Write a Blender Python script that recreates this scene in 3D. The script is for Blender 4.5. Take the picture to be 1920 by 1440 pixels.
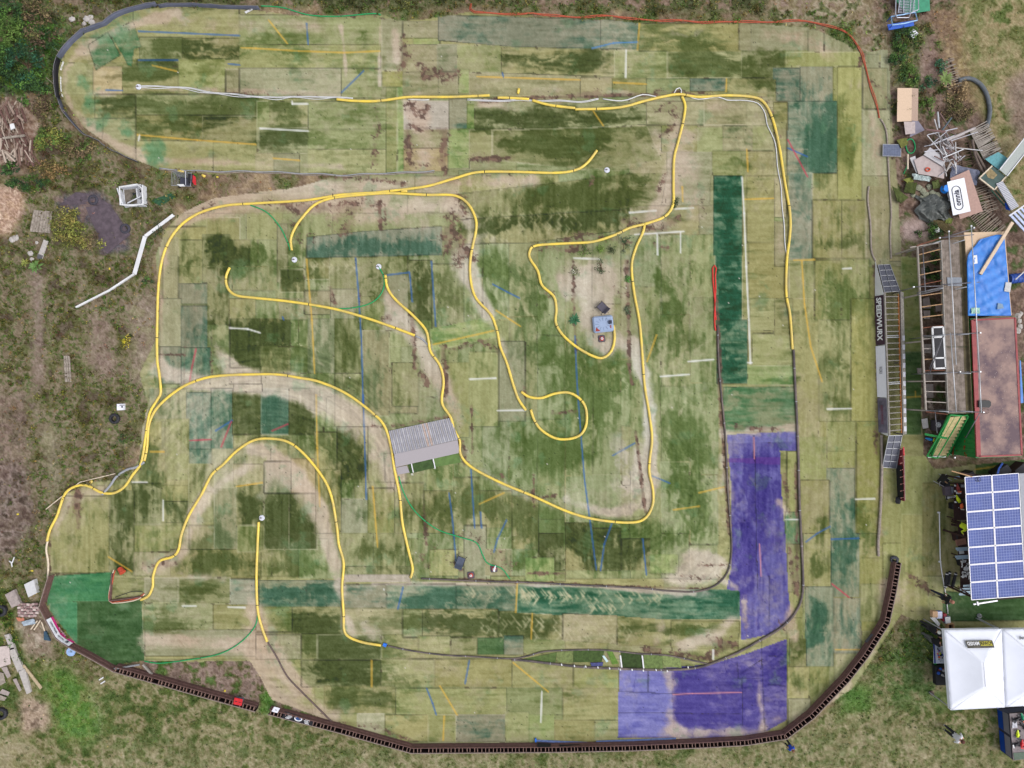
import bpy, bmesh, math, random
import numpy as np
from mathutils import Vector, Matrix
R = math.radians
for o in list(bpy.data.objects): bpy.data.objects.remove(o)
SC = bpy.context.scene
COL = SC.collection
# ---------------------------------------------------------------- camera
HC = 41.0            # drone height in metres
FP = 1280.0          # focal length in photograph pixels (1920 wide)
cam = bpy.data.cameras.new('camera'); camo = bpy.data.objects.new('camera', cam); COL.objects.link(camo)
cam.sensor_width = 36; cam.lens = 24; cam.clip_end = 2000; cam.clip_start = .5
camo.location = (0, 0, HC); camo.rotation_euler = (0, 0, 0)
SC.camera = camo
# ---------------------------------------------------------------- world, sun, exposure
SUN_EL, SUN_ROT = R(56), R(105)
w = bpy.data.worlds.new('World'); SC.world = w; w.use_nodes = True
nt = w.node_tree; nt.nodes.clear()
sky = nt.nodes.new('ShaderNodeTexSky'); sky.sky_type = 'NISHITA'; sky.sun_disc = False
sky.sun_elevation = SUN_EL; sky.sun_rotation = SUN_ROT; sky.air_density = 1.0; sky.dust_density = 3.0; sky.ozone_density = 1.0
hs = nt.nodes.new('ShaderNodeHueSaturation'); hs.inputs['Saturation'].default_value = .22
bg = nt.nodes.new('ShaderNodeBackground'); bg.inputs['Strength'].default_value = .15
wo = nt.nodes.new('ShaderNodeOutputWorld')
nt.links.new(sky.outputs[0], hs.inputs['Color']); nt.links.new(hs.outputs[0], bg.inputs[0]); nt.links.new(bg.outputs[0], wo.inputs[0])
sl = bpy.data.lights.new('sun', 'SUN'); sl.energy = .55; sl.angle = R(30); sl.color = (1, .95, .89)
so = bpy.data.objects.new('sun', sl); COL.objects.link(so)
# veiled sun in the east
sdir = Vector((math.cos(SUN_EL) * math.sin(SUN_ROT), math.cos(SUN_EL) * math.cos(SUN_ROT), math.sin(SUN_EL)))
so.rotation_euler = sdir.to_track_quat('Z', 'Y').to_euler(); so.location = sdir * 60
SC.view_settings.view_transform = 'Standard'; SC.view_settings.look = 'None'
SC.view_settings.exposure = 0.78; SC.view_settings.gamma = 1
SC.view_settings.use_curve_mapping = False
SC.cycles.max_bounces = 4; SC.cycles.diffuse_bounces = 2
# ---------------------------------------------------------------- helpers
def P(px, py, z=0.0):
    "world point at height z that was measured at pixel (px, py) of the survey photograph"
    s = (HC - z) / FP
    return Vector(((px - 960) * s, (720 - py) * s, z))
def lin(c):
    c = np.asarray(c, dtype=float) / 255.0
    return np.where(c <= .04045, c / 12.92, ((c + .055) / 1.055) ** 2.4)
LF = 1.12            # light level: what a flat sheet shows per unit of base colour
def C3(r, g, b): return tuple(np.clip(lin((r, g, b)) / LF, 0, .86))
_m = {}
def M(name, rgb=(128, 128, 128), rough=.8, metal=0, var=.12, scale=6, rgb2=None, bump=0, alpha=None, spec=.3, wave=None):
    if name in _m: return _m[name]
    m = bpy.data.materials.new(name); _m[name] = m; m.use_nodes = True
    n = m.node_tree.nodes; l = m.node_tree.links; b = n['Principled BSDF']
    c = C3(*rgb); c2 = C3(*rgb2) if rgb2 else tuple(x * (1 - var * 2) for x in c)
    tc = n.new('ShaderNodeTexCoord'); no = n.new('ShaderNodeTexNoise'); no.inputs['Scale'].default_value = scale
    no.inputs['Detail'].default_value = 5; no.inputs['Roughness'].default_value = .65
    l.new(tc.outputs['Object'], no.inputs['Vector'])
    rp = n.new('ShaderNodeValToRGB'); rp.color_ramp.elements[0].position = .38; rp.color_ramp.elements[1].position = .62
    rp.color_ramp.elements[0].color = (*c2, 1); rp.color_ramp.elements[1].color = (*c, 1)
    l.new(no.outputs['Fac'], rp.inputs[0]); out = rp.outputs[0]
    if wave:
        wv = n.new('ShaderNodeTexWave'); wv.bands_direction = wave[0]; wv.inputs['Scale'].default_value = wave[1]; wv.inputs['Distortion'].default_value = wave[2]
        l.new(tc.outputs['Object'], wv.inputs['Vector'])
        mx = n.new('ShaderNodeMix'); mx.data_type = 'RGBA'; mx.blend_type = 'MULTIPLY'; mx.inputs[0].default_value = wave[3]
        l.new(out, mx.inputs[6]); l.new(wv.outputs['Color'], mx.inputs[7]); out = mx.outputs[2]
    l.new(out, b.inputs['Base Color'])
    b.inputs['Roughness'].default_value = rough; b.inputs['Metallic'].default_value = metal
    b.inputs['Specular IOR Level'].default_value = spec
    if alpha: b.inputs['Alpha'].default_value = alpha
    if bump:
        bm_ = n.new('ShaderNodeBump'); bm_.inputs['Strength'].default_value = bump; bm_.inputs['Distance'].default_value = .02
        l.new(no.outputs['Fac'], bm_.inputs['Height']); l.new(bm_.outputs[0], b.inputs['Normal'])
    return m
def MA(name, rough=.95, nscale=30, namt=.35, bump=.3, dist=.03):
    "material that takes its colour from the mesh's own attribute, broken up by noise"
    if name in _m: return _m[name]
    m = bpy.data.materials.new(name); _m[name] = m; m.use_nodes = True
    n = m.node_tree.nodes; l = m.node_tree.links; b = n['Principled BSDF']
    at = n.new('ShaderNodeAttribute'); at.attribute_name = 'tint'
    ge = n.new('ShaderNodeNewGeometry'); no = n.new('ShaderNodeTexNoise'); no.inputs['Scale'].default_value = nscale; no.inputs['Detail'].default_value = 3
    l.new(ge.outputs['Position'], no.inputs['Vector'])
    mr = n.new('ShaderNodeMapRange'); mr.inputs[1].default_value = .3; mr.inputs[2].default_value = .7
    mr.inputs[3].default_value = 1 - namt; mr.inputs[4].default_value = 1 + namt; l.new(no.outputs['Fac'], mr.inputs[0])
    vm = n.new('ShaderNodeVectorMath'); vm.operation = 'SCALE'; l.new(at.outputs['Color'], vm.inputs[0]); l.new(mr.outputs[0], vm.inputs['Scale'])
    l.new(vm.outputs[0], b.inputs['Base Color']); b.inputs['Roughness'].default_value = rough; b.inputs['Specular IOR Level'].default_value = .1
    if bump:
        bm_ = n.new('ShaderNodeBump'); bm_.inputs['Strength'].default_value = bump; bm_.inputs['Distance'].default_value = dist
        l.new(no.outputs['Fac'], bm_.inputs['Height']); l.new(bm_.outputs[0], b.inputs['Normal'])
    return m
def np_mesh(name, V, F, mat, tint=None, smooth=False):
    "V (n,3), F (m,k) numpy -> object"
    me = bpy.data.meshes.new(name); n, m, k = len(V), len(F), F.shape[1]
    me.vertices.add(n); me.vertices.foreach_set('co', np.ascontiguousarray(V, dtype=np.float32).ravel())
    me.loops.add(m * k); me.loops.foreach_set('vertex_index', np.ascontiguousarray(F, dtype=np.int32).ravel())
    me.polygons.add(m); me.polygons.foreach_set('loop_start', np.arange(0, m * k, k, dtype=np.int32))
    me.polygons.foreach_set('loop_total', np.full(m, k, dtype=np.int32))
    if smooth: me.polygons.foreach_set('use_smooth', np.ones(m, dtype=bool))
    me.update(calc_edges=True)
    if tint is not None:
        a = me.color_attributes.new('tint', 'FLOAT_COLOR', 'POINT')
        c = np.ones((n, 4), dtype=np.float32); c[:, :3] = tint; a.data.foreach_set('color', c.ravel())
    me.materials.append(mat); o = bpy.data.objects.new(name, me); COL.objects.link(o); return o
def tag(o, label=None, cat=None, group=None, kind=None):
    if label: o['label'] = label
    if cat: o['category'] = cat
    if group: o['group'] = group
    if kind: o['kind'] = kind
    return o
def thing(name, label, cat, loc=(0, 0, 0), rz=0, group=None):
    o = bpy.data.objects.new(name, None); COL.objects.link(o); o.empty_display_size = .2
    o.location = loc; o.rotation_euler = (0, 0, rz); return tag(o, label, cat, group)
def obj(name, bm, mat, parent=None, smooth=False):
    me = bpy.data.meshes.new(name); bmesh.ops.recalc_face_normals(bm, faces=bm.faces[:]); bm.to_mesh(me); bm.free()
    for m in (mat if isinstance(mat, (list, tuple)) else [mat]): me.materials.append(m)
    if smooth:
        for p in me.polygons: p.use_smooth = True
    o = bpy.data.objects.new(name, me); COL.objects.link(o)
    if parent is not None: o.parent = parent
    return o
def NB(): return bmesh.new()
def box(bm, c, s, rz=0, rx=0, ry=0, bev=0, mi=0):
    "box centred at c with size s"
    r = bmesh.ops.create_cube(bm, size=1)
    mt = Matrix.Translation(c) @ Matrix.Rotation(rz, 4, 'Z') @ Matrix.Rotation(ry, 4, 'Y') @ Matrix.Rotation(rx, 4, 'X') @ Matrix.Diagonal((*s, 1))
    bmesh.ops.transform(bm, matrix=mt, verts=r['verts'])
    fs = list({f for v in r['verts'] for f in v.link_faces})
    for f in fs: f.material_index = mi
    if bev:
        es = list({e for v in r['verts'] for e in v.link_edges})
        bmesh.ops.bevel(bm, geom=es, offset=bev, segments=1, affect='EDGES')
def beam(bm, a, b, w, h, mi=0, up=(0, 0, 1)):
    "box bar from a to b, w wide, h high"
    a, b = Vector(a), Vector(b); d = b - a; L = d.length
    if L < 1e-6: return
    x = d / L; u = Vector(up)
    if abs(x.dot(u)) > .99: u = Vector((0, 1, 0))
    y = u.cross(x).normalized(); z = x.cross(y)
    r = bmesh.ops.create_cube(bm, size=1)
    mt = Matrix(((x.x * L, y.x * w, z.x * h, (a.x + b.x) / 2), (x.y * L, y.y * w, z.y * h, (a.y + b.y) / 2), (x.z * L, y.z * w, z.z * h, (a.z + b.z) / 2), (0, 0, 0, 1)))
    bmesh.ops.transform(bm, matrix=mt, verts=r['verts'])
    for f in {f for v in r['verts'] for f in v.link_faces}: f.material_index = mi
def catmull(pts, step=.12, closed=False):
    pts = [Vector(p) for p in pts]; out = []
    if len(pts) < 3 and not closed:
        n = max(1, int((pts[1] - pts[0]).length / step)); return [pts[0].lerp(pts[1], i / n) for i in range(n + 1)]
    n = len(pts)
    for i in range(n if closed else n - 1):
        if closed: p0, p1, p2, p3 = pts[i - 1], pts[i], pts[(i + 1) % n], pts[(i + 2) % n]
        else: p0, p1, p2, p3 = pts[max(i - 1, 0)], pts[i], pts[i + 1], pts[min(i + 2, n - 1)]
        k = max(1, int((p2 - p1).length / step))
        for j in range(k):
            t = j / k
            out.append(.5 * ((2 * p1) + (p2 - p0) * t + (2 * p0 - 5 * p1 + 4 * p2 - p3) * t * t + (3 * p1 - p0 - 3 * p2 + p3) * t ** 3))
    if not closed: out.append(pts[-1])
    return out
def tube(bm, pts, r, seg=8, cap=True, closed=False, flat=1.0, rr=None):
    rings = []; n = len(pts); pts = [Vector(p) for p in pts]
    for i, p in enumerate(pts):
        a = pts[(i - 1) % n] if (closed or i > 0) else pts[i]; b = pts[(i + 1) % n] if (closed or i < n - 1) else pts[i]
        t = (b - a).normalized(); u = Vector((0, 0, 1)) if abs(t.z) < .95 else Vector((1, 0, 0))
        s = t.cross(u).normalized(); v = s.cross(t); q = r if rr is None else rr[i]
        rings.append([bm.verts.new(p + s * math.cos(2 * math.pi * k / seg) * q + v * math.sin(2 * math.pi * k / seg) * q * flat) for k in range(seg)])
    for i in range(n if closed else n - 1):
        A, B = rings[i], rings[(i + 1) % n]
        for k in range(seg): bm.faces.new((A[k], A[(k + 1) % seg], B[(k + 1) % seg], B[k]))
    if cap and not closed: bm.faces.new(rings[0][::-1]); bm.faces.new(rings[-1])
def cyl(bm, c, r, h, seg=16, r2=None, rx=0, ry=0, rz=0):
    r_ = bmesh.ops.create_cone(bm, cap_ends=True, segments=seg, radius1=r, radius2=r if r2 is None else r2, depth=h)
    bmesh.ops.transform(bm, matrix=Matrix.Translation(c) @ Matrix.Rotation(rz, 4, 'Z') @ Matrix.Rotation(ry, 4, 'Y') @ Matrix.Rotation(rx, 4, 'X'), verts=r_['verts'])
def prism(bm, pts, z0, z1):
    "pts: xy outline -> slab between z0 and z1"
    lo = [bm.verts.new((p[0], p[1], z0)) for p in pts]; hi = [bm.verts.new((p[0], p[1], z1)) for p in pts]; n = len(pts)
    bm.faces.new(lo[::-1]); bm.faces.new(hi)
    for i in range(n): bm.faces.new((lo[i], lo[(i + 1) % n], hi[(i + 1) % n], hi[i]))
def pxy(l, z=0): return [P(a, b, z) for a, b in l]
def sheet_thick(bm, G, t=.01):
    "G: grid of points [row][col] -> a slab of thickness t"
    R_, C_ = len(G), len(G[0])
    A = [[bm.verts.new(p) for p in row] for row in G]; B = [[bm.verts.new(Vector(p) - Vector((0, 0, t))) for p in row] for row in G]
    for i in range(R_ - 1):
        for j in range(C_ - 1):
            bm.faces.new((A[i][j], A[i][j + 1], A[i + 1][j + 1], A[i + 1][j])); bm.faces.new((B[i][j], B[i + 1][j], B[i + 1][j + 1], B[i][j + 1]))
    for j in range(C_ - 1):
        bm.faces.new((A[0][j + 1], A[0][j], B[0][j], B[0][j + 1])); bm.faces.new((A[-1][j], A[-1][j + 1], B[-1][j + 1], B[-1][j]))
    for i in range(R_ - 1):
        bm.faces.new((A[i][0], A[i + 1][0], B[i + 1][0], B[i][0])); bm.faces.new((A[i + 1][-1], A[i][-1], B[i][-1], B[i + 1][-1]))
def text_mesh(txt, size, mat, parent, name='lettering', mtx=None, bold=.0, ext=.002, sx=1.0, spacing=1.0):
    cu = bpy.data.curves.new(name, 'FONT'); cu.body = txt; cu.size = size; cu.extrude = ext; cu.align_x = 'CENTER'; cu.align_y = 'CENTER'; cu.offset = bold
    cu.space_character = spacing; cu.resolution_u = 2
    t = bpy.data.objects.new(name, cu); COL.objects.link(t); dg = bpy.context.evaluated_depsgraph_get(); dg.update()
    me = bpy.data.meshes.new_from_object(t.evaluated_get(dg)); bpy.data.objects.remove(t); bpy.data.curves.remove(cu)
    me.name = name; me.materials.clear(); me.materials.append(mat)
    me.transform(Matrix.Diagonal((sx, 1, 1, 1)))
    if mtx is not None: me.transform(mtx)
    o = bpy.data.objects.new(name, me); COL.objects.link(o); o.parent = parent; return o
# ================================================================ GROUND: one survey grid, coloured by what lies there
rng = np.random.default_rng(7)
ST = 2.0; GX0, GY0 = -180.0, -150.0; NX, NY = 1141, 871
xs = GX0 + ST * np.arange(NX); ys = GY0 + ST * np.arange(NY)
X, Y = np.meshgrid(xs, ys)
def vnoise(sx, sy, seed, sh=(NY, NX), ox=0, oy=0):
    "smooth value noise in 0..1, feature size sx, sy pixels"
    r = np.random.default_rng(seed); gx = int(sh[1] * ST / sx) + 3; gy = int(sh[0] * ST / sy) + 3
    G = r.random((gy, gx)).astype(np.float32)
    u = np.arange(sh[1]) * ST / sx; v = np.arange(sh[0]) * ST / sy
    iu = u.astype(int); iv = v.astype(int); fu = u - iu; fv = v - iv
    fu = fu * fu * (3 - 2 * fu); fv = fv * fv * (3 - 2 * fv)
    A = G[iv][:, iu] * (1 - fu) + G[iv][:, iu + 1] * fu; B = G[iv + 1][:, iu] * (1 - fu) + G[iv + 1][:, iu + 1] * fu
    return A * (1 - fv)[:, None] + B * fv[:, None]
def fbm(sx, sy, seed, oct=4, g=.55):
    a = 1; t = 0; out = 0
    for k in range(oct):
        if min(sx, sy) < 2.2: break
        out = out + a * vnoise(sx, sy, seed + 17 * k); t += a; a *= g; sx /= 2; sy /= 2
    return out / t
def n01(a): return np.clip((a - .5) * 2.1 + .5, 0, 1)
def sstep(a, lo, hi): t = np.clip((a - lo) / (hi - lo), 0, 1); return t * t * (3 - 2 * t)
WX = (fbm(60, 60, 101, 4) - .5); WY = (fbm(60, 60, 202, 4) - .5)      # wander of irregular outlines
FINE = rng.random((NY, NX)).astype(np.float32); FN2 = vnoise(4, 4, 5); FN3 = vnoise(8, 8, 6)
NH = n01(fbm(64, 16, 31, 5, .72)); NV = n01(fbm(16, 64, 32, 5, .72)); NI = n01(fbm(46, 46, 33, 5, .68)); NL = n01(fbm(150, 150, 34, 3))
def win(x0, y0, x1, y1):
    i0 = max(0, int((x0 - GX0) / ST)); i1 = min(NX, int((x1 - GX0) / ST) + 2); j0 = max(0, int((y0 - GY0) / ST)); j1 = min(NY, int((y1 - GY0) / ST) + 2)
    return slice(j0, max(j0, j1)), slice(i0, max(i0, i1))
def inpoly(pts, warp=0):
    pts = np.array(pts, float); m = 14 + warp
    w_ = win(pts[:, 0].min() - m, pts[:, 1].min() - m, pts[:, 0].max() + m, pts[:, 1].max() + m)
    x = X[w_] + WX[w_] * warp * 2; y = Y[w_] + WY[w_] * warp * 2; c = np.zeros(x.shape, bool); n = len(pts)
    for i in range(n):
        x0, y0 = pts[i]; x1, y1 = pts[(i + 1) % n]
        if y0 == y1: continue
        k = ((y0 > y) != (y1 > y)) & (x < (x1 - x0) * (y - y0) / (y1 - y0) + x0); c ^= k
    return w_, c
def blur(a, r):
    k = max(1, int(r / ST)); a = a.astype(np.float32)
    for ax in (0, 1):
        for _ in range(2):
            p = [(0, 0), (0, 0)]; p[ax] = (k + 1, k); c = np.cumsum(np.pad(a, p, mode='edge'), axis=ax)
            n = a.shape[ax]
            a = (c[2 * k + 1:2 * k + 1 + n] - c[:n]) / (2 * k + 1) if ax == 0 else (c[:, 2 * k + 1:2 * k + 1 + n] - c[:, :n]) / (2 * k + 1)
    return a
IMG = np.zeros((NY, NX, 3), np.float32); ID = np.zeros((NY, NX), np.int32); HT = np.zeros((NY, NX), np.float32)
def put(w_, a, col): IMG[w_] = IMG[w_] * (1 - a[..., None]) + np.asarray(col, np.float32) * a[..., None]
def zone(pts, pal, warp=25, feather=10, amt=1.0, sc=26, seed=1, grain=26):
    "irregular area mottled with the colours of pal"
    w_, c = inpoly(pts, warp); a = blur(c.astype(np.float32), feather) * amt if feather else c * amt
    f = fbm(sc, sc, 500 + seed, 4, .62)[w_]; g = fbm(sc * 1.6, sc * 1.6, 900 + seed, 4, .62)[w_]; pal = np.array(pal, np.float32)
    q = np.clip((f - .5) * 2.6 + .5, 0, .999) * (len(pal) - 1); i = q.astype(int); t = (q - i)[..., None]
    c1 = pal[i] * (1 - t) + pal[np.minimum(i + 1, len(pal) - 1)] * t
    c1 = c1 + ((FINE[w_] - .5) * grain + (g - .5) * 26 + (FN2[w_] - .5) * grain)[..., None]
    IMG[w_] = IMG[w_] * (1 - a[..., None]) + c1 * a[..., None]
SOIL = (150, 132, 120); PINK = (158, 138, 126); DKSOIL = (92, 76, 68); BRN = (116, 98, 82); OLV = (98, 96, 64); GRN = (78, 92, 52); VIV = (80, 118, 48); PALE = (150, 142, 118); STRAW = (140, 122, 96)
ALL = [(-400, -400), (2400, -400), (2400, 1900), (-400, 1900)]
zone(ALL, [GRN, OLV, BRN, STRAW], 0, 0, 1, 40, 1)
zone([(-200, -200), (490, -200), (490, 30), (240, 60), (110, 150), (130, 250), (300, 340), (330, 400), (290, 480), (280, 760), (240, 880), (80, 1000), (80, 1100), (-200, 1100)], [(84, 74, 60), (80, 84, 48), (98, 94, 66), (122, 108, 92), (74, 86, 46), (110, 98, 80)], 20, 10, 1, 24, 2)
zone([(-200, 0), (90, 20), (120, 60), (110, 180), (60, 210), (-200, 190)], [(44, 56, 38), (62, 82, 44), (80, 108, 52), (48, 66, 42), (120, 104, 84)], 30, 12, .95, 26, 3)
zone([(0, -200), (1440, -200), (1440, 22), (900, 18), (700, 22), (500, 8), (200, 10), (0, 5)], [(62, 66, 42), (88, 88, 60), (72, 80, 46), (118, 100, 86)], 12, 6, 1, 22, 4)
zone([(0, 185), (60, 180), (75, 240), (50, 330), (-60, 330), (-60, 190)], [(120, 92, 80), PINK, (146, 120, 106), (96, 74, 64)], 14, 8, .9, 12, 5)
zone([(-60, 345), (44, 345), (46, 400), (20, 440), (-60, 440)], [(172, 144, 122), (156, 128, 112), (186, 162, 142)], 10, 6, .95, 10, 6, 46)
zone([(100, 370), (190, 360), (240, 430), (245, 470), (190, 480), (180, 430), (110, 400)], [(96, 84, 88), (76, 74, 84), (112, 94, 92)], 6, 4, .9, 14, 7)
zone([(58, 500), (80, 500), (84, 700), (75, 790), (62, 700), (64, 600)], [(140, 122, 116), (120, 102, 94)], 10, 6, .8, 14, 8)
zone([(165, 590), (210, 600), (215, 700), (200, 720), (165, 690)], [(118, 98, 92), (140, 122, 112)], 14, 9, .7, 14, 9)
zone([(240, 570), (300, 540), (295, 720), (240, 720)], [(150, 136, 122), (124, 108, 98), (136, 126, 104)], 12, 8, .8, 16, 10)
zone([(-50, 720), (60, 740), (60, 830), (20, 900), (-50, 900)], [(110, 92, 84), (130, 110, 102), (92, 78, 70)], 16, 9, .7, 16, 11)
zone([(-60, 850), (50, 870), (75, 960), (30, 1040), (-60, 1060)], [(86, 70, 66), (104, 88, 80), (128, 112, 108), (74, 62, 56)], 16, 9, .85, 16, 12)
zone([(75, 800), (110, 800), (120, 900), (100, 960), (90, 900)], [(136, 128, 104), (118, 110, 92)], 12, 8, .8, 16, 13)
# bottom meadow
zone([(-200, 1080), (80, 1090), (90, 1150), (210, 1255), (480, 1330), (770, 1410), (1200, 1405), (1480, 1385), (1640, 1260), (1700, 1150), (1860, 1180), (2400, 1180), (2400, 1900), (-200, 1900)], [(68, 84, 42), (84, 92, 52), (108, 106, 72), (136, 126, 100), (80, 92, 48)], 8, 6, 1, 20, 14)
zone([(70, 1260), (160, 1265), (190, 1360), (160, 1400), (100, 1370)], [(66, 100, 44), (84, 118, 52), (98, 112, 60)], 24, 14, .9, 16, 15)
zone([(10, 1060), (88, 1080), (86, 1130), (200, 1240), (180, 1280), (90, 1240), (40, 1160)], [(98, 88, 66), (86, 92, 54), (132, 116, 98)], 12, 8, .8, 14, 16)
zone([(30, 1310), (90, 1320), (88, 1370), (40, 1380)], [(148, 128, 112), (162, 142, 126), (110, 92, 80)], 12, 7, .9, 10, 17)
zone([(-40, 1380), (50, 1385), (60, 1440), (-40, 1500)], [(124, 118, 84), (142, 132, 108)], 14, 8, .8, 16, 18)
zone([(200, 1380), (1200, 1425), (1700, 1330), (1900, 1440), (1800, 1700), (100, 1700)], [(104, 104, 72), (128, 120, 92), (146, 136, 112), (88, 96, 56)], 30, 20, .6, 16, 19)
zone([(1690, 1180), (1770, 1160), (1775, 1330), (1650, 1310), (1640, 1260)], [(66, 92, 48), (82, 104, 58), (124, 116, 88)], 20, 12, .8, 20, 20)
zone([(1585, 1290), (1635, 1285), (1640, 1335), (1580, 1340), (1560, 1360)], [(66, 100, 44), (82, 112, 54)], 16, 9, .9, 14, 21)
zone([(30, 1160), (95, 1150), (100, 1240), (50, 1230)], [(140, 122, 110), (120, 104, 92), (160, 146, 134)], 10, 6, .8, 10, 22)
# bare soil between the turf and the barrier
zone([(268, 1238), (470, 1180), (520, 1290), (600, 1345), (480, 1335), (270, 1262)], [(112, 96, 86), (132, 114, 104), (92, 86, 62), (76, 96, 50)], 6, 4, 1, 16, 23)
zone([(500, 1290), (515, 1290), (515, 1345), (480, 1335)], [(70, 104, 44), (86, 116, 52)], 8, 5, .9, 12, 24)
# right side: junk yard soil and the meadow beyond
zone([(1630, -200), (1790, -200), (1800, 130), (1900, 230), (2400, 230), (2400, 900), (1700, 860), (1700, 480), (1670, 380), (1650, 120)], [DKSOIL, (104, 86, 76), (126, 106, 94), (84, 76, 58), (72, 84, 50)], 16, 8, 1, 20, 25)
zone([(1790, -200), (2400, -200), (2400, 420), (1900, 400), (1880, 320), (1850, 220), (1800, 150)], [(96, 100, 60), (120, 114, 80), (138, 124, 94), (84, 96, 52)], 16, 9, 1, 30, 26)
zone([(1880, 150), (2000, 120), (2000, 300), (1900, 270)], [(128, 110, 100), (110, 94, 86)], 14, 9, .85, 16, 27)
zone([(1665, 60), (1740, 50), (1700, 230), (1745, 210), (1720, 165), (1670, 160)], [(58, 78, 42), (74, 94, 52), (96, 96, 66)], 14, 8, .8, 14, 28)
zone([(1725, 90), (1755, 95), (1750, 165), (1720, 150)], [(136, 116, 106), (120, 100, 92)], 8, 5, .85, 12, 29)
zone([(1750, 20), (1800, 20), (1840, 210), (1790, 180)], [(134, 112, 84), (112, 92, 74), (150, 130, 98)], 12, 8, .8, 12, 30)
zone([(1690, 410), (1760, 400), (1740, 450), (1690, 470)], [(168, 148, 142), (150, 132, 124)], 6, 4, .95, 12, 31)
zone([(1690, 450), (1770, 450), (1770, 500), (1690, 500)], [(88, 74, 62), (120, 104, 92), (96, 98, 62)], 6, 4, .9, 12, 32)
for (a, b, c, d) in ((1440, -20, 1640, 45), (1600, 40, 1670, 110)):
    zone([(a, b), (c, b), (c, d), (a, d)], [(128, 110, 98), (112, 100, 74), (150, 136, 118), (88, 92, 60)], 12, 8, .9, 16, 33)
SOILIMG = None
# ---------------------------------------------------------------- the turf track
TRACK = [(490, 20), (560, 30), (715, 28), (745, 40), (790, 38), (882, 24), (960, 28), (1060, 34), (1200, 42), (1420, 44), (1525, 52), (1580, 78), (1612, 98), (1665, 92), (1668, 140), (1676, 260), (1684, 380), (1690, 482), (1725, 484), (1730, 850), (1750, 880), (1930, 860), (2120, 850), (2120, 1175), (1775, 1180), (1765, 1168), (1720, 1165), (1690, 1150), (1670, 1180), (1600, 1290), (1480, 1368), (1400, 1390), (1000, 1396), (780, 1396), (620, 1354), (560, 1330), (510, 1312), (500, 1290), (470, 1238), (268, 1240), (205, 1250), (140, 1205), (90, 1140), (88, 1082), (88, 1010), (125, 925), (170, 905), (235, 900), (262, 860), (268, 800), (278, 760), (262, 700), (290, 640), (300, 560), (292, 480), (310, 430), (340, 400), (400, 372), (560, 350), (640, 328), (480, 324), (410, 326), (300, 318), (225, 288), (160, 240), (120, 190), (106, 140), (120, 96), (160, 58), (220, 26), (300, 12), (400, 14)]
w_, c = inpoly(TRACK, 3); TR = np.zeros((NY, NX), bool); TR[w_] = c; ID[TR] = 1
PALS = {  # light, deep
 'o': ((138, 136, 94), (78, 87, 46), .18), 'y': ((140, 140, 90), (96, 103, 55), .1), 'd': ((134, 133, 94), (74, 83, 44), .34), 'D': ((136, 134, 96), (62, 71, 36), .5),
 'c': ((134, 139, 101), (76, 92, 48), .34), 'C': ((131, 136, 97), (74, 90, 46), .5), 'g': ((136, 134, 104), (86, 97, 64), .28), 't': ((128, 128, 106), (66, 92, 74), .5), 'T': ((124, 128, 104), (56, 86, 66), .62), 'k': ((110, 130, 104), (30, 74, 52), .95),
 's': ((142, 138, 106), (96, 100, 64), .16), 'S': ((158, 148, 132), (120, 117, 92), -.05), 'G': ((136, 144, 94), (84, 108, 56), .4), 'n': ((124, 130, 98), (54, 96, 60), .75),
 'N': ((68, 92, 54), (50, 76, 42), .7), 'M': ((66, 118, 80), (50, 102, 68), .6), 'p': ((96, 90, 140), (62, 54, 116), .9), 'P': ((106, 105, 156), (80, 80, 144), .65), 'r': ((134, 136, 93), (85, 97, 52), .32),
 'b': ((150, 138, 104), (104, 96, 62), .2)}
LIT = np.zeros((NY, NX, 3), np.float32); DEEP = np.zeros((NY, NX, 3), np.float32); BIAS = np.zeros((NY, NX), np.float32); SEAM = np.zeros((NY, NX), np.float32); HZ = np.ones((NY, NX), np.float32)
LIT[:] = PALS['o'][0]; DEEP[:] = PALS['o'][1]
tr = random.Random(3)
SOFT = [None]
def quad(pts, code, hz=None, seam=True, jit=1.0, tid=None):
    l, dp, b = PALS[code]
    if SOFT[0]:
        l0, d0, b0 = PALS[SOFT[0]]; l = [v * .35 + u * .65 for v, u in zip(l, l0)]; dp = [v * .35 + u * .65 for v, u in zip(dp, d0)]; b = b * .35 + b0 * .65; pts = [(x + tr.uniform(-jit, jit), y + tr.uniform(-jit, jit)) for x, y in pts]
    w_, c = inpoly(pts, 0)
    if c.size == 0: return
    j = tr.uniform(-9, 9) * (.5 if SOFT[0] else 1); wv = tr.uniform(-3, 3)
    SEAM[w_][c] = 0
    LIT[w_][c] = np.array(l) + j + (wv, 0, -wv); DEEP[w_][c] = np.array(dp) + j * .6
    BIAS[w_][c] = b + tr.uniform(-.12, .12)
    if hz is not None: HZ[w_][c] = hz
    if tid: ID[w_][c] = tid
    if seam:
        s = tr.random(); v = -1 if s < .68 else (.75 if s < .85 else -.4)
        n = len(pts); x = X[w_]; y = Y[w_]
        for i in range(n):
            (ax, ay), (bx, by) = pts[i], pts[(i + 1) % n]; L = math.hypot(bx - ax, by - ay) + 1e-6
            t = ((x - ax) * (bx - ax) + (y - ay) * (by - ay)) / L; d = np.abs((x - ax) * (by - ay) - (y - ay) * (bx - ax)) / L
            k = (t > 0) & (t < L) & (d < 1.15)
            SEAM[w_][k] = (v if tr.random() < .75 else v * .3) * (.5 if SOFT[0] else 1)
def Q(s, hz=None):
    "tiles written as x0,y0,x1,y1,code"
    for it in s.split(';'):
        it = it.strip()
        if not it: continue
        a = it.split(','); x0, y0, x1, y1 = map(float, a[:4]); quad([(x0, y0), (x1, y0), (x1, y1), (x0, y1)], a[4].strip(), hz)
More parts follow.
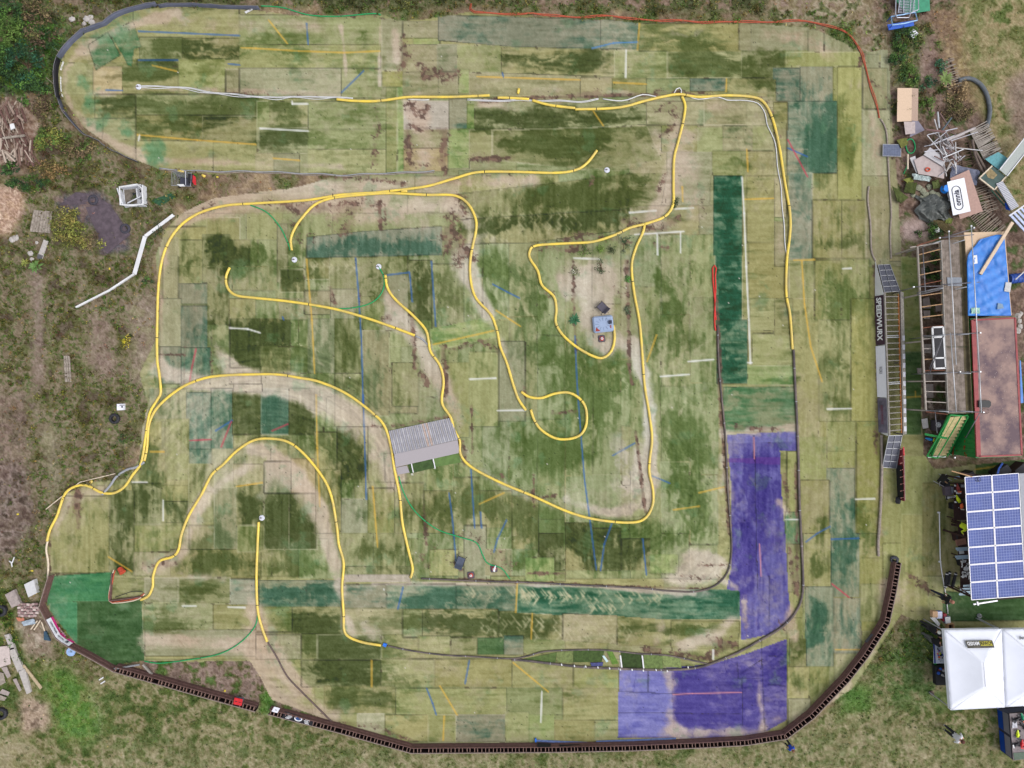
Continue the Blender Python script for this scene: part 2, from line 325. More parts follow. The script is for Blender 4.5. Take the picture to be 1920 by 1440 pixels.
def rows(x0, x1, ys_, wmin, wmax, codes, hz=1, vert=False, skew=0):
    SOFT[0] = codes[0]
    "a field of turf strips cut to random lengths"
    for i in range(len(ys_) - 1):
        x = x0 - tr.uniform(0, wmin)
        while x < x1:
            L = tr.uniform(wmin, wmax); a, b = max(x, x0), min(x + L, x1); c = tr.choice(codes); y0, y1 = ys_[i], ys_[i + 1]
            if b - a > 6:
                sk = skew * (b - a)
                if vert: quad([(y0, a), (y1, a), (y1 + sk, b), (y0 + sk, b)], c, 0)
                else: quad([(a, y0), (b, y0 + sk), (b, y1 + sk), (a, y1)], c, hz)
            x += L
    SOFT[0] = None
# broad fields first: the turf rolls as they lie in each stretch of the circuit
rows(120, 760, [15, 72, 118, 178, 220, 262, 325], 110, 220, 'ooddg', 1)
rows(740, 1660, [30, 92, 145, 182], 110, 230, 'ooygs', 1)
rows(720, 1300, [182, 243, 282, 330], 80, 160, 'cgsoC', 1)
rows(330, 880, [330, 362, 400, 460], 60, 110, 'sgsc', 1)
rows(290, 900, [400, 450, 500, 545, 600, 650, 700, 745], 60, 100, 'codCg', 0)
rows(745, 1085, [590, 640, 690, 740, 795], 90, 150, 'CcCc', 0, True)
rows(745, 1085, [795, 850, 905], 90, 150, 'CcCc', 0, True)
rows(320, 1085, [860, 905, 955, 1008, 1060, 1112, 1165, 1217, 1270], 110, 190, 'ccCcg', 0, True, -.004)
rows(430, 1085, [1180, 1238, 1292, 1345], 110, 190, 'ccCc', 0, True, .02)
rows(1180, 1350, [182, 235, 285, 330, 385, 440], 60, 110, 'sgco', 1)
rows(1340, 1480, [182, 235, 285, 330], 60, 110, 'gcso', 1)
rows(85, 600, [900, 960, 1010, 1080], 60, 90, 'oogd', 0)
rows(180, 600, [728, 790, 842, 910], 45, 62, 'ogdt', 0)
rows(560, 800, [745, 800, 850, 905, 960, 1010, 1085], 60, 90, 'ccCd', 0)
rows(200, 1400, [1085, 1138, 1188, 1236], 110, 170, 'ooyd', 1)
rows(500, 1170, [1236, 1288, 1338, 1400], 120, 200, 'roor', 1)
rows(60, 1120, [1500, 1550, 1603, 1655], 130, 240, 'yooo', 0, True)
rows(880, 1400, [1475, 1505, 1555, 1610, 1690], 90, 150, 'royo', 0, True)
rows(855, 1180, [1655, 1690, 1740, 1790], 120, 240, 'yyoy', 0, True)
rows(40, 500, [1610, 1650, 1690], 100, 180, 'gcsg', 0, True)
# named tiles, measured one by one
Q('250,16,449,72,o;342,72,450,115,D;262,70,342,125,d;257,112,342,125,D;230,125,335,177,d;335,112,423,172,y;423,130,452,175,s;423,114,452,130,o;175,125,230,178,b;178,177,255,222,D;255,177,480,216,d;255,216,380,264,d;380,218,482,268,D;255,264,400,322,o;400,268,482,322,o')
Q('449,28,720,84,r;449,84,715,128,r;449,128,640,184,g;640,130,716,184,r;482,190,505,240,r;505,190,578,245,d;485,240,578,288,D;578,190,725,243,r;578,243,724,280,r;578,280,724,325,o;513,288,562,325,s;480,288,513,325,s;724,163,745,325,r;745,163,757,325,G;757,190,842,243,S;757,243,840,278,g;757,278,840,322,b;717,133,755,163,y;716,36,755,133,s;755,40,822,72,g;775,72,825,84,G;755,84,820,135,s;820,84,860,135,g;858,85,960,136,r;860,130,880,175,G;755,135,822,180,s;822,135,860,178,s;880,137,1088,180,s')
quad([(822, 28), (1126, 36), (1126, 92), (960, 88), (822, 76)], 't'); quad([(1126, 36), (1198, 40), (1195, 94), (1126, 92)], 't'); quad([(940, 89), (1152, 95), (1152, 144), (940, 137)], 'D')
Q('1152,95,1251,147,r;1198,44,1385,96,o;1385,46,1408,96,s;1390,96,1470,147,d;1251,97,1390,147,d;1088,145,1148,182,s;1148,147,1212,182,o;1212,148,1294,178,r;1294,148,1361,172,t;1361,148,1475,176,d;842,185,876,242,t;876,196,890,242,G;842,243,880,316,G;880,243,960,300,d;1408,44,1515,96,s;1515,55,1545,110,s;1545,52,1600,112,s;1474,98,1620,125,y')
quad([(890, 184), (1212, 195), (1212, 234), (1100, 242), (890, 243)], 'D')
quad([(923, 245), (1212, 236), (1240, 300), (1100, 318), (923, 300)], 'd')
Q('1212,190,1320,235,s;1320,185,1400,235,s;1400,190,1460,240,s;1240,235,1308,285,r;1308,240,1355,285,r;1355,236,1411,282,g;1411,236,1470,285,r;1335,283,1400,330,r;1400,283,1470,330,o;860,330,1048,362,o;1048,352,1104,360,s')
quad([(860, 364), (1180, 326), (1250, 326), (1240, 385), (860, 412)], 'd'); quad([(860, 412), (1180, 392), (1180, 430), (1000, 455), (860, 458)], 'D')
Q('1500,125,1562,235,t;1450,128,1500,190,t;1475,190,1570,325,T;1440,150,1455,190,d;1475,280,1515,330,t;1515,325,1570,375,o;1570,125,1616,375,y;1617,128,1664,205,g;1617,205,1670,330,s;1450,192,1477,245,o;1451,230,1475,330,o;1480,325,1523,487,t;1523,375,1578,485,o;1578,375,1630,510,o;1623,350,1668,485,g;1668,480,1690,490,s;1450,490,1480,720,g;1480,487,1528,560,o;1480,560,1535,820,o;1527,487,1577,600,r;1577,485,1630,620,r;1535,600,1595,790,o;1595,560,1650,790,y')
Q('1338,330,1392,480,k;1341,480,1392,600,k;1344,600,1402,720,k;1400,330,1475,455,o;1403,455,1475,560,o;1405,560,1472,620,o;1410,625,1488,690,r;1402,686,1490,722,G;1452,335,1474,408,s;1452,408,1472,416,G;1452,415,1474,500,s;1452,560,1486,630,d')
Q('1356,726,1492,810,n')
# inner left field
Q('300,425,388,450,o;388,408,450,450,o;332,450,380,532,d;380,440,432,530,D;425,450,470,500,D;332,532,390,570,t;338,573,390,652,t;300,560,340,650,s;300,650,340,720,t;340,652,395,720,T;390,530,430,610,D;430,560,480,600,d;431,598,488,690,D;488,598,545,650,D;430,690,490,720,s;488,650,545,700,d;300,445,335,480,s;305,480,335,560,s;520,420,540,530,s;525,505,573,548,D;571,482,618,524,d;618,482,667,500,d;618,500,667,545,d;524,560,583,600,s;571,545,620,590,s;620,542,670,600,g;668,480,765,556,d;668,556,722,640,r;722,515,766,620,g;766,488,810,600,D;810,495,870,615,d')
quad([(575, 445), (680, 434), (828, 424), (830, 478), (575, 484)], 't')
Q('578,598,628,700,g;628,598,680,740,d;680,620,730,780,g;730,690,783,775,g;735,680,785,762,d;628,700,680,800,d;835,680,880,820,r;880,660,935,800,r;935,640,985,790,g')
quad([(806, 617), (926, 592), (932, 632), (812, 658)], 'G', 1)
Q('346,736,396,842,t;396,728,438,842,T;355,842,398,880,T;398,842,440,915,s;310,785,355,900,o;280,730,350,785,g;436,728,492,815,D;490,728,542,815,T;542,728,590,815,D;438,720,492,735,s;248,905,303,982,D;303,940,354,980,D;354,870,402,980,d;200,920,252,1070,D;90,930,205,1075,o;252,985,355,1035,r;355,985,402,1030,s;402,915,446,1030,g;444,905,495,985,D;495,920,545,1030,D;542,925,595,1030,D;495,865,548,925,g;546,860,592,925,b;438,870,495,910,s;252,1035,320,1080,s;320,1030,490,1085,d;445,985,490,1035,r;590,810,640,880,d;632,800,690,900,D;640,935,690,1000,g;690,915,745,1000,r;640,1000,700,1060,d;700,1000,760,1065,d;592,880,640,1000,d')
Q('740,905,795,1000,d;795,920,850,1000,d;850,895,900,1000,d;900,920,960,990,d;960,930,1010,1030,d;870,985,912,1090,g;806,1030,860,1080,r;645,1062,700,1085,D;700,1062,770,1085,D;1010,1000,1058,1070,D;1060,980,1110,1070,D;1112,990,1165,1070,D;1165,1010,1220,1070,D;1010,1070,1060,1090,r;1220,1040,1272,1075,G;985,1045,1040,1090,G;910,1030,960,1080,g;920,1080,985,1095,r')
Q('645,1078,770,1092,S;480,1088,575,1138,T;575,1088,640,1138,T;640,1095,725,1140,t;725,1095,855,1142,T;855,1097,968,1145,T;430,1085,485,1135,t;335,1083,432,1132,d;272,1083,335,1130,s;270,1132,400,1180,d;400,1134,480,1180,o;272,1182,480,1230,s;480,1138,548,1185,r;548,1138,640,1188,D;640,1142,755,1190,s;755,1142,850,1195,d;792,1142,935,1198,D;935,1145,1055,1200,D;565,1188,595,1236,d;595,1190,715,1236,D;480,1190,565,1236,s;785,1192,845,1226,r;845,1195,895,1228,d;895,1195,945,1228,N;945,1192,982,1228,t;982,1200,1060,1226,r')
quad([(970, 1094), (1240, 1106), (1388, 1106), (1388, 1162), (1200, 1162), (970, 1148)], 'k')
quad([(1055, 1150), (1157, 1154), (1157, 1207), (1055, 1200)], 's'); quad([(1157, 1155), (1258, 1162), (1257, 1212), (1157, 1210)], 'd'); quad([(1258, 1163), (1386, 1164), (1384, 1218), (1258, 1215)], 'o')
Q('565,1237,715,1288,D;715,1235,815,1288,o;815,1235,960,1288,o;960,1238,1075,1290,o;1075,1248,1160,1345,y;608,1286,742,1338,d;742,1290,950,1340,r;950,1290,1055,1340,r;670,1338,722,1375,s;722,1340,803,1390,o;803,1340,855,1392,r;855,1340,948,1392,t;948,1335,992,1390,r;992,1340,1040,1395,G;1040,1350,1115,1392,o;1115,1350,1160,1390,o;1055,1290,1160,1350,o')
# right hand strips
Q('1550,878,1603,1000,T;1557,1000,1612,1120,T;1510,1100,1563,1250,T;1563,1122,1615,1225,t;1500,820,1550,900,y;1500,900,1555,1000,o;1505,1000,1558,1100,o;1613,1095,1660,1165,o;1475,845,1495,960,y;1472,960,1500,1020,n;1476,1020,1502,1110,d;1480,1198,1512,1250,d;1475,1250,1517,1310,o;1477,1310,1520,1365,s;1565,1225,1620,1300,o;1605,790,1650,1000,y;1730,905,1800,1080,o')
Q('1690,482,1726,660,G;1696,660,1728,815,N')
quad([(1828, 862), (2120, 850), (2120, 890), (1830, 890)], 'N'); quad([(1768, 1108), (1920, 1120), (2120, 1120), (2120, 1160), (1768, 1165)], 'N')
PUR = [(1363, 815), (1494, 808), (1496, 845), (1462, 846), (1466, 930), (1472, 1000), (1478, 1110), (1484, 1160), (1440, 1190), (1390, 1200), (1386, 1108), (1362, 1105), (1372, 1060), (1370, 900)]
PUR2 = [(1161, 1255), (1250, 1252), (1330, 1246), (1400, 1225), (1474, 1198), (1476, 1250), (1474, 1350), (1430, 1375), (1330, 1385), (1158, 1382)]
quad(PUR, 'p', 0, False, 0, 2)
quad([(1363, 815), (1494, 808), (1494, 828), (1363, 832)], 'P', 0, True, 0, 2)
for a in ((1413, 815, 1419, 1110), (1440, 1080, 1442, 1195), (1411, 815, 1412, 860)):
    w_, c = inpoly([(a[0], a[1]), (a[0] + 2.2, a[1]), (a[2] + 2.2, a[3]), (a[2], a[3])]); SEAM[w_][c] = -.9
quad(PUR2, 'p', 1, False, 0, 3)
quad([(1161, 1255), (1258, 1252), (1262, 1382), (1158, 1382)], 'P', 1, False, 0, 3)
for pl in ([(1161, 1296), (1290, 1302)], [(1158, 1336), (1390, 1338)], [(1390, 1262), (1430, 1235)], [(1427, 1200), (1434, 1375)], [(1382, 1240), (1384, 1272)], [(1384, 1272), (1430, 1272)], [(1440, 1230), (1474, 1232)], [(1440, 1283), (1474, 1286)], [(1215, 1255), (1215, 1298)], [(1391, 1270), (1392, 1362)]):
    (ax, ay), (bx, by) = pl; L = math.hypot(bx - ax, by - ay); w_ = win(min(ax, bx) - 4, min(ay, by) - 4, max(ax, bx) + 4, max(ay, by) + 4)
    t = ((X[w_] - ax) * (bx - ax) + (Y[w_] - ay) * (by - ay)) / L; dd = np.abs((X[w_] - ax) * (by - ay) - (Y[w_] - ay) * (bx - ax)) / L
    SEAM[w_][(t > 0) & (t < L) & (dd < 1.2)] = -.8
# fuzzy green underlay in the hairpin and new turf in the corner
for pts in ([(205, 58), (250, 40), (266, 88), (228, 100)], [(165, 85), (203, 60), (226, 104), (180, 132)], [(228, 98), (252, 92), (247, 125), (240, 122)]): quad(pts, 'n', 1)
NEWT = [(92, 1080), (212, 1072), (208, 1126), (144, 1128), (94, 1132), (86, 1140), (89, 1100)]; NEWT2 = [(94, 1132), (144, 1128), (146, 1216), (110, 1180), (94, 1150)]; NEWT3 = [(144, 1128), (266, 1124), (272, 1242), (215, 1253), (146, 1210)]
quad(NEWT, 'M', 1, True, 0, 4); quad(NEWT2, 'M', 1, True, 0, 4); quad(NEWT3, 'N', 1, True, 0, 5)
STRIPK = [(1338, 330), (1392, 330), (1402, 686), (1400, 724), (1352, 722), (1344, 600), (1341, 480)]
for tid, pl in ((6, STRIPK), (7, [(970, 1094), (1240, 1106), (1388, 1106), (1388, 1162), (1200, 1162), (970, 1148)]), (8, [(1356, 726), (1492, 726), (1492, 808), (1363, 814)]), (9, [(822, 28), (1198, 40), (1195, 94), (960, 88), (822, 76)]), (10, [(806, 617), (926, 592), (932, 632), (812, 658)]),
        (11, [(1475, 190), (1450, 190), (1450, 128), (1562, 125), (1570, 325), (1523, 326), (1475, 326)]), (12, [(1550, 878), (1603, 878), (1612, 1120), (1557, 1120)]), (13, [(1696, 660), (1728, 660), (1728, 815), (1696, 815)]), (14, [(575, 445), (680, 434), (828, 424), (830, 478), (575, 484)])):
    w_, c = inpoly(pl); ID[w_][c & TR[w_]] = tid
# ---------------------------------------------------------------- moss (deep colour), sand, leaf litter
def blobs(txt, tgt):
    for it in txt.split(';'):
        it = it.strip()
        if not it: continue
        a = [float(v) for v in it.split(',')]; x, y, rx, ry = a[:4]; s = a[4] if len(a) > 4 else 1
        w_ = win(x - 2.4 * rx, y - 2.4 * ry, x + 2.4 * rx, y + 2.4 * ry)
        q = np.exp(-(((X[w_] - x) / rx) ** 2 + ((Y[w_] - y) / ry) ** 2)); tgt[w_] = tgt[w_] + s * q
def stroke(pts, wd, s, tgt):
    pts = catmull([(a, b, 0) for a, b in pts], 12)
    x = np.array([p.x for p in pts]); y = np.array([p.y for p in pts]); m = 2.6 * wd
    w_ = win(x.min() - m, y.min() - m, x.max() + m, y.max() + m); D = np.full(X[w_].shape, 1e9, np.float32)
    for i in range(len(pts) - 1):
        ax, ay, bx, by = x[i], y[i], x[i + 1], y[i + 1]; L2 = (bx - ax) ** 2 + (by - ay) ** 2 + 1e-6
        t = np.clip(((X[w_] - ax) * (bx - ax) + (Y[w_] - ay) * (by - ay)) / L2, 0, 1)
        D = np.minimum(D, (X[w_] - ax - t * (bx - ax)) ** 2 + (Y[w_] - ay - t * (by - ay)) ** 2)
    tgt[w_] = tgt[w_] + s * np.exp(-D / wd ** 2)
MS = np.zeros((NY, NX), np.float32); SD = np.zeros((NY, NX), np.float32); LF_ = np.zeros((NY, NX), np.float32)
blobs('320,92,50,18;400,92,50,20;290,135,50,14;390,140,40,20,.6;215,192,45,13;300,195,70,15;400,205,60,22;330,232,60,20,.7;440,200,50,18;560,105,70,18,.6;530,212,40,18,.9;530,262,50,20,.8;650,218,60,18,.5;680,70,12,30,.6;520,70,40,16,.6;665,140,10,20,.4;640,265,70,12,.5;'
      '860,285,16,30,.6;890,235,40,10;960,215,50,16,1.1;1020,228,60,18,1.1;1100,222,60,16,1;1170,222,40,16,.7;950,262,30,14,1;1010,262,30,20,1.1;1075,275,50,25,1.2;1120,268,50,22,.8;1180,250,60,14,.4;1180,330,50,12,1.1;1130,345,60,10,.8;890,205,30,8,.5;'
      '1000,112,60,16,.7;1100,120,40,14,.8;1240,75,40,20,.5;1290,85,30,20,.8;1330,105,40,26,1.1;1310,128,50,14,1;1370,130,30,18,.7;1440,110,40,24,.9;1400,135,50,14,.6;1280,120,20,16,.6;1430,160,60,12,.6;'
      '1000,385,40,16,1.1;1060,370,60,20,1.3;1120,385,60,18,1.2;1180,365,50,16,.9;960,420,70,14,1;1040,415,60,12,.9;1100,412,60,10,.8;900,400,30,14,.5;910,435,40,10,.8;1240,400,40,12,.5;'
      '350,490,18,34,.9;400,475,26,22,1.2;450,470,40,22,1.1;480,500,60,26,.7;430,510,25,20,.6;550,515,18,22,1.2;590,505,20,18,.8;640,510,20,20,.4;700,545,18,50,.8;745,500,30,18,.5;785,545,18,45,1;840,545,24,40,.7;800,600,20,30,.4;'
      '460,640,28,36,1.5;515,620,22,24,1;515,665,30,30,.7;560,630,30,40,.4;400,600,20,40,.9;410,655,14,24,.5;460,770,24,38,1.6;520,770,22,30,1;565,790,24,38,1.3;600,680,20,40,.7;650,690,20,50,.7;660,640,20,25,.6;700,720,30,40,.4;'
      '940,500,30,20,1;980,525,30,22,.8;1000,580,24,30,1.1;1030,660,30,28,1.1;1080,690,40,30,1.1;1060,725,40,20,1;920,560,10,20,.4;890,690,30,25,.3;1130,745,28,28,1.1;1110,790,40,30,.9;1010,830,40,26,1.1;1080,850,34,24,1;950,800,30,20,.4;1035,870,40,16,.8;1160,690,20,40,.4;'
      '1240,520,30,26,.8;1260,580,36,30,1;1280,640,34,24,.9;1240,650,30,22,.4;1300,520,20,24,.5;1285,790,24,24,.8;1290,840,30,28,1.2;1310,870,24,22,1.1;1280,900,26,26,1.1;1290,950,30,20,.5;1290,990,40,24,.6;1250,1000,20,20,.5;'
      '1150,1010,60,24,.7;1010,990,60,30,1;960,960,40,20,.8;1090,1000,50,40,1;1010,1050,50,20,.6;1180,1050,50,20,.7;1200,1010,40,30,.5;'
      '640,840,34,40,1.3;660,890,30,26,1;600,830,18,30,.6;690,1030,30,20,.6;680,960,20,20,.4;740,1040,30,24,.4;720,930,20,30,.3;800,960,40,24,.7;850,950,40,26,.8;900,950,30,30,.7;830,880,40,14,.4;930,895,30,12,.5;'
      '275,940,22,24,1.2;225,990,22,40,.9;240,1050,24,24,.8;330,955,22,16,1.1;380,905,14,22,.5;300,900,20,20,.5;280,850,20,40,.5;470,950,22,26,1.4;520,960,24,30,1.1;570,990,24,30,1;420,1000,18,30,.9;380,1015,30,14,1;330,1010,30,12,.5;500,1010,30,18,.9;400,1055,50,16,1;560,1055,40,20,1;610,1050,24,18,.6;500,1060,40,20,.5;'
      '380,1110,40,20,.8;340,1165,60,14,.9;300,1170,30,14,.6;500,1115,40,16,.6;600,1115,30,18,1;540,1110,30,20,.7;590,1165,36,18,1.3;610,1180,30,10,1;620,1210,40,22,1.2;680,1225,40,14,.7;590,1205,30,20,.7;800,1130,60,14,.9;900,1120,60,16,.6;840,1120,40,14,.8;760,1170,50,14,.7;870,1170,70,20,1.3;960,1165,40,18,1;1020,1170,40,16,.9;1190,1180,40,20,.9;1280,1185,40,14,1;1330,1180,30,10,.5;1100,1200,50,10,.5;'
      '640,1260,70,18,1.2;740,1265,30,14,.5;690,1280,60,14,.8;790,1280,30,14,.5;640,1310,40,14,.8;720,1315,30,14,.9;1100,1290,30,30,.4;1000,1380,60,12,.5;920,1365,30,14,.6;'
      '1560,215,40,60,.7;1530,280,40,40,.9;1490,180,30,20,.6;1590,280,14,40,.9;1580,400,14,26,1.2;1560,450,40,16,.8;1590,450,40,20,.6;1580,560,30,30,.8;1560,600,40,20,.4;1600,640,24,20,.3;1580,690,30,30,.4;1570,770,30,20,.4;1530,830,20,20,.3;1560,750,20,16,.2;'
      '1440,210,20,14,.5;1430,370,40,40,.1;1540,990,20,20,.9;1535,1060,18,24,.8;1625,960,20,14,.7;1620,1000,16,30,.6;1530,1150,18,22,.9;1530,1190,18,24,.7;1590,1180,18,24,.4;1590,1030,30,60,.3;1580,940,20,60,.3;1500,1215,16,20,.8;1495,1280,16,16,.8;1630,530,10,60,.3;1460,710,40,8,.6', MS)
blobs('1400,960,30,50,.6;1440,920,26,30,.5;1420,1040,34,40,.5;1395,1130,22,40,.4;1430,860,40,16,.7;1460,1250,30,30,.5;1290,1310,26,40,.6;1340,1300,50,44,.7;1300,1350,40,20,.3;1400,1280,30,30,.6;1465,1310,10,26,.5;1370,1340,60,16,.3;1140,640,1,1,0', MS)
blobs('620,470,70,12,1.1;720,468,90,14,1.2;800,470,40,10,.6;1370,430,26,200,.5;1370,620,26,80,.4;230,1190,60,40,.4', MS)
# sand and dust: the racing line and the corners
for pts, wd, s in (([(330, 22), (230, 55), (160, 90), (122, 140), (135, 200), (190, 255), (270, 300)], 10, 1.0), ([(175, 90), (150, 130), (150, 180), (190, 240), (260, 285)], 14, .4), ([(300, 40), (450, 48), (640, 50)], 16, .5), ([(640, 50), (645, 90), (650, 150)], 5, .9), ([(713, 40), (712, 110), (712, 160)], 4, .9), ([(672, 45), (665, 120), (668, 160)], 4, .5),
    ([(170, 176), (190, 178), (215, 180)], 10, .9), ([(255, 165), (480, 172), (640, 178)], 7, .7), ([(300, 300), (480, 308), (640, 312)], 8, .7), ([(740, 60), (745, 110)], 12, 1), ([(745, 200), (800, 210), (830, 230)], 24, .5), ([(780, 210), (800, 300)], 22, .7),
    ([(330, 420), (450, 365), (640, 350), (880, 345), (1000, 335)], 16, .8), ([(360, 395), (520, 385), (700, 378), (840, 385)], 22, .8), ([(600, 400), (700, 410), (830, 440), (860, 520)], 26, .6), ([(850, 380), (880, 430), (880, 520)], 14, .9), ([(895, 400), (905, 440), (950, 455)], 18, .5),
    ([(880, 520), (900, 575), (935, 630), (960, 700)], 11, .7), ([(890, 520), (905, 560), (925, 590)], 10, .8), ([(730, 560), (770, 610), (810, 680), (835, 740)], 14, .9), ([(720, 600), (775, 640), (800, 700)], 18, .6), ([(835, 700), (860, 790), (880, 860)], 12, .5),
    ([(870, 860), (940, 905), (1050, 955), (1180, 960)], 14, .6), ([(1190, 640), (1210, 720), (1216, 800), (1222, 900), (1215, 950)], 11, 1.0), ([(1225, 700), (1230, 900)], 8, .4), ([(1060, 935), (1140, 960), (1200, 950)], 10, .8),
    ([(1160, 640), (1185, 660), (1200, 700)], 14, .7), ([(1270, 230), (1262, 300), (1250, 370), (1230, 410)], 20, .8), ([(1300, 260), (1290, 340), (1310, 400)], 26, .5), ([(1225, 250), (1240, 330), (1225, 400)], 16, .6), ([(1300, 195), (1380, 205), (1440, 250), (1462, 340), (1464, 470)], 16, .5),
    ([(1050, 190), (960, 185), (900, 200)], 8, .6), ([(900, 190), (960, 205), (1040, 210)], 8, .5), ([(1000, 170), (1100, 170), (1250, 182)], 7, .5), ([(790, 200), (800, 240)], 24, .5), ([(1260, 60), (1400, 65), (1520, 80), (1600, 160)], 18, .5), ([(1620, 130), (1640, 250), (1650, 350)], 12, .5), ([(1635, 420), (1645, 520), (1650, 700), (1650, 1000)], 8, .5),
    ([(300, 690), (360, 715), (440, 722), (520, 722), (590, 735), (640, 760), (690, 790), (730, 840), (745, 900)], 17, 1.3), ([(500, 735), (570, 748), (640, 790), (700, 850), (730, 920)], 22, .8), ([(300, 560), (304, 640), (300, 700)], 6, .7), ([(320, 440), (305, 500), (300, 560)], 12, .8), ([(370, 580), (400, 640), (440, 700)], 12, .7), ([(430, 680), (470, 700), (540, 708)], 14, .7),
    ([(470, 840), (510, 850), (560, 890), (600, 950), (625, 1040), (635, 1100)], 14, 1.1), ([(500, 870), (560, 920), (600, 1000), (625, 1060)], 16, .6), ([(470, 870), (400, 920), (360, 980), (340, 1040), (300, 1060)], 14, .9), ([(500, 900), (495, 930)], 20, .4), ([(400, 860), (380, 920), (360, 960)], 14, .6), ([(260, 1060), (300, 1075), (420, 1085)], 10, .5),
    ([(640, 1100), (648, 1150), (660, 1190)], 12, .9), ([(470, 1110), (486, 1180), (520, 1240), (560, 1290)], 22, 1.0), ([(480, 1220), (500, 1290), (560, 1330), (620, 1345)], 18, 1.2), ([(280, 1200), (400, 1205), (470, 1210)], 20, .9), ([(400, 1150), (470, 1150)], 14, .6), ([(540, 1260), (600, 1320)], 14, .7), ([(690, 1110), (680, 1160), (700, 1190)], 14, .6),
    ([(700, 1095), (900, 1095), (1100, 1100), (1300, 1112)], 4, 1.1), ([(1340, 1115), (1200, 1112)], 10, .6), ([(1370, 1165), (1340, 1190), (1280, 1210)], 16, 1.0), ([(1240, 1170), (1230, 1200)], 12, .7), ([(1080, 1160), (1060, 1190)], 8, .7), ([(1000, 1250), (800, 1255)], 10, .3), ([(1400, 1110), (1420, 1170), (1440, 1200), (1475, 1160)], 16, .5), ([(1395, 1130), (1400, 1200)], 10, .8), ([(1480, 1040), (1482, 1150)], 8, .6),
    ([(1252, 1262), (1262, 1310), (1256, 1340), (1270, 1370)], 12, 1.0), ([(1345, 1280), (1352, 1320)], 8, .7), ([(1340, 1240), (1440, 1220)], 6, .6), ([(1420, 1240), (1432, 1380)], 8, .8), ([(1240, 1378), (1340, 1372), (1420, 1370), (1470, 1340)], 14, 1.0), ([(1360, 815), (1440, 805), (1490, 800)], 10, .9), ([(1460, 940), (1475, 960)], 8, .8), ([(1368, 900), (1378, 960)], 7, .6), ([(1360, 1090), (1380, 1100)], 8, 1),
    ([(1480, 1150), (1500, 1260), (1490, 1350)], 12, .5), ([(1660, 1090), (1660, 1170), (1600, 1270), (1500, 1350)], 10, .6), ([(1600, 1150), (1560, 1290)], 16, .4), ([(1300, 1040), (1340, 1060), (1280, 1080)], 24, .9), ([(1330, 980), (1355, 900), (1350, 780)], 8, .5), ([(1180, 1100), (1330, 1070)], 12, .4), ([(1590, 1300), (1540, 1330)], 20, .5), ([(590, 760), (600, 900)], 8, .3),
    ([(100, 1000), (130, 940), (190, 920)], 16, .8), ([(225, 880), (265, 830), (275, 770)], 10, .8), ([(1090, 520), (1130, 560), (1100, 600)], 22, .8), ([(1120, 640), (1140, 655)], 14, .8), ([(1060, 560), (1050, 520)], 8, .5)):
    stroke(pts, wd, s, SD)
blobs('1125,520,40,34,1.0;1110,560,34,40,.7;1140,590,30,50,.6;1060,520,30,40,.4;1175,540,10,60,.5;1320,1060,40,30,.7;1180,860,40,50,.5;1150,830,50,40,.3;1205,870,20,40,.4;1310,745,16,30,.3;1180,910,30,30,.6;1130,920,60,20,.5;1250,960,20,30,.2;1690,1110,40,30,.7;1720,1000,40,60,.15;1700,880,30,40,.1', SD)
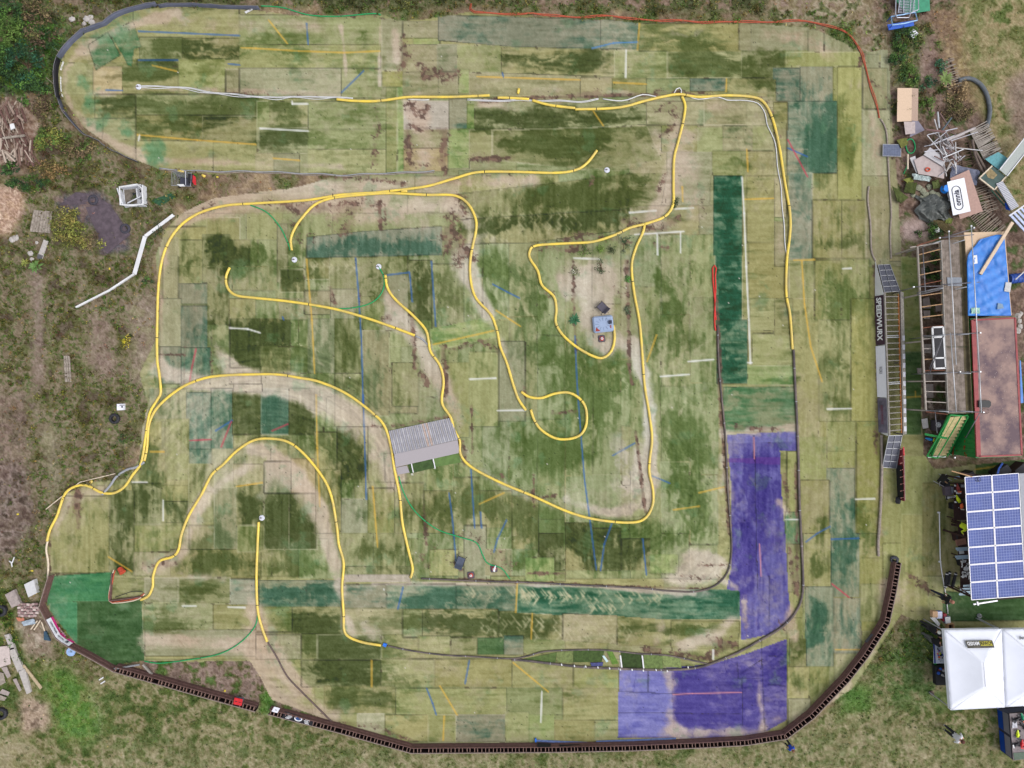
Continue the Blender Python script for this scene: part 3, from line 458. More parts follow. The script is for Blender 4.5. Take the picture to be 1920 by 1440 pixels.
# leaf litter along seams and in still corners
for pts, wd, s in (([(755, 70), (758, 110), (748, 135)], 9, 1), ([(800, 140), (850, 140), (855, 135)], 14, 1.1), ([(770, 110), (800, 120)], 16, .6), ([(600, 180), (480, 176), (380, 176)], 6, .6), ([(705, 200), (708, 240), (702, 310)], 9, .8), ([(770, 200), (790, 215), (800, 205)], 16, 1), ([(770, 300), (765, 240), (790, 243), (835, 243)], 7, .9), ([(836, 250), (830, 300), (836, 325)], 8, 1.4), ([(765, 260), (770, 310), (820, 300)], 9, .7), ([(600, 330), (680, 334), (760, 345)], 6, 1),
    ([(900, 190), (1000, 184), (1100, 180), (1230, 178)], 5, 1.3), ([(1095, 178), (1120, 172)], 8, 1), ([(1230, 172), (1330, 176)], 5, 1), ([(1240, 205), (1275, 215)], 16, .8), ([(960, 296), (880, 298)], 6, .8), ([(895, 300), (930, 300)], 10, .8), ([(1110, 330), (1106, 350)], 5, 1), ([(1240, 255), (1260, 240)], 7, 1.1), ([(1235, 360), (1245, 330)], 6, .8), ([(1170, 415), (1230, 430), (1270, 410)], 10, 1.1), ([(1060, 450), (1100, 440), (1180, 455)], 7, 1), ([(1230, 460), (1250, 465)], 7, 1), ([(1310, 330), (1320, 400)], 6, .5), ([(1400, 190), (1440, 190), (1470, 280)], 5, .6),
    ([(500, 380), (560, 390), (640, 385), (700, 380)], 12, .9), ([(560, 395), (555, 440), (580, 450)], 14, .7), ([(600, 400), (650, 430)], 16, .6), ([(712, 380), (714, 430)], 4, 1.4), ([(722, 385), (724, 420)], 3, 1), ([(640, 440), (655, 420), (660, 395)], 8, .7), ([(830, 400), (870, 400), (860, 370)], 14, .9), ([(845, 430), (865, 460), (860, 490)], 14, 1.0), ([(835, 440), (840, 470)], 14, 1), ([(870, 470), (895, 490)], 10, .7), ([(620, 540), (625, 565)], 5, 1.2), ([(622, 555), (628, 570)], 5, 1), ([(673, 545), (675, 565)], 4, 1.2),
    ([(720, 600), (730, 595)], 9, 1.3), ([(772, 590), (776, 640), (778, 690)], 5, 1.4), ([(830, 650), (835, 690), (836, 740)], 6, 1.4), ([(790, 700), (800, 720)], 9, 1), ([(850, 655), (900, 640), (935, 660)], 8, .9), ([(868, 840), (872, 870), (865, 830)], 7, 1.3), ([(884, 760), (886, 850)], 2.5, 1.3), ([(700, 800), (760, 795), (840, 780)], 5, .9), ([(940, 890), (942, 895)], 4, 1), ([(1192, 810), (1200, 880), (1210, 960)], 3.4, 2), ([(1174, 490), (1178, 560), (1180, 680), (1185, 720)], 4.5, 1.5), ([(1075, 490), (1076, 560), (1080, 660)], 4, 1.2), ([(1000, 462), (1060, 468), (1100, 462)], 9, 1), ([(1030, 545), (1040, 560)], 7, .8), ([(985, 740), (982, 725)], 5, 1), ([(1037, 770), (1036, 775), (1080, 772)], 4, 1), ([(995, 920), (1000, 935), (1040, 930)], 5, 1.2), ([(1000, 890), (1002, 950)], 3, 1),
    ([(1342, 560), (1346, 620), (1350, 720), (1356, 820), (1362, 900), (1368, 1000)], 4.5, 2), ([(795, 950), (800, 1020)], 4, 1.2), ([(790, 1045), (800, 1060)], 9, 1), ([(850, 1000), (900, 1010), (960, 1060)], 12, .6), ([(820, 1030), (860, 1060), (900, 1090)], 16, .5), ([(990, 1075), (1060, 1075)], 4, 1.2), ([(1310, 1060), (1370, 1058)], 4, 1), ([(1280, 1080), (1350, 1085)], 8, .8), ([(860, 1086), (1000, 1092), (1200, 1100), (1330, 1105)], 3, 1.2), ([(1330, 1200), (1370, 1205)], 9, 1), ([(1210, 1218), (1235, 1220)], 8, 1.6), ([(1260, 1225), (1330, 1235)], 8, 1), ([(1330, 1225), (1380, 1210)], 10, .8),
    ([(1492, 870), (1494, 1000), (1496, 1120)], 4, 1.2), ([(1480, 1030), (1490, 1110)], 6, 1), ([(1470, 890), (1480, 960)], 7, .9), ([(1460, 805), (1380, 800)], 7, 1), ([(1462, 1165), (1470, 1180)], 7, .7), ([(150, 860), (145, 940), (148, 990)], 5, 1.4), ([(130, 950), (150, 930)], 14, .8), ([(250, 800), (240, 870), (260, 880)], 9, .9), ([(96, 990), (92, 1075)], 4, 1), ([(270, 1060), (330, 1055)], 9, .9), ([(348, 640), (345, 720)], 3, .9), ([(395, 660), (398, 700)], 4, 1), ([(300, 665), (345, 665)], 3, 1.2),
    ([(1700, 1090), (1730, 1100), (1745, 1110)], 7, .9), ([(1700, 1075), (1740, 1095)], 5, 1), ([(1640, 500), (1645, 700), (1642, 850)], 5, .9), ([(1612, 120), (1620, 100)], 7, 1.3), ([(1630, 150), (1672, 200), (1676, 300), (1688, 330)], 5, .9), ([(1545, 1330), (1600, 1260)], 3, 1), ([(620, 1352), (700, 1362), (780, 1392)], 5, .8), ([(1165, 555), (1130, 520), (1130, 480)], 8, .5), ([(400, 385), (380, 395)], 12, .6), ([(330, 320), (500, 326)], 4, .8), ([(960, 30), (1200, 38), (1400, 44)], 5, .7), ([(500, 22), (720, 34)], 5, .7)):
    stroke(pts, wd, s, LF_)
dirn = NH * HZ + NV * (1 - HZ); dirn = dirn * .5 + NI * .5
wj = np.clip(np.arange(NY)[:, None] + (WY * 40 + (fbm(9, 9, 303, 2) - .5) * 9).astype(int), 0, NY - 1); wi = np.clip(np.arange(NX)[None] + (WX * 40 + (fbm(9, 9, 404, 2) - .5) * 9).astype(int), 0, NX - 1); dirn = dirn[wj, wi]; fth = fbm(26, 6, 711, 2, .7) * HZ + fbm(6, 26, 712, 2, .7) * (1 - HZ); MS = MS[np.clip(np.arange(NY)[:, None] + (WY * 22).astype(int), 0, NY - 1), np.clip(np.arange(NX)[None] + (WX * 22).astype(int), 0, NX - 1)]
MS = np.minimum(MS, 1.35)
moss = sstep(MS * (.4 + 1.0 * dirn) + BIAS * .42 + (dirn - .5) * .95 + (fth - .5) * .8 + (NL - .5) * .35, -.02, .95)
SD[(ID == 2) | (ID == 3)] *= .75
sand = sstep(np.minimum(SD, 1.25) * .9 + (dirn - .5) * .75 + (NI - .5) * .35 - MS * .28, .22, .95)
T = LIT * (1 - moss[..., None]) + DEEP * moss[..., None]
pl_ = np.exp(-(((X - 1130) / 380) ** 2 + ((Y - 760) / 380) ** 2))[..., None]
sc_ = np.array([[[175, 157, 140]]]) * (1 - pl_) + np.array([[[182, 173, 163]]]) * pl_ + ((NL - .5) * 12)[..., None] * np.array([[[.3, 1, 1.4]]])
T = T * (1 - sand[..., None] * .82) + sc_ * sand[..., None] * .82
GT_ = np.zeros((NY, NX), np.float32); blobs('205,72,40,22,.8;150,140,18,26,.8;165,175,22,24,.8;160,215,20,24,.7;190,232,26,18,.6;240,250,22,16,.8;295,285,26,20,1;240,80,24,24,.5;1380,1000,1,1,0', GT_)
gt = sstep(GT_ + (NI - .5) * 1.1, .3, .95)[..., None] * .8; T = T * (1 - gt) + np.array([80, 120, 84]) * gt
dv = sstep(n01(fbm(90, 90, 611, 4, .6)) + (n01(fbm(12, 12, 612, 3, .7)) - .5) * .7, .5, 1.15)[..., None] * .3 * (1 - moss[..., None] * .7); T = T * (1 - dv) + np.array([158, 146, 128]) * dv
# tyre arcs worn round the corners: concentric scuffs
def arcs(cx, cy, r0, r1, a0, a1, amp, seed, ex=1.0, ey=1.0):
    w_ = win(cx - r1 * ex, cy - r1 * ey, cx + r1 * ex, cy + r1 * ey); dx = (X[w_] - cx) / ex; dy = (Y[w_] - cy) / ey; r = np.hypot(dx, dy) + WX[w_] * 10; th = np.degrees(np.arctan2(dy, dx)) % 360
    r_ = np.random.default_rng(seed); G = r_.random((int(r1 / 3.2) + 3, 400)); G2 = r_.random((int(r1 / 8) + 3, 200))
    u = np.clip(r / 3.2, 0, G.shape[0] - 2); v = (th / 360 * 60 + r * .05) % 398; iu = u.astype(int); iv = v.astype(int); fu = u - iu; fv = v - iv
    n = (G[iu, iv] * (1 - fu) + G[iu + 1, iv] * fu) * (1 - fv) + (G[iu, iv + 1] * (1 - fu) + G[iu + 1, iv + 1] * fu) * fv
    m = sstep(r, r0, r0 + 14) * (1 - sstep(r, r1 - 18, r1)); d = (th - a0) % 360; W_ = (a1 - a0) % 360 or 360
    m = m * sstep(d, 0, 14) * (1 - sstep(d, W_ - 14, W_)) * (d < W_)
    T[w_] += ((n - .5) * amp * .62 * m)[..., None] * np.array([1, .95, .8])
for k, a in enumerate(((500, 960, 95, 330, 180, 360, 46), (500, 960, 95, 330, 330, 30, 40), (1150, 920, 20, 190, 300, 150, 40), (1230, 980, 60, 190, 300, 110, 42), (1180, 930, 10, 60, 0, 359, 30), (190, 165, 30, 90, 90, 270, 26), (620, 1190, 40, 170, 60, 230, 34), (470, 560, 90, 190, 150, 260, 26), (1300, 300, 60, 220, 250, 40, 30), (1380, 1130, 30, 240, 0, 100, 34), (790, 620, 50, 170, 90, 200, 30), (950, 420, 60, 140, 120, 250, 30), (800, 650, 90, 220, 290, 20, 26), (1040, 560, 90, 160, 130, 240, 24), (1400, 1150, 90, 330, 350, 90, 22))):
    arcs(*a, seed=40 + k)
# printed chevrons the tyres left on the deep green strip and its neighbours
def chev(x0, x1, y0, y1, n, amp, seed, vert=False):
    r_ = random.Random(seed)
    for _ in range(n):
        x = r_.uniform(x0, x1); y = r_.uniform(y0, y1); L = r_.uniform(5, 9); up = r_.random() < .5
        for q in ((x, y, x + L * .8, y + L), (x + L * .8, y + L, x + L * .1, y + 2 * L))[:2 if up else 1]:
            ax, ay, bx, by = q if not vert else (q[1] - y + x, q[0] - x + y, q[3] - y + x, q[2] - x + y)
            w_ = win(min(ax, bx) - 3, min(ay, by) - 3, max(ax, bx) + 3, max(ay, by) + 3); L2 = (bx - ax) ** 2 + (by - ay) ** 2
            if X[w_].size == 0: continue
            t = np.clip(((X[w_] - ax) * (bx - ax) + (Y[w_] - ay) * (by - ay)) / L2, 0, 1); d = np.hypot(X[w_] - ax - t * (bx - ax), Y[w_] - ay - t * (by - ay))
            k = np.exp(-(d / 1.5) ** 2)[..., None] * amp; T[w_] = T[w_] * (1 - k) + np.array([176, 170, 138]) * k
chev(975, 1080, 1102, 1118, 40, .6, 1); chev(1085, 1240, 1105, 1125, 34, .45, 2); chev(1090, 1150, 1130, 1140, 14, .6, 3); chev(965, 1060, 1152, 1190, 24, .45, 4); chev(1062, 1180, 1160, 1195, 30, .35, 5); chev(870, 1000, 1098, 1112, 26, .35, 6); chev(900, 960, 1150, 1190, 16, .35, 7)
chev(870, 1080, 395, 405, 30, .3, 8); chev(970, 1100, 415, 430, 24, .3, 9); chev(880, 950, 430, 450, 12, .3, 10); chev(575, 665, 488, 500, 20, .35, 11); chev(880, 960, 340, 355, 14, .3, 12); chev(1540, 1560, 500, 640, 24, .16, 13, True); chev(1590, 1610, 500, 900, 30, .12, 14, True)
# streaks along the direction of travel, weave grain and wear
stk = fbm(46, 4.4, 71, 2) * HZ + fbm(4.4, 60, 72, 2) * (1 - HZ)
T += ((stk - .5) * 24 + (FINE - .5) * 11 + (FN3 - .5) * 9 + (FN2 - .5) * 9 + (NL - .5) * 14)[..., None]
purp = (ID == 2) | (ID == 3)
# a violet stripe dyed across the purple roll
w_, c = inpoly([(1364, 860), (1462, 856), (1464, 872), (1364, 866)]); T[w_][c] = T[w_][c] * .6 + np.array([92, 44, 120]) * .4
# seams
sb = np.clip(-SEAM, 0, 1) * (.35 + .65 * n01(fbm(30, 30, 81, 2))); sl_ = np.clip(SEAM, 0, 1) * (.3 + .7 * n01(fbm(24, 24, 82, 2)))
T = T * (1 - .34 * sb[..., None]); T = T * (1 - .55 * sl_[..., None]) + np.array([186, 178, 156]) * .55 * sl_[..., None]
# dark weed growth along some seams
sw = (np.abs(SEAM) > 0) & (vnoise(16, 16, 88) > .80) & (FN2 > .55); T[sw] = T[sw] * .55 + np.array([70, 56, 44]) * .3
# leaf litter: small reddish brown flecks, plus a brownish cast where they lie thick
lf = np.minimum(LF_, 1.6); fl = sstep(FN2 * .55 + FINE * .3 + fbm(14, 14, 91, 2) * .5 + lf * .55, 1.02, 1.22) * (lf > .12) * (.35 + .65 * (vnoise(9, 9, 93) > .45))
cast = sstep(lf, .5, 1.6) * .28
T = T * (1 - cast[..., None]) + np.array([124, 104, 92]) * cast[..., None]
lc = np.where((vnoise(6, 6, 92) > .5)[..., None], np.array([74, 56, 50]), np.array([104, 80, 70])); T = T * (1 - .8 * fl[..., None]) + lc * .8 * fl[..., None]
# hairline scuffs and wrinkles
sr_ = random.Random(77)
for _ in range(1500):
    x0 = sr_.uniform(120, 1680); y0 = sr_.uniform(30, 1380); i = int((x0 - GX0) / ST); j = int((y0 - GY0) / ST)
    if not TR[j, i]: continue
    L = sr_.uniform(8, 38); a = (sr_.choice((0, math.pi / 2)) if sr_.random() < .45 else sr_.uniform(0, 3.14)) + sr_.gauss(0, .2); x1 = x0 + L * math.cos(a); y1 = y0 + L * math.sin(a)
    w_ = win(min(x0, x1) - 3, min(y0, y1) - 3, max(x0, x1) + 3, max(y0, y1) + 3); t = np.clip(((X[w_] - x0) * (x1 - x0) + (Y[w_] - y0) * (y1 - y0)) / L ** 2, 0, 1)
    d = np.hypot(X[w_] - x0 - t * (x1 - x0) + 1.5 * np.sin(t * 5 + x0), Y[w_] - y0 - t * (y1 - y0)); k = np.exp(-(d / .9) ** 2)[..., None]
    T[w_] += k * (-16 if sr_.random() < .65 else 12) * sr_.uniform(.4, 1)
# stray specks all over
sp = (rng.random((NY, NX)) > .9988); T[sp] = T[sp] * .5
sp = (rng.random((NY, NX)) > .9999); T[sp] = (180, 176, 166)
# ---------------------------------------------------------------- court lines left on the second-hand turf
def line(pts, wd, col, a=.85, fade=.5):
    for i in range(len(pts) - 1):
        (ax, ay), (bx, by) = pts[i], pts[i + 1]; w_ = win(min(ax, bx) - 5, min(ay, by) - 5, max(ax, bx) + 5, max(ay, by) + 5); L2 = (bx - ax) ** 2 + (by - ay) ** 2
        t = np.clip(((X[w_] - ax) * (bx - ax) + (Y[w_] - ay) * (by - ay)) / L2, 0, 1); d = np.hypot(X[w_] - ax - t * (bx - ax), Y[w_] - ay - t * (by - ay))
        k = np.clip((wd / 2 + 1 - d) / 1.4, 0, 1) * a * (1 - fade * .9 * sstep(sand[w_] + (NI[w_] - .5) * .8, .2, .9)); T[w_] = T[w_] * (1 - k[..., None]) + np.array(col) * k[..., None]
OR = (206, 160, 62); BL = (38, 84, 158); WH = (206, 206, 204); RD = (184, 52, 74)
for p in ([(480, 91), (560, 96), (645, 99), (712, 96)], [(453, 90), (480, 91)], [(504, 38), (539, 82)], [(258, 253), (370, 263), (480, 271)], [(286, 123), (332, 134)], [(895, 144), (1087, 150)], [(1150, 155), (1212, 158)], [(1199, 40), (1195, 93)], [(1362, 148), (1361, 172)], [(1112, 208), (1131, 236)], [(513, 297), (562, 301)], [(575, 486), (585, 600), (590, 700)], [(593, 740), (595, 840), (600, 950)], [(699, 912), (708, 1025)], [(899, 945), (945, 924)], [(812, 646), (926, 620)], [(1262, 925), (1311, 949)][:0] or [(1262, 956), (1311, 949)], [(1310, 924), (1357, 913)], [(1213, 678), (1231, 628)], [(930, 582), (976, 612)], [(697, 1238), (697, 1287)], [(825, 1286), (857, 1340)], [(833, 1342), (831, 1388)], [(962, 1242), (1028, 1297)], [(970, 1094), (967, 1148)], [(998, 1150), (996, 1198)], [(1488, 488), (1527, 487)], [(1503, 490), (1508, 570), (1520, 650), (1541, 715)], [(1567, 1218), (1612, 1218)], [(1395, 374), (1450, 372)], [(1400, 280), (1402, 322)], [(444, 912), (492, 905)], [(204, 1044), (247, 1071)], [(1700, 745), (1730, 743)], [(1716, 734), (1716, 744)], [(1829, 880), (1886, 872)], [(282, 847), (308, 847)], [(1279, 350), (1280, 378)]): line(p, 2.3, OR, .62)
for p in ([(260, 59), (449, 67)], [(260, 113), (334, 113)], [(199, 169), (230, 170)], [(428, 120), (450, 122)], [(575, 44), (578, 84)], [(640, 174), (682, 133)], [(942, 137), (944, 145)], [(667, 484), (673, 560), (678, 640), (681, 760)], [(681, 740), (684, 830), (687, 936)], [(724, 516), (766, 511)], [(809, 490), (817, 612)], [(768, 510), (773, 566)], [(924, 533), (950, 547), (974, 559)], [(1078, 630), (1082, 720), (1088, 800), (1096, 900), (1106, 975), (1118, 1068)], [(1148, 979), (1133, 1020), (1126, 1070)], [(1205, 1010), (1212, 1078)], [(1149, 854), (1190, 831)], [(1222, 892), (1256, 906)], [(842, 925), (848, 970), (856, 1060)], [(883, 880), (890, 990)], [(950, 975), (933, 1010), (926, 1035)], [(880, 1238), (872, 1282)], [(800, 1290), (811, 1318), (818, 1340)], [(756, 1100), (746, 1142)], [(404, 808), (436, 788)], [(1511, 1016), (1532, 1000), (1556, 987)], [(1558, 1011), (1610, 1009)], [(1477, 278), (1514, 294)], [(530, 594), (532, 600)], [(901, 960), (903, 990)]): line(p, 2.0, BL, .7)
line([(1110, 91), (1150, 81), (1195, 79)], 2.0, (70, 120, 180), .75)
for p in ([(488, 241), (578, 246)], [(548, 190), (548, 195), (577, 195)], [(1174, 94), (1173, 145)], [(1391, 333), (1395, 400), (1399, 500), (1404, 600), (1407, 682)], [(1402, 680), (1410, 680)], [(1180, 399), (1230, 395)], [(1266, 392), (1300, 390)], [(1190, 440), (1282, 434)], [(1232, 440), (1233, 478)], [(1276, 436), (1276, 474)], [(1290, 678), (1338, 674)], [(1238, 706), (1292, 702)], [(881, 711), (930, 709)], [(933, 770), (985, 769)], [(1016, 1297), (1014, 1354)], [(1472, 974), (1498, 974)], [(306, 938), (306, 976)], [(248, 904), (276, 904)], [(768, 864), (773, 890)], [(811, 855), (815, 878)], [(1163, 1230), (1164, 1253)], [(1204, 1230), (1206, 1254)], [(1076, 484), (1125, 486)], [(431, 615), (465, 617), (488, 624)], [(720, 1105), (720, 1105.1)], [(1337, 1218), (1337, 1236)], [(1604, 488), (1575, 504)][:0] or [(1580, 504), (1596, 503)], [(1551, 767), (1596, 766)], [(1604, 936), (1640, 935)], [(343, 1136), (368, 1136)], [(428, 1138), (460, 1139)], [(262, 254), (260, 264)]): line(p, 2.6, WH, .78, .35)
for p in ([(368, 654), (360, 690), (356, 715)], [(357, 826), (396, 824)], [(434, 790), (415, 838)], [(510, 808), (540, 795)], [(1477, 262), (1514, 332)], [(1560, 1095), (1592, 1120)]): line(p, 2.2, RD, .65)
for p in ([(1413, 820), (1414, 860)], [(1424, 1020), (1427, 1080)], [(1262, 1302), (1298, 1300)], [(1298, 1300), (1390, 1298)]): line(p, 1.8, (200, 130, 130), .7)
# herringbone scuffing on the purple
T[purp] = np.clip(T[purp], 0, 255)
k = TR; IMG[k] = T[k]
IMG = np.clip(IMG, 18, 235)
# ---------------------------------------------------------------- height: rough soil outside, gently uneven turf inside
trs = blur(TR.astype(np.float32), 10)
HT = (1 - trs) * ((fbm(50, 50, 61, 4) - .5) * .16) + trs * .02 + trs * (fbm(120, 120, 62, 2) - .5) * .03
edge = np.minimum.reduce([X - GX0, Y - GY0, X.max() - X, Y.max() - Y]); HT = HT * sstep(edge, 0, 60)
lincol = lin(IMG) / LF
VZ = HT.astype(np.float64); s_ = HC / FP
V = np.stack([(X - 960) * s_, (720 - Y) * s_, VZ], -1).reshape(-1, 3); CC = np.clip(lincol, .012, .8).reshape(-1, 3)
def hz_at(px, py):
    "ground height under a pixel"
    i = min(max(int(round((px - GX0) / ST)), 0), NX - 1); j = min(max(int(round((py - GY0) / ST)), 0), NY - 1); return float(HT[j, i])
jj, ii = np.meshgrid(np.arange(NY - 1), np.arange(NX - 1), indexing='ij'); base = jj * NX + ii
QF = np.stack([base, base + NX, base + NX + 1, base + 1], -1).reshape(-1, 4); QID = ID[:-1, :-1].ravel()
MG = MA('soil', .97, 45, .3, .6, .03); MT = MA('turf', .9, 60, .16, .25, .01)
INFO = {0: ('ground', None), 1: ('track', None),
 2: ('carpet', 'purple carpet strip running down the right straight beside the black kerb'), 3: ('carpet', 'large purple carpet patch at the bottom bend beside the brown barrier'),
 4: ('turf_sheet', 'bright green new turf in the bottom left corner behind the pink banner'), 5: ('turf_sheet', 'square of dark green new turf beside the bright green corner turf'),
 6: ('turf_strip', 'long deep green turf strip with a white side line, standing upright in the photo'), 7: ('turf_strip', 'long deep green turf strip printed with chevron tyre marks above the bottom straight'),
 8: ('turf_sheet', 'mid green turf square just above the purple carpet strip'), 9: ('turf_strip', 'grey teal turf strip below the orange hose along the top'), 10: ('turf_sheet', 'tilted fresh green turf mat with one orange line between two yellow pipes'),
 11: ('turf_sheet', 'large dark teal turf block right of the yellow pipe at the top right bend'), 12: ('turf_strip', 'dark teal turf strip on the right straight with one light blue line'), 13: ('turf_strip', 'dark green turf strip between the footbridge and the timber frame'), 14: ('turf_strip', 'dusty teal turf strip above the two white discs')}
for idv, (nm, lab) in INFO.items():
    F = QF[QID == idv]
    if len(F) == 0: continue
    u, inv = np.unique(F, return_inverse=True); o = np_mesh(nm, V[u], inv.reshape(-1, 4), MG if idv == 0 else MT, CC[u], smooth=True)
    if lab: tag(o, lab, 'carpet' if nm == 'carpet' else 'artificial turf', 'artificial turf pieces laid on the track' if nm != 'carpet' else 'purple carpets on the track')
    else: o['kind'] = 'structure'
# the land beyond the frame, out to the horizon
xl, xr = (xs[0] - 960) * s_, (xs[-1] - 960) * s_; yt, yb = (720 - ys[0]) * s_, (720 - ys[-1]) * s_; B = 600
vv = np.array([(-B, B, 0), (B, B, 0), (B, -B, 0), (-B, -B, 0), (xl, yt, 0), (xr, yt, 0), (xr, yb, 0), (xl, yb, 0)], float)
ff = np.array([(0, 4, 5, 1), (1, 5, 6, 2), (2, 6, 7, 3), (3, 7, 4, 0)])
o = np_mesh('field', vv, ff, M('far_field', (124, 116, 88), .95, scale=.35, rgb2=(86, 92, 56), bump=.3)); o['kind'] = 'structure'
# ================================================================ PIPES AND HOSES
YEL = M('yellow_plastic', (226, 196, 70), .42, var=.07, spec=.6, scale=.9, rgb2=(196, 172, 88)); YELD = M('yellow_faded', (226, 208, 120), .6, var=.05)
BLK = M('black_plastic', (34, 34, 38), .5, var=.1); GRNH = M('green_hose', (20, 150, 90), .45, var=.06); ORG = M('orange_hose', (186, 88, 62), .6, var=.15)
WHT = M('white_plastic', (214, 214, 216), .5, var=.08, scale=1.5); GRY = M('grey_pipe', (150, 152, 158), .5, var=.1); DGRY = M('dark_pipe', (70, 64, 66), .6, var=.2, scale=1, rgb2=(110, 98, 92)); RDH = M('red_hose', (206, 52, 44), .5, var=.08)
BGE = M('muddy_pipe', (152, 140, 130), .8, var=.15); BRNP = M('brown_pipe', (104, 88, 84), .8, var=.2); CREAM = M('cream_pipe', (214, 198, 176), .7, var=.1)
def ribbed(name, pts, r, mat, label, cat, group=None, bands=6.0, jmat=None, seg=8, flat=.85, ends=True, wob=0, z=None, rib=True):
    "a corrugated drain pipe laid along photograph points, with dark joint bands"
    W = [P(a, b, 0) for a, b in pts]; c = catmull(W, .12); rr_ = random.Random(len(c) * 7 + 1); out = []
    for i, p in enumerate(c):
        px = p.x / (HC / FP) + 960; py = 720 - p.y / (HC / FP)
        out.append(Vector((p.x + rr_.uniform(-wob, wob), p.y + rr_.uniform(-wob, wob), hz_at(px, py) + r * flat + .004 + (z or 0))))
    t = thing(name, label, cat, out[0], group=group); o0 = out[0].copy(); loc = [p - o0 for p in out]
    bm = NB(); rad = [r * (1.0 if i % 2 else .94) for i in range(len(loc))] if rib else None
    tube(bm, loc, r, seg, True, False, flat, rad); obj('pipe' if r > .05 else 'hose', bm, mat, t, True)
    if bands:
        acc = rr_.uniform(0, bands)
        for i in range(1, len(loc) - 1):
            acc += (loc[i] - loc[i - 1]).length
            if acc > bands:
                acc = rr_.uniform(-1, 1) * .3; b = NB(); d = (loc[i + 1] - loc[i]).normalized() * .035
                tube(b, [loc[i] - d * .6, loc[i] + d * .6], r * 1.06, seg, True, False, flat); obj('joint_band', b, jmat or BLK, t, False)
    return t
YG = 'yellow pipes lining the track'
YP = [
 ([(90, 1014), (96, 992), (108, 968), (114, 950), (122, 928), (135, 915), (155, 909), (170, 912), (192, 923), (215, 924), (235, 912), (250, 890), (264, 872), (270, 850), (275, 815), (282, 775), (296, 750), (303, 735), (300, 700), (296, 670), (296, 600), (299, 530), (305, 490), (315, 460), (330, 435), (350, 415), (380, 398), (425, 386), (480, 382), (575, 376), (640, 366), (705, 362)], 'long yellow pipe round the whole left edge of the track'),
 ([(272, 864), (277, 840), (280, 800), (289, 775), (304, 756), (325, 738), (350, 722), (385, 709), (420, 704), (470, 702), (520, 702), (560, 708), (600, 716), (650, 738), (700, 775), (722, 800), (734, 840), (740, 880), (750, 930), (755, 980), (766, 1030), (774, 1065), (770, 1083)], 'yellow pipe arching over the sandy bend to the grey ramp'),
 ([(265, 1124), (280, 1116), (288, 1098), (289, 1078), (300, 1052), (325, 1043), (336, 1030), (342, 1000), (356, 965), (380, 925), (398, 890), (420, 870), (445, 845), (475, 826), (505, 822), (540, 828), (570, 850), (605, 893), (622, 930), (632, 985), (636, 1020), (645, 1055), (642, 1100), (645, 1150), (646, 1180), (655, 1193), (680, 1203), (715, 1209)], 'yellow pipe forming the hairpin arch in the lower left'),
 ([(486, 978), (484, 1020), (482, 1080), (484, 1140), (492, 1175), (502, 1202)], 'short straight yellow pipe below the lowest white disc'),
 ([(432, 502), (425, 520), (428, 540), (444, 554), (480, 559), (530, 564), (580, 571), (630, 580), (680, 594), (730, 611), (778, 629)], 'yellow pipe with a hooked left end crossing left of the tilted turf mat'),
 ([(723, 516), (727, 540), (742, 562), (775, 592), (798, 618), (804, 640), (808, 660), (825, 685), (832, 715), (829, 755), (845, 782), (852, 806), (862, 826), (864, 852), (885, 876), (940, 905), (1000, 930), (1060, 957), (1110, 972), (1170, 979), (1205, 974), (1222, 950), (1224, 920), (1217, 885), (1218, 860), (1222, 820), (1216, 770), (1208, 720), (1202, 640), (1198, 600), (1188, 545), (1184, 498), (1192, 465), (1205, 436), (1208, 422)], 'very long yellow pipe from the twin discs round the centre field'),
 ([(548, 470), (546, 450), (553, 430), (568, 408), (592, 384), (625, 372), (680, 366), (730, 363), (800, 366), (850, 367), (875, 380), (890, 405), (893, 430), (883, 480), (882, 520), (892, 558), (920, 590), (932, 620), (938, 650), (950, 680), (962, 720), (972, 748), (986, 769)], 'yellow pipe from the middle white disc curling down the centre'),
 ([(685, 364), (740, 358), (800, 350), (850, 336), (895, 324), (960, 323), (1040, 325), (1078, 320), (1100, 307), (1119, 283)], 'yellow pipe with a free upward curled end below the upper lane'),
 ([(977, 734), (992, 744), (1015, 746), (1040, 738), (1065, 736), (1085, 746), (1098, 765), (1099, 795), (1088, 815), (1065, 823), (1040, 821), (1015, 806), (1002, 788), (995, 768)], 'small yellow pipe loop, nearly closed, in the centre field'),
 ([(1208, 421), (1180, 428), (1150, 442), (1110, 454), (1060, 457), (1005, 461), (993, 472), (994, 486), (1008, 508), (1016, 535), (1038, 556), (1043, 580), (1042, 605), (1055, 628), (1080, 650), (1110, 667), (1130, 671), (1146, 658), (1152, 635), (1150, 610)], 'yellow pipe fencing the weedy patch with the blue lid'),
 ([(1278, 182), (1284, 200), (1280, 230), (1270, 270), (1263, 300), (1262, 350), (1261, 385), (1245, 407), (1208, 421)], 'yellow pipe running down from the top lane junction'),
 ([(632, 187), (660, 190), (700, 191), (730, 188), (770, 183), (845, 183), (918, 180)], 'nearly straight yellow pipe at the left end of the top lane divider'),
 ([(933, 184), (960, 185), (992, 187)], 'very short yellow pipe in the gap of the top lane divider'),
 ([(998, 189), (1030, 198), (1078, 204)], 'faded yellow pipe piece between the gap and the long divider pipe'),
 ([(1078, 206), (1130, 205), (1170, 201), (1210, 190), (1250, 181), (1275, 178), (1310, 183), (1360, 180), (1410, 183), (1432, 194), (1448, 225), (1460, 275), (1470, 340), (1480, 400), (1480, 440), (1474, 490), (1473, 550), (1480, 590), (1485, 655)], 'yellow pipe over the top right bend and down the right straight'),
]
for pts, lab in YP: ribbed('drain_pipe', pts, .08, YEL, lab, 'pipe', YG, 5.5)
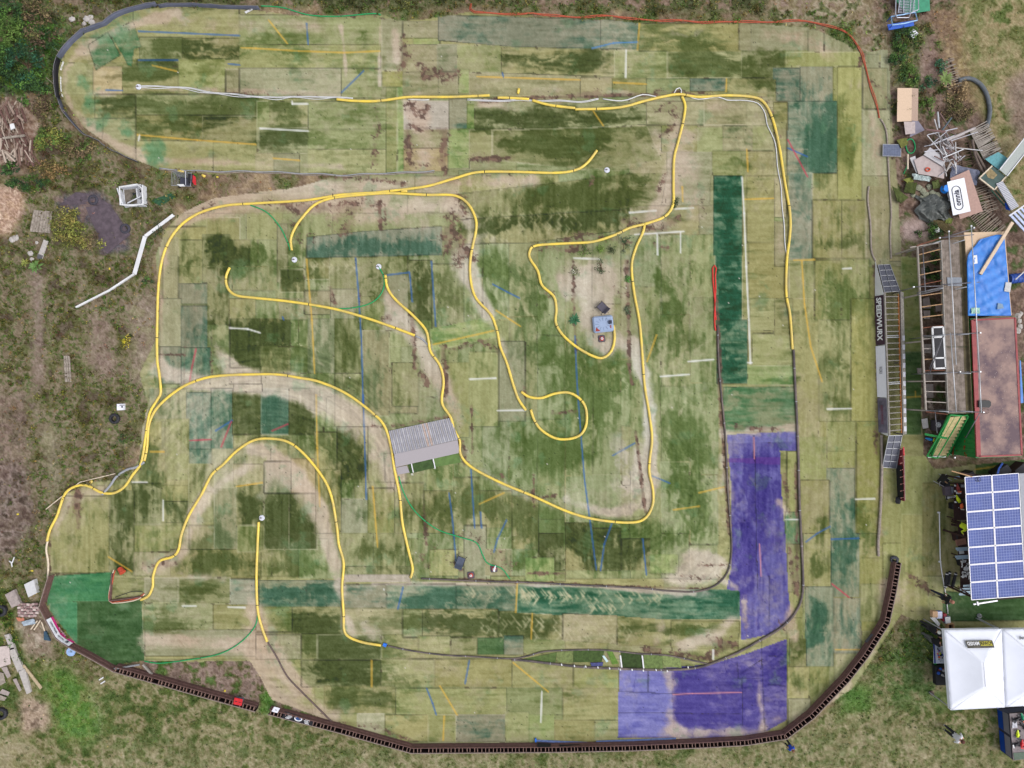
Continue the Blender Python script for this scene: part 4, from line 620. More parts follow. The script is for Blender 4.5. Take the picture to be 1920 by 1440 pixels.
for a, b, lab in (((752, 359), (764, 359), 'stub of yellow pipe lying across the twin yellow pipes'), ((973, 167), (971, 177), 'upright looking stub of yellow pipe just above the top divider'), ((170, 905), (175, 901), 'tiny yellow pipe stub beside the grey crossing pipe')):
    ribbed('pipe_stub', [a, b], .08, YEL, lab, 'pipe', 'yellow pipe stubs', 0)
ribbed('drain_pipe', [(91, 1014), (88, 1030), (92, 1055), (91, 1082)], .06, CREAM, 'faded cream pipe ending at the bright green corner turf', 'pipe', None, 0)
G_ = 'thin green hoses on the track'
for pts, lab in (([(490, 12), (530, 15), (580, 29), (640, 31), (700, 26), (714, 29)], 'thin green hose along the top left edge of the track'), ([(470, 385), (500, 398), (525, 425), (540, 455), (545, 470)], 'thin green hose curving down to the left of the middle disc'),
    ([(710, 500), (720, 520), (718, 545), (700, 566), (670, 576), (630, 579), (585, 574)], 'thin green hose hooked from the white disc under the yellow pipe'), ([(748, 893), (758, 925), (780, 960), (818, 991), (860, 1006), (893, 1017), (905, 1040), (915, 1056), (940, 1065), (956, 1085)], 'long thin green hose winding past the grey chair'),
    ([(484, 1150), (478, 1175), (450, 1205), (410, 1226), (350, 1237), (300, 1243), (272, 1239)], 'thin green hose ending at the dark green new turf')):
    ribbed('garden_hose', pts, .034, GRNH, lab, 'hose', G_, 3.2, BLK, 6, 1, rib=False)
def bundle(name, pts, n, r, mat, label, cat, spread=.05, partname='strand', jit=.03, zz=0):
    t = None; W = catmull([P(a, b, 0) for a, b in pts], .25); rr_ = random.Random(len(pts) * 3 + n); t = thing(name, label, cat, W[0])
    for k in range(n):
        off = (k - (n - 1) / 2) * spread; L = []
        ph = rr_.uniform(0, 6)
        for i, p in enumerate(W):
            a, b = W[max(i - 1, 0)], W[min(i + 1, len(W) - 1)]; d = (b - a).normalized(); s = Vector((-d.y, d.x, 0)); q = p + s * (off + jit * math.sin(i * .7 + ph))
            L.append(Vector((q.x, q.y, .03 + r + (k % 2) * r + zz)) - Vector((W[0].x, W[0].y, 0)))
        bm = NB(); tube(bm, L, r, 6); obj(partname, bm, mat if not isinstance(mat, list) else mat[k % len(mat)], t, True)
    return t
bundle('cable_conduit', [(262, 163), (290, 164), (340, 165), (380, 172), (430, 178), (480, 182), (520, 185), (545, 182), (590, 184), (630, 183), (662, 187)], 3, .02, WHT, 'bundle of white corrugated tubes from the left disc along the top lane divider', 'cable bundle', .055)
bundle('cable_conduit', [(765, 188), (805, 187)], 1, .028, WHT, 'short white tube half hidden in litter beside the top divider', 'cable bundle')
bundle('cable_conduit', [(876, 187), (905, 190), (945, 189), (985, 189), (1040, 190), (1090, 191), (1122, 187)], 2, .022, WHT, 'white tube pair beside the middle of the top divider', 'cable bundle', .05)
bundle('cable_conduit', [(1130, 187), (1165, 189), (1185, 185), (1205, 179), (1230, 182)], 1, .035, WHT, 'single white tube arching above the long yellow pipe', 'cable bundle')
bundle('cable_conduit', [(1264, 176), (1268, 168), (1274, 165), (1278, 170), (1277, 177)], 1, .035, WHT, 'small white hooked tube at the top lane junction', 'cable bundle')
bundle('cable_conduit', [(1292, 182), (1308, 186), (1345, 183), (1362, 189), (1395, 188), (1420, 195), (1434, 215), (1438, 232), (1452, 270), (1460, 330), (1466, 380), (1470, 440), (1475, 480)], 1, .03, WHT, 'long white tube following the inside of the top right yellow pipe', 'cable bundle')
bundle('cable_conduit', [(300, 318), (350, 321), (400, 323), (480, 323), (530, 325), (600, 328), (650, 330), (700, 327), (760, 325), (815, 322)], 2, .03, [BGE, GRY], 'muddy grey tube pair along the lower edge of the top left loop', 'cable bundle', .06)
bundle('kerb_hose', [(884, 8), (882, 18), (890, 24), (930, 26), (980, 28), (1000, 26), (1070, 33), (1145, 31), (1200, 38), (1280, 40), (1330, 43), (1385, 41), (1430, 43), (1480, 40), (1525, 43), (1570, 55), (1595, 70), (1614, 98), (1618, 115), (1628, 150), (1640, 190), (1648, 222)], 2, .026, ORG, 'long orange hose edging the top and upper right of the track', 'hose', .05)
ribbed('drain_pipe', [(1650, 224), (1657, 235), (1662, 255), (1664, 300), (1667, 350), (1670, 400), (1668, 440), (1670, 485)], .05, BGE, 'muddy brown pipe running down to the footbridge, right one of two', 'pipe', None, 0, rib=False)
ribbed('drain_pipe', [(1628, 350), (1626, 375), (1631, 420), (1633, 470), (1641, 490)], .055, BGE, 'muddy grey pipe running down to the footbridge, left one with a white end', 'pipe', None, 0, rib=False)
ribbed('drain_pipe', [(1651, 815), (1652, 850), (1652, 880), (1650, 940), (1647, 990), (1645, 1020), (1646, 1042)], .085, BGE, 'thick muddy pipe running down from the lower footbridge ramp', 'pipe', None, 0)
ribbed('conduit_end', [(1647, 1038), (1645, 1042)], .06, WHT, 'white cap at the lower end of the thick muddy pipe', 'cap', None, 0)
bundle('red_hose', [(1341, 620), (1339, 580), (1338, 540), (1336, 515), (1335, 503), (1339, 497), (1343, 503), (1341, 518), (1340, 560), (1342, 600)], 1, .045, RDH, 'red hose doubled into a long loop beside the deep green strip', 'hose')
ribbed('kerb_pipe', [(1345, 610), (1347, 680), (1352, 740), (1358, 800), (1361, 850), (1364, 920), (1369, 980), (1371, 1030), (1366, 1065), (1352, 1088), (1330, 1102), (1300, 1109), (1250, 1107), (1200, 1102), (1100, 1097), (1000, 1092), (900, 1089), (790, 1084)], .055, DGRY, 'dark pipe kerb down the inner straight and along the chevron strip', 'pipe', 'dark pipe kerbs', 2.6, GRY)
ribbed('kerb_pipe', [(1487, 656), (1489, 700), (1492, 760), (1494, 810), (1496, 860), (1498, 940), (1501, 1000), (1504, 1060), (1504, 1110), (1492, 1145), (1465, 1175), (1420, 1202), (1370, 1228), (1310, 1250), (1250, 1255), (1200, 1254), (1100, 1250), (1040, 1244), (990, 1238), (960, 1236)], .075, DGRY, 'thick dark pipe kerb right of the purple strip and round the bottom bend', 'pipe', 'dark pipe kerbs', 2.2, GRY)
ribbed('kerb_pipe', [(727, 1210), (770, 1219), (830, 1227), (900, 1231), (960, 1234), (990, 1229), (1020, 1221), (1070, 1218), (1130, 1218), (1200, 1225), (1250, 1228), (1300, 1238), (1330, 1245)], .05, DGRY, 'dark pipe kerb curving along the top of the narrow weedy island', 'pipe', 'dark pipe kerbs', 1.8, GRY)
ribbed('kerb_pipe', [(503, 1204), (520, 1232), (540, 1268), (570, 1300), (600, 1330), (626, 1356)], .05, BRNP, 'brown pipe kerb running diagonally to the barrier', 'pipe', 'dark pipe kerbs', 3, BRNP)
ribbed('grey_pipe', [(779, 630), (792, 636), (802, 646)], .05, GRY, 'short grey pipe joining two yellow pipes left of the turf mat', 'pipe', None, 0)
ribbed('grey_pipe', [(193, 927), (208, 910), (220, 893), (240, 880), (256, 876), (272, 866)], .075, GRY, 'grey pipe crossing over the yellow pipe in the left corner', 'pipe', None, 1.2)
bundle('marker_rope', [(216, 1068), (214, 1075), (212, 1090), (207, 1110), (206, 1126), (212, 1130), (240, 1126), (262, 1120), (272, 1112)], 2, .035, [CREAM, ORG], 'cream and orange hose pair round the brown corner patch', 'hose', .07)
bundle('blue_cable', [(1830, 860), (1823, 870), (1819, 885), (1822, 893)], 3, .018, M('blue_cable', (60, 100, 190), .5), 'blue cables hanging between the container and the solar roof', 'cable', .035, 'cable', .02, 2.2)
bundle('ground_conduit', [(1760, 960), (1761, 1010), (1762, 1050), (1766, 1080), (1773, 1120), (1776, 1150)], 1, .034, WHT, 'straight white pipe on the turf left of the solar roof', 'pipe', .05, 'pipe', 0)
ribbed('green_coil', [(1707 + 9 * math.cos(a * .5) * (1 + .06 * math.sin(a)), 274 + 14 * math.sin(a * .5)) for a in range(0, 27)], .035, GRNH, 'coiled green hose in the junk below the plywood sheet', 'hose', None, 0, rib=False)
ribbed('garden_hose', [(1701, 305), (1699, 315), (1694, 326)], .03, GRNH, 'short green hose end beside the grey broken boards', 'hose', None, 0, rib=False)
ribbed('black_culvert', [(1795, 152), (1815, 148), (1835, 158), (1848, 180), (1854, 205), (1852, 225), (1848, 240)], .13, M('slate_plastic', (92, 98, 104), .6), 'big grey plastic pipe bent in an arc on the right meadow', 'pipe', None, 0)
# ================================================================ BARRIERS, FABRIC KERB, BANNERS
BROWN = M('brown_board', (106, 78, 74), .75, var=.14, scale=5, bump=.3); GAP_DK = M('rung_gap_dark', (46, 32, 32), .9, var=.2); RAIL = M('weathered_rail', (146, 130, 122), .8, var=.15); RUNG = M('brown_rung', (136, 108, 98), .8, var=.15)
BLKF = M('black_banner', (26, 26, 34), .6, var=.1); WHTF = M('white_banner', (222, 222, 232), .6, var=.03); MAG = M('magenta_banner', (190, 46, 120), .6, var=.05); SLATE = M('slate_fabric', (96, 100, 118), .85, var=.1, scale=2, bump=.3)
INK = M('dark_lettering', (40, 42, 60), .7, var=.05); WINK = M('white_lettering', (226, 226, 230), .7, var=.02); PINKI = M('pink_lettering', (220, 150, 190), .7, var=.02)
def poly_resample(pts, n):
    L = [0]
    for i in range(1, len(pts)): L.append(L[-1] + (pts[i] - pts[i - 1]).length)
    out = []
    for k in range(n + 1):
        s = L[-1] * k / n; i = 1
        while i < len(L) - 1 and L[i] < s: i += 1
        t = (s - L[i - 1]) / max(L[i] - L[i - 1], 1e-6); out.append(pts[i - 1].lerp(pts[i], t))
    return out
def inward(a, b):
    d = (b - a); d.z = 0; d.normalize(); s = Vector((-d.y, d.x, 0)); m = (a + b) / 2
    return s if s.dot(-m) > 0 else -s
BG_ = 'brown slatted barrier sections along the outer edge'
_jr = random.Random(31)
def barrier(pts, label, H=.5, Wd=.27, rungs=True, pitch=.215):
    "pts: outer top rail in photograph pixels at height H"
    W = [P(a, b, H) for a, b in pts]; o0 = W[0].copy(); o0.z = 0; t = thing('slatted_barrier', label, 'barrier', o0, group=BG_)
    N = [inward(W[max(i - 1, 0)], W[min(i + 1, len(W) - 1)]) for i in range(len(W))]
    bm = NB()
    for i in range(len(W) - 1):
        a = W[i] + N[i] * (Wd if rungs else .02) - o0; b = W[i + 1] + N[i + 1] * (Wd if rungs else .02) - o0; d = (b - a).normalized(); e = N[i] * .06
        for z in (.12, .365):   # two boards, slightly leaning
            q = [a + e * (1 - (z - .118) / .5), b + e * (1 - (z - .118) / .5)]
            q[0].z = q[1].z = z; beam(bm, q[0] + d * .004, q[1] - d * .004, .035, .235)
    obj('panel', bm, BROWN, t)
    bm = NB()
    for i in range(len(W) - 1): beam(bm, W[i] - o0 + Vector((0, 0, -.02)), W[i + 1] - o0 + Vector((0, 0, -.02)), .035, .06)
    obj('outer_rail', bm, RAIL, t)
    if rungs:
        bm = NB()
        for i in range(len(W) - 1):
            a, b = W[i] + N[i] * .13 - o0, W[i + 1] + N[i + 1] * .13 - o0; a.z = b.z = .04; beam(bm, a, b, Wd - .04, .02); a, b = W[i] - o0, W[i + 1] - o0; a.z = b.z = .23; beam(bm, a, b, .02, .44)
        obj('gap_backing', bm, GAP_DK, t)  # dark backing: its colour stands in for the shade between the rungs
        for i in range(len(W) - 1):
            L = (W[i + 1] - W[i]).length; n = max(1, int(L / pitch))
            for k in range(n):
                f = (k + .5 + _jr.uniform(-.16, .16)) / n; a = W[i].lerp(W[i + 1], f) - o0; nn = N[i].lerp(N[i + 1], f); c = a + nn * (Wd - .018); a.z = c.z = .42
                if _jr.random() < .04: continue
                b_ = NB(); beam(b_, a + nn * .02, c + Vector((0, 0, _jr.uniform(-.05, .01))), .035, .1); beam(b_, Vector((a.x, a.y, .0)) + nn * .03, Vector((a.x, a.y, .38)) + nn * .03, .03, .03, up=(1, 0, 0)); obj('rung', b_, RUNG, t)
    return t, W, N
barrier([(90, 1080), (72, 1140)], 'dark leaning barrier section left of the bright green turf', rungs=False)
barrier([(72, 1140), (86, 1166), (104, 1198), (128, 1214)], 'barrier section behind the white and pink banner', rungs=False)
barrier([(128, 1214), (168, 1235), (212, 1260)], 'plain brown board section right of the pale blue disc', rungs=False)
barrier([(212, 1260), (345, 1298)], 'slatted barrier section starting at the lower left corner'); barrier([(345, 1298), (478, 1335)], 'slatted barrier section with the red box beside it')
barrier([(502, 1340), (636, 1375)], 'slatted barrier section carrying the black crest banner'); barrier([(636, 1375), (771, 1413)], 'slatted barrier section just left of the bottom bend')
for a, b, l in (((771, 1413), (900, 1412), 'leftmost straight slatted section of the bottom run'), ((900, 1412), (1040, 1411), 'slatted section behind the left black strip of the bottom run'), ((1040, 1411), (1190, 1408), 'slatted section below the right half of the olive turf'), ((1190, 1408), (1330, 1402), 'slatted section below the left half of the purple patch'), ((1330, 1402), (1400, 1398), 'short slatted section below the middle of the purple patch'), ((1400, 1398), (1476, 1386), 'slatted section where the barrier begins to curve up')): barrier([a, b], l)
for pts, l in (([(1476, 1386), (1527, 1347)], 'first rising section of the curved barrier, by the blue person'), ([(1527, 1347), (1592, 1279)], 'second rising section of the curved barrier'), ([(1592, 1279), (1628, 1233)], 'third rising section of the curved barrier, short'), ([(1628, 1233), (1668, 1170)], 'fourth rising section of the curved barrier, with a black mat'), ([(1668, 1170), (1681, 1110)], 'fifth section of the curved barrier, nearly upright'), ([(1681, 1110), (1690, 1056)], 'topmost section of the curved barrier, ending at a black tyre')): barrier(pts, l)
def face_strip(bm, a, b, z0, z1, n, off, mi=0, lean=0.0):
    q = [a + n * (off + lean), b + n * (off + lean), b + n * off, a + n * off]
    vs = [bm.verts.new((q[0].x, q[0].y, z0)), bm.verts.new((q[1].x, q[1].y, z0)), bm.verts.new((q[2].x, q[2].y, z1)), bm.verts.new((q[3].x, q[3].y, z1))]
    f = bm.faces.new(vs); f.material_index = mi
    bk = [bm.verts.new(v.co - n * .006) for v in vs]; g = bm.faces.new(bk[::-1]); g.material_index = mi
    for i in range(4): h = bm.faces.new((vs[i], bk[i], bk[(i + 1) % 4], vs[(i + 1) % 4])); h.material_index = mi
def wall_text(txt, a, b, z, n, size, mat, par, o0, sx=1.0, bold=0.0, off=.012, sp=1.0, lean=0):
    "lettering on the wall face, read by someone standing inside the track"
    x = (b - a).normalized(); m = (a + b) / 2 + n * off; m.z = z; up = Vector((0, 0, 1)); up = (up - n * lean).normalized(); nn = x.cross(up)
    if nn.dot(n) < 0: x = -x; nn = x.cross(up)
    mt = Matrix(((x.x, up.x, nn.x, m.x - o0.x), (x.y, up.y, nn.y, m.y - o0.y), (x.z, up.z, nn.z, m.z - o0.z), (0, 0, 0, 1)))
    return text_mesh(txt, size, mat, par, 'lettering', mt, bold, .002, sx, sp)
# white and magenta banner on the corner barrier
Wb = [P(a, b, .5) for a, b in ((85, 1163), (94, 1180), (104, 1197), (114, 1205), (128, 1213))]; o0 = Wb[0].copy(); o0.z = 0
t = thing('banner', 'white banner with a magenta lower band draped on the lower left barrier', 'banner', o0); bm = NB(); bm2 = NB()
for i in range(4):
    n = inward(Wb[i], Wb[i + 1]); a, b = Wb[i] - o0, Wb[i + 1] - o0
    face_strip(bm, a, b, .2, .53, n, .085, 0, .05); face_strip(bm2, a, b, .04, .199, n, .135, 0, .02)
obj('cloth', bm, WHTF, t); obj('lower_band', bm2, MAG, t)
wall_text('REVOLUTION', Wb[0], Wb[2], .4, inward(Wb[0], Wb[2]), .17, INK, t, o0, .8, .004, .155, .9); wall_text('THE CARE', Wb[2], Wb[3], .4, inward(Wb[2], Wb[3]), .14, INK, t, o0, .7, .003, .17)
wall_text('S', Wb[3], Wb[4], .37, inward(Wb[3], Wb[4]), .3, INK, t, o0, 1.3, .012, .16); wall_text('Infinitrte', Wb[1], Wb[3], .15, inward(Wb[1], Wb[3]), .18, PINKI, t, o0, 1, .004, .2)
# crest banner on the bottom left barrier: black cloth lying over rungs and panel
def flat_quad(px4, z, t=.01, nx=1, ny=1, bump=0, seed=1):
    "slab through four photograph points at heights z"
    z = z if isinstance(z, (list, tuple)) else [z] * 4; p = [P(a, b, q) for (a, b), q in zip(px4, z)]; r_ = random.Random(seed); G = []
    for j in range(ny + 1):
        v = j / ny; G.append([p[0].lerp(p[1], i / nx).lerp(p[3].lerp(p[2], i / nx), v) + Vector((0, 0, r_.uniform(-bump, bump))) for i in range(nx + 1)])
    return p, G
def slab(name, label, cat, px4, z, mat, t=.012, nx=1, ny=1, bump=0, group=None, seed=1, part=None, parent=None):
    p, G = flat_quad(px4, z, t, nx, ny, bump, seed); o0 = p[0].copy() if parent is None else Vector(parent.location)
    bm = NB(); sheet_thick(bm, [[q - o0 for q in row] for row in G], t)
    if parent is not None: return obj(name, bm, mat, parent)
    o = obj(name, bm, mat); o.location = o0; return tag(o, label, cat, group)
def child(name, par, mat, build, smooth=False):
    bm = NB(); build(bm); return obj(name, bm, mat, par, smooth)
def local(par, *pts): return [Vector(p) - Vector(par.location) for p in pts]
t = thing('banner', 'black banner with a white and blue crest on the bottom left barrier', 'banner', P(532, 1337, .3))
def cb(bm):
    p, G = flat_quad([(534, 1334), (591, 1350), (585, 1361), (528, 1346)], [.34, .34, .53, .53], .01, 6, 2, .006); sheet_thick(bm, [[q - Vector(t.location) for q in r] for r in G], .01)
child('cloth', t, BLKF, cb)
ax = (P(591, 1350, .4) - P(534, 1334, .4)).normalized(); ay = (P(528, 1346, .53) - P(534, 1334, .34)).normalized(); ctr = (P(534, 1334, .34) + P(585, 1361, .53)) / 2 - Vector(t.location) + Vector((0, 0, .012))
def on(u, v, dz=.006): return ctr + ax * u + ay * v + Vector((0, 0, dz))
def bars(bm):
    for s in (-1, 1):
        for k in range(5): beam(bm, on(s * .55 - .14 + .05 * s * (abs(k - 2) - 1), -.12 + k * .062, .008), on(s * .55 + .12 + .05 * s * (abs(k - 2) - 1), -.12 + k * .062, .008), .03, .004)
child('lettering', t, WINK, bars)
def crest(bm):
    vs = [bm.verts.new(on(.24 * math.cos(a * .3142) , .13 * math.sin(a * .3142), .01)) for a in range(20)]; bm.faces.new(vs)
child('crest', t, WINK, crest)
def crest2(bm):
    vs = [bm.verts.new(on(.17 * math.cos(a * .3142) , .08 * math.sin(a * .3142), .016)) for a in range(20)]; bm.faces.new(vs)
child('emblem', t, M('crest_blue', (50, 80, 130), .7), crest2)
t = thing('notice', 'small white notice board on the left end of the crest banner barrier', 'sign', P(517, 1331, .5)); loc = Vector(t.location)
child('board', t, WHTF, lambda bm: sheet_thick(bm, [[q - loc for q in r] for r in flat_quad([(514, 1325), (525, 1328), (520, 1337), (509, 1334)], [.4, .4, .56, .56])[1]], .01))
child('lettering', t, INK, lambda bm: beam(bm, P(516, 1331, .5) - loc + Vector((0, 0, .005)), P(519, 1332, .5) - loc + Vector((0, 0, .005)), .03, .01))
for q, l in (([(1008, 1393), (1033, 1394), (1032, 1401), (1007, 1401)], 'short black strip on the bottom barrier'), ([(1049, 1395), (1148, 1395), (1148, 1400), (1049, 1401)], 'long black strip on the bottom barrier')):
    slab('rubber_strip', l, 'rubber mat', q, [.2, .2, .5, .5], BLKF)
slab('blue_sheet', 'faded blue sheet strip tucked under the bottom of the turf', 'sheet', [(1004, 1387), (1118, 1392), (1118, 1397), (1006, 1391)], .05, M('faded_blue', (96, 116, 164), .8, var=.15)); slab('blue_sheet', 'faded blue sheet strip at the foot of the purple patch', 'sheet', [(1118, 1389), (1268, 1383), (1267, 1389), (1118, 1397)], .055, M('faded_blue'))
slab('blue_block', 'small bright blue block at the left end of the blue sheet strip', 'block', [(1003, 1385), (1006, 1385), (1006, 1392), (1003, 1392)], .12, M('bright_blue', (40, 110, 210), .6), .1)
slab('rubber_mat', 'black mat hung on the curved barrier at its fourth section', 'rubber mat', [(1634, 1188), (1638, 1190), (1626, 1205), (1621, 1203)], [.45, .5, .5, .45], BLKF, .02)
# fabric kerb round the top left loop
def fabric(name, base, H, lean, mat, label, cat, posts=()):
    W = catmull([P(a, b, 0) for a, b in base], .3); o0 = W[0].copy(); t = thing(name, label, cat, o0); bm = NB(); r_ = random.Random(4); G0 = []; G1 = []
    for i, p in enumerate(W):
        n = inward(W[max(i - 1, 0)], W[min(i + 1, len(W) - 1)]); wob = r_.uniform(-.012, .012); G0.append(p + n * wob - o0 + Vector((0, 0, .0))); G1.append(p - n * lean + n * wob * 2 - o0 + Vector((0, 0, H + r_.uniform(-.02, .02))))
    sheet_thick(bm, [G0, [a.lerp(b, .5) for a, b in zip(G0, G1)], G1], .02); obj('cloth', bm, mat, t, True)
    tb = NB(); tube(tb, [p + Vector((0, 0, .01)) for p in G1], .016, 6); obj('top_cord', tb, M('grey_cord', (120, 118, 122), .8), t, True)
    return t, W, o0
fabric('fabric_kerb', [(300, 16), (330, 13), (380, 14), (430, 17), (488, 18)], .36, .04, SLATE, 'slate blue fabric edging along the top of the top left loop', 'fabric edging')
fabric('fabric_kerb', [(297, 12), (260, 19), (235, 27), (212, 38), (200, 48), (178, 56), (160, 62), (150, 71), (138, 82), (124, 98), (115, 112)], .4, .06, SLATE, 'slate blue fabric edging round the upper left bend of the loop', 'fabric edging')
fabric('fabric_kerb', [(114, 186), (119, 200), (130, 220), (148, 240), (165, 255), (190, 268), (215, 284), (240, 297), (262, 306)], .3, .04, M('dark_slate_fabric', (70, 72, 84), .9, var=.15), 'dark slate fabric edging round the lower left bend of the loop', 'fabric edging')
t, W, o0 = fabric('banner', [(115, 113), (111, 126), (110, 140), (110, 158), (111, 170), (114, 186)], .4, .05, BLKF, 'black banner with illegible white lettering on the far left bend of the loop', 'banner')
W = [P(a, b, .4) for a, b in ((111, 114), (107, 126), (106, 140), (106, 158), (107, 170), (110, 185))]
for a, b, s, tx, z in ((W[1], W[0], .15, 'BATTERIES', .27), (W[3], W[2], .13, 'SERVO ESC', .26), (W[4], W[3], .13, 'MOTORS', .26), (W[5], W[4], .17, 'RC', .24)): wall_text(tx, a, b, z, inward(a, b), s, WINK, t, o0, .75, .006, .16, 1, .1)
for k, (a, b, c, d) in enumerate(((86, 145, 100, 157), (98, 88, 112, 98), (153, 46, 160, 55), (199, 15, 210, 26), (264, 1, 270, 8), (110, 200, 122, 210))):
    o = child('guy_stake', None, RAIL, lambda bm: tube(bm, [P(a, b, .05), P(c, d, .3)], .02, 6)); tag(o, ('grey stake propping the banner on the far left bend', 'grey stake propping the upper left fabric edging', 'grey stake above the wavy fabric edging', 'grey stake near the top of the fabric edging', 'grey stake at the very top edge of the loop', 'grey stake behind the lower left fabric edging')[k], 'stake', 'stakes propping the fabric edging')
slab('plank', 'white offcut lying by the green hose at the top of the loop', 'plank', [(458, 22), (472, 15), (474, 18), (461, 25)], .06, WHT, .03)
# white fascia boards on the left weeds
for k, (a, b) in enumerate((((142, 576), (205, 544)), ((205, 544), (252, 513)), ((252, 514), (272, 443)), ((272, 443), (325, 403)))):
    A, B = P(*a, .25), P(*b, .25); o = child('fascia_board', None, WHT, lambda bm: (beam(bm, A, B, (.1, .1, .24, .18)[k], .03), beam(bm, A + Vector((0, 0, -.1)), B + Vector((0, 0, -.1)), .03, .2)))
    tag(o, ('white plastic board at the lower left end of the bent white run', 'thin white board just right of the lower left one in the bent run', 'wide white board, third and steepest of the bent white run', 'white board at the upper right end of the bent white run')[k], 'board', 'white plastic boards on the weeds')
for k, (a, b) in enumerate((((86, 955), (150, 904)), ((150, 904), (216, 888)))):
    o = child('trim_strip', None, CREAM, lambda bm: beam(bm, P(*a, .08), P(*b, .08), .045, .04)); tag(o, ('pale thin strip crossing the yellow pipe in the left corner', 'pale thin strip pointing at the grey crossing pipe')[k], 'strip')
# ================================================================ FOOTBRIDGE along the right straight
GALV = M('galvanised', (150, 152, 158), .45, .5, var=.1); MESHM = M('grating', (98, 100, 112), .6, .3, var=.15, scale=40); JOIST = M('grey_timber', (150, 144, 138), .85, var=.12, scale=8); ORT = M('orange_timber', (168, 108, 56), .7, var=.15); DKP = M('dark_plum', (66, 44, 58), .6, var=.1)
FB = thing('footbridge', 'long raised footbridge frame with ladder joists and grating ramps on the right', 'footbridge', P(1675, 680, 0)); fl = Vector(FB.location)
HB = .72
def F(px, py, z=HB): return P(px, py, z) - fl
child('side_beam', FB, JOIST, lambda bm: beam(bm, F(1658, 548), F(1667, 816), .07, .16)); child('side_beam', FB, JOIST, lambda bm: beam(bm, F(1688, 546), F(1693, 816), .06, .16)); child('side_beam', FB, ORT, lambda bm: beam(bm, F(1684, 552), F(1690, 812), .045, .1))
for k in range(24):
    f = (k + .75) / 24.5; a = F(1658 + 9 * f, 548 + 268 * f); b = F(1684 + 6 * f, 548 + 266 * f)
    dbl = k in (7, 15)
    child('joist', FB, GALV if dbl else JOIST, lambda bm: (beam(bm, a + Vector((.035, 0, -.02)), b, .05, .1), dbl and beam(bm, a + Vector((.035, .1, -.02)), b + Vector((0, .1, 0)), .04, .08)))
for (a, b, z0) in (((1658, 548), 0, 0), ((1687, 547), 0, 0), ((1662, 680), 0, 0), ((1690, 680), 0, 0), ((1667, 814), 0, 0), ((1692, 814), 0, 0)):
    q = F(*a); child('leg', FB, JOIST, lambda bm: beam(bm, Vector((q.x, q.y, 0)), Vector((q.x, q.y, HB - .09)), .08, .08, up=(1, 0, 0)))
def ramp(pl, label):
    p, G = flat_quad(*pl, .03, 2, 5); child('ramp_mesh', FB, MESHM, lambda bm: sheet_thick(bm, [[q - fl for q in r] for r in G], .03))
    child('ramp_frame', FB, GALV, lambda bm: ([beam(bm, G[j][0] - fl + Vector((0, 0, .015)), G[j][2] - fl + Vector((0, 0, .015)), .03, .03) for j in range(6)], [beam(bm, G[0][i] - fl + Vector((0, 0, .02)), G[5][i] - fl + Vector((0, 0, .02)), .035 if i != 1 else .02, .05) for i in range(3)]))
ramp(([(1646, 497), (1668, 496), (1687, 546), (1658, 548)], [.12, .12, HB, HB]), 'a'); ramp(([(1666, 817), (1691, 816), (1680, 878), (1654, 876)], [HB, HB, .1, .1]), 'b')
def wallpoly(par, name, mat, pts):
    vs = [Vector(P(a, b, z)) - Vector(par.location) for a, b, z in pts]
    def g(bm):
        A = [bm.verts.new(v) for v in vs]; B = [bm.verts.new(v + Vector((.012, 0, 0))) for v in vs]; bm.faces.new(A); bm.faces.new(B[::-1]); n = len(vs)
        for i in range(n): bm.faces.new((A[i], B[i], B[(i + 1) % n], A[(i + 1) % n]))
    return child(name, par, mat, g)
wallpoly(FB, 'side_skirt', WHT, [(1641, 489, .05), (1656, 549, HB + .03), (1657, 552, HB + .03), (1640, 556, .0)])
wallpoly(FB, 'side_sheet', WHT, [(1642, 548, 0), (1657, 548, HB), (1666, 818, HB), (1651, 812, 0)])
wx = lambda py: 0
def bpanel(name, mat, y0, y1, z0, z1, off=.02):
    def X_(y, z): f = (y - 548) / 268; return Vector(((P(1657 + 9 * f, y, HB).x) - off - (HB - z) * .3, P(0, y, HB).y, z)) - fl  # foot flared outward so the panel faces catch more light
    vs = [X_(y0, z0), X_(y1, z0), X_(y1, z1), X_(y0, z1)]
    def g(bm):
        A = [bm.verts.new(v) for v in vs]; B = [bm.verts.new(v + Vector((.008, 0, 0))) for v in vs]; bm.faces.new(A); bm.faces.new(B[::-1])
        for i in range(4): bm.faces.new((A[i], B[i], B[(i + 1) % 4], A[(i + 1) % 4]))
    return child(name, None, mat, g), vs
o, vs = bpanel('banner', DKP, 553, 646, .08, .7); o.location = fl; tag(o, 'dark plum banner with large white lettering on the footbridge side', 'banner')
def side_text(par, txt, y, z, size, mat, sx=1, bold=0, off=.045, rot=0):
    f = (y - 548) / 268; m = Vector((P(1657 + 9 * f, y, HB).x - off, P(0, y, HB).y, z)) - fl; m.x -= (HB - z) * .3
    x = Vector((.034, -1, 0)).normalized(); up = Vector((.3, .01, 1)).normalized(); nn = x.cross(up)
    if nn.x > 0: pass
    mt = Matrix(((x.x, up.x, nn.x, m.x), (x.y, up.y, nn.y, m.y), (x.z, up.z, nn.z, m.z), (0, 0, 0, 1)))
    return text_mesh(txt, size, mat, par, 'lettering', mt, bold, .002, sx)
side_text(o, 'SPEEDWURX', 597, .38, .5, WINK, .88, .016)
o, vs = bpanel('banner', WHTF, 648, 745, .04, .7, .022); o.location = fl; tag(o, 'white banner with a small dark logo on the footbridge side', 'banner'); side_text(o, 'WORX', 694, .36, .34, INK, .42, -.004)
o, vs = bpanel('banner', M('grey_violet_banner', (112, 106, 124), .6, var=.25, scale=2), 747, 812, .06, .68, .03); o.location = fl; tag(o, 'grey violet banner with a faded red design at the lower end of the footbridge', 'banner')
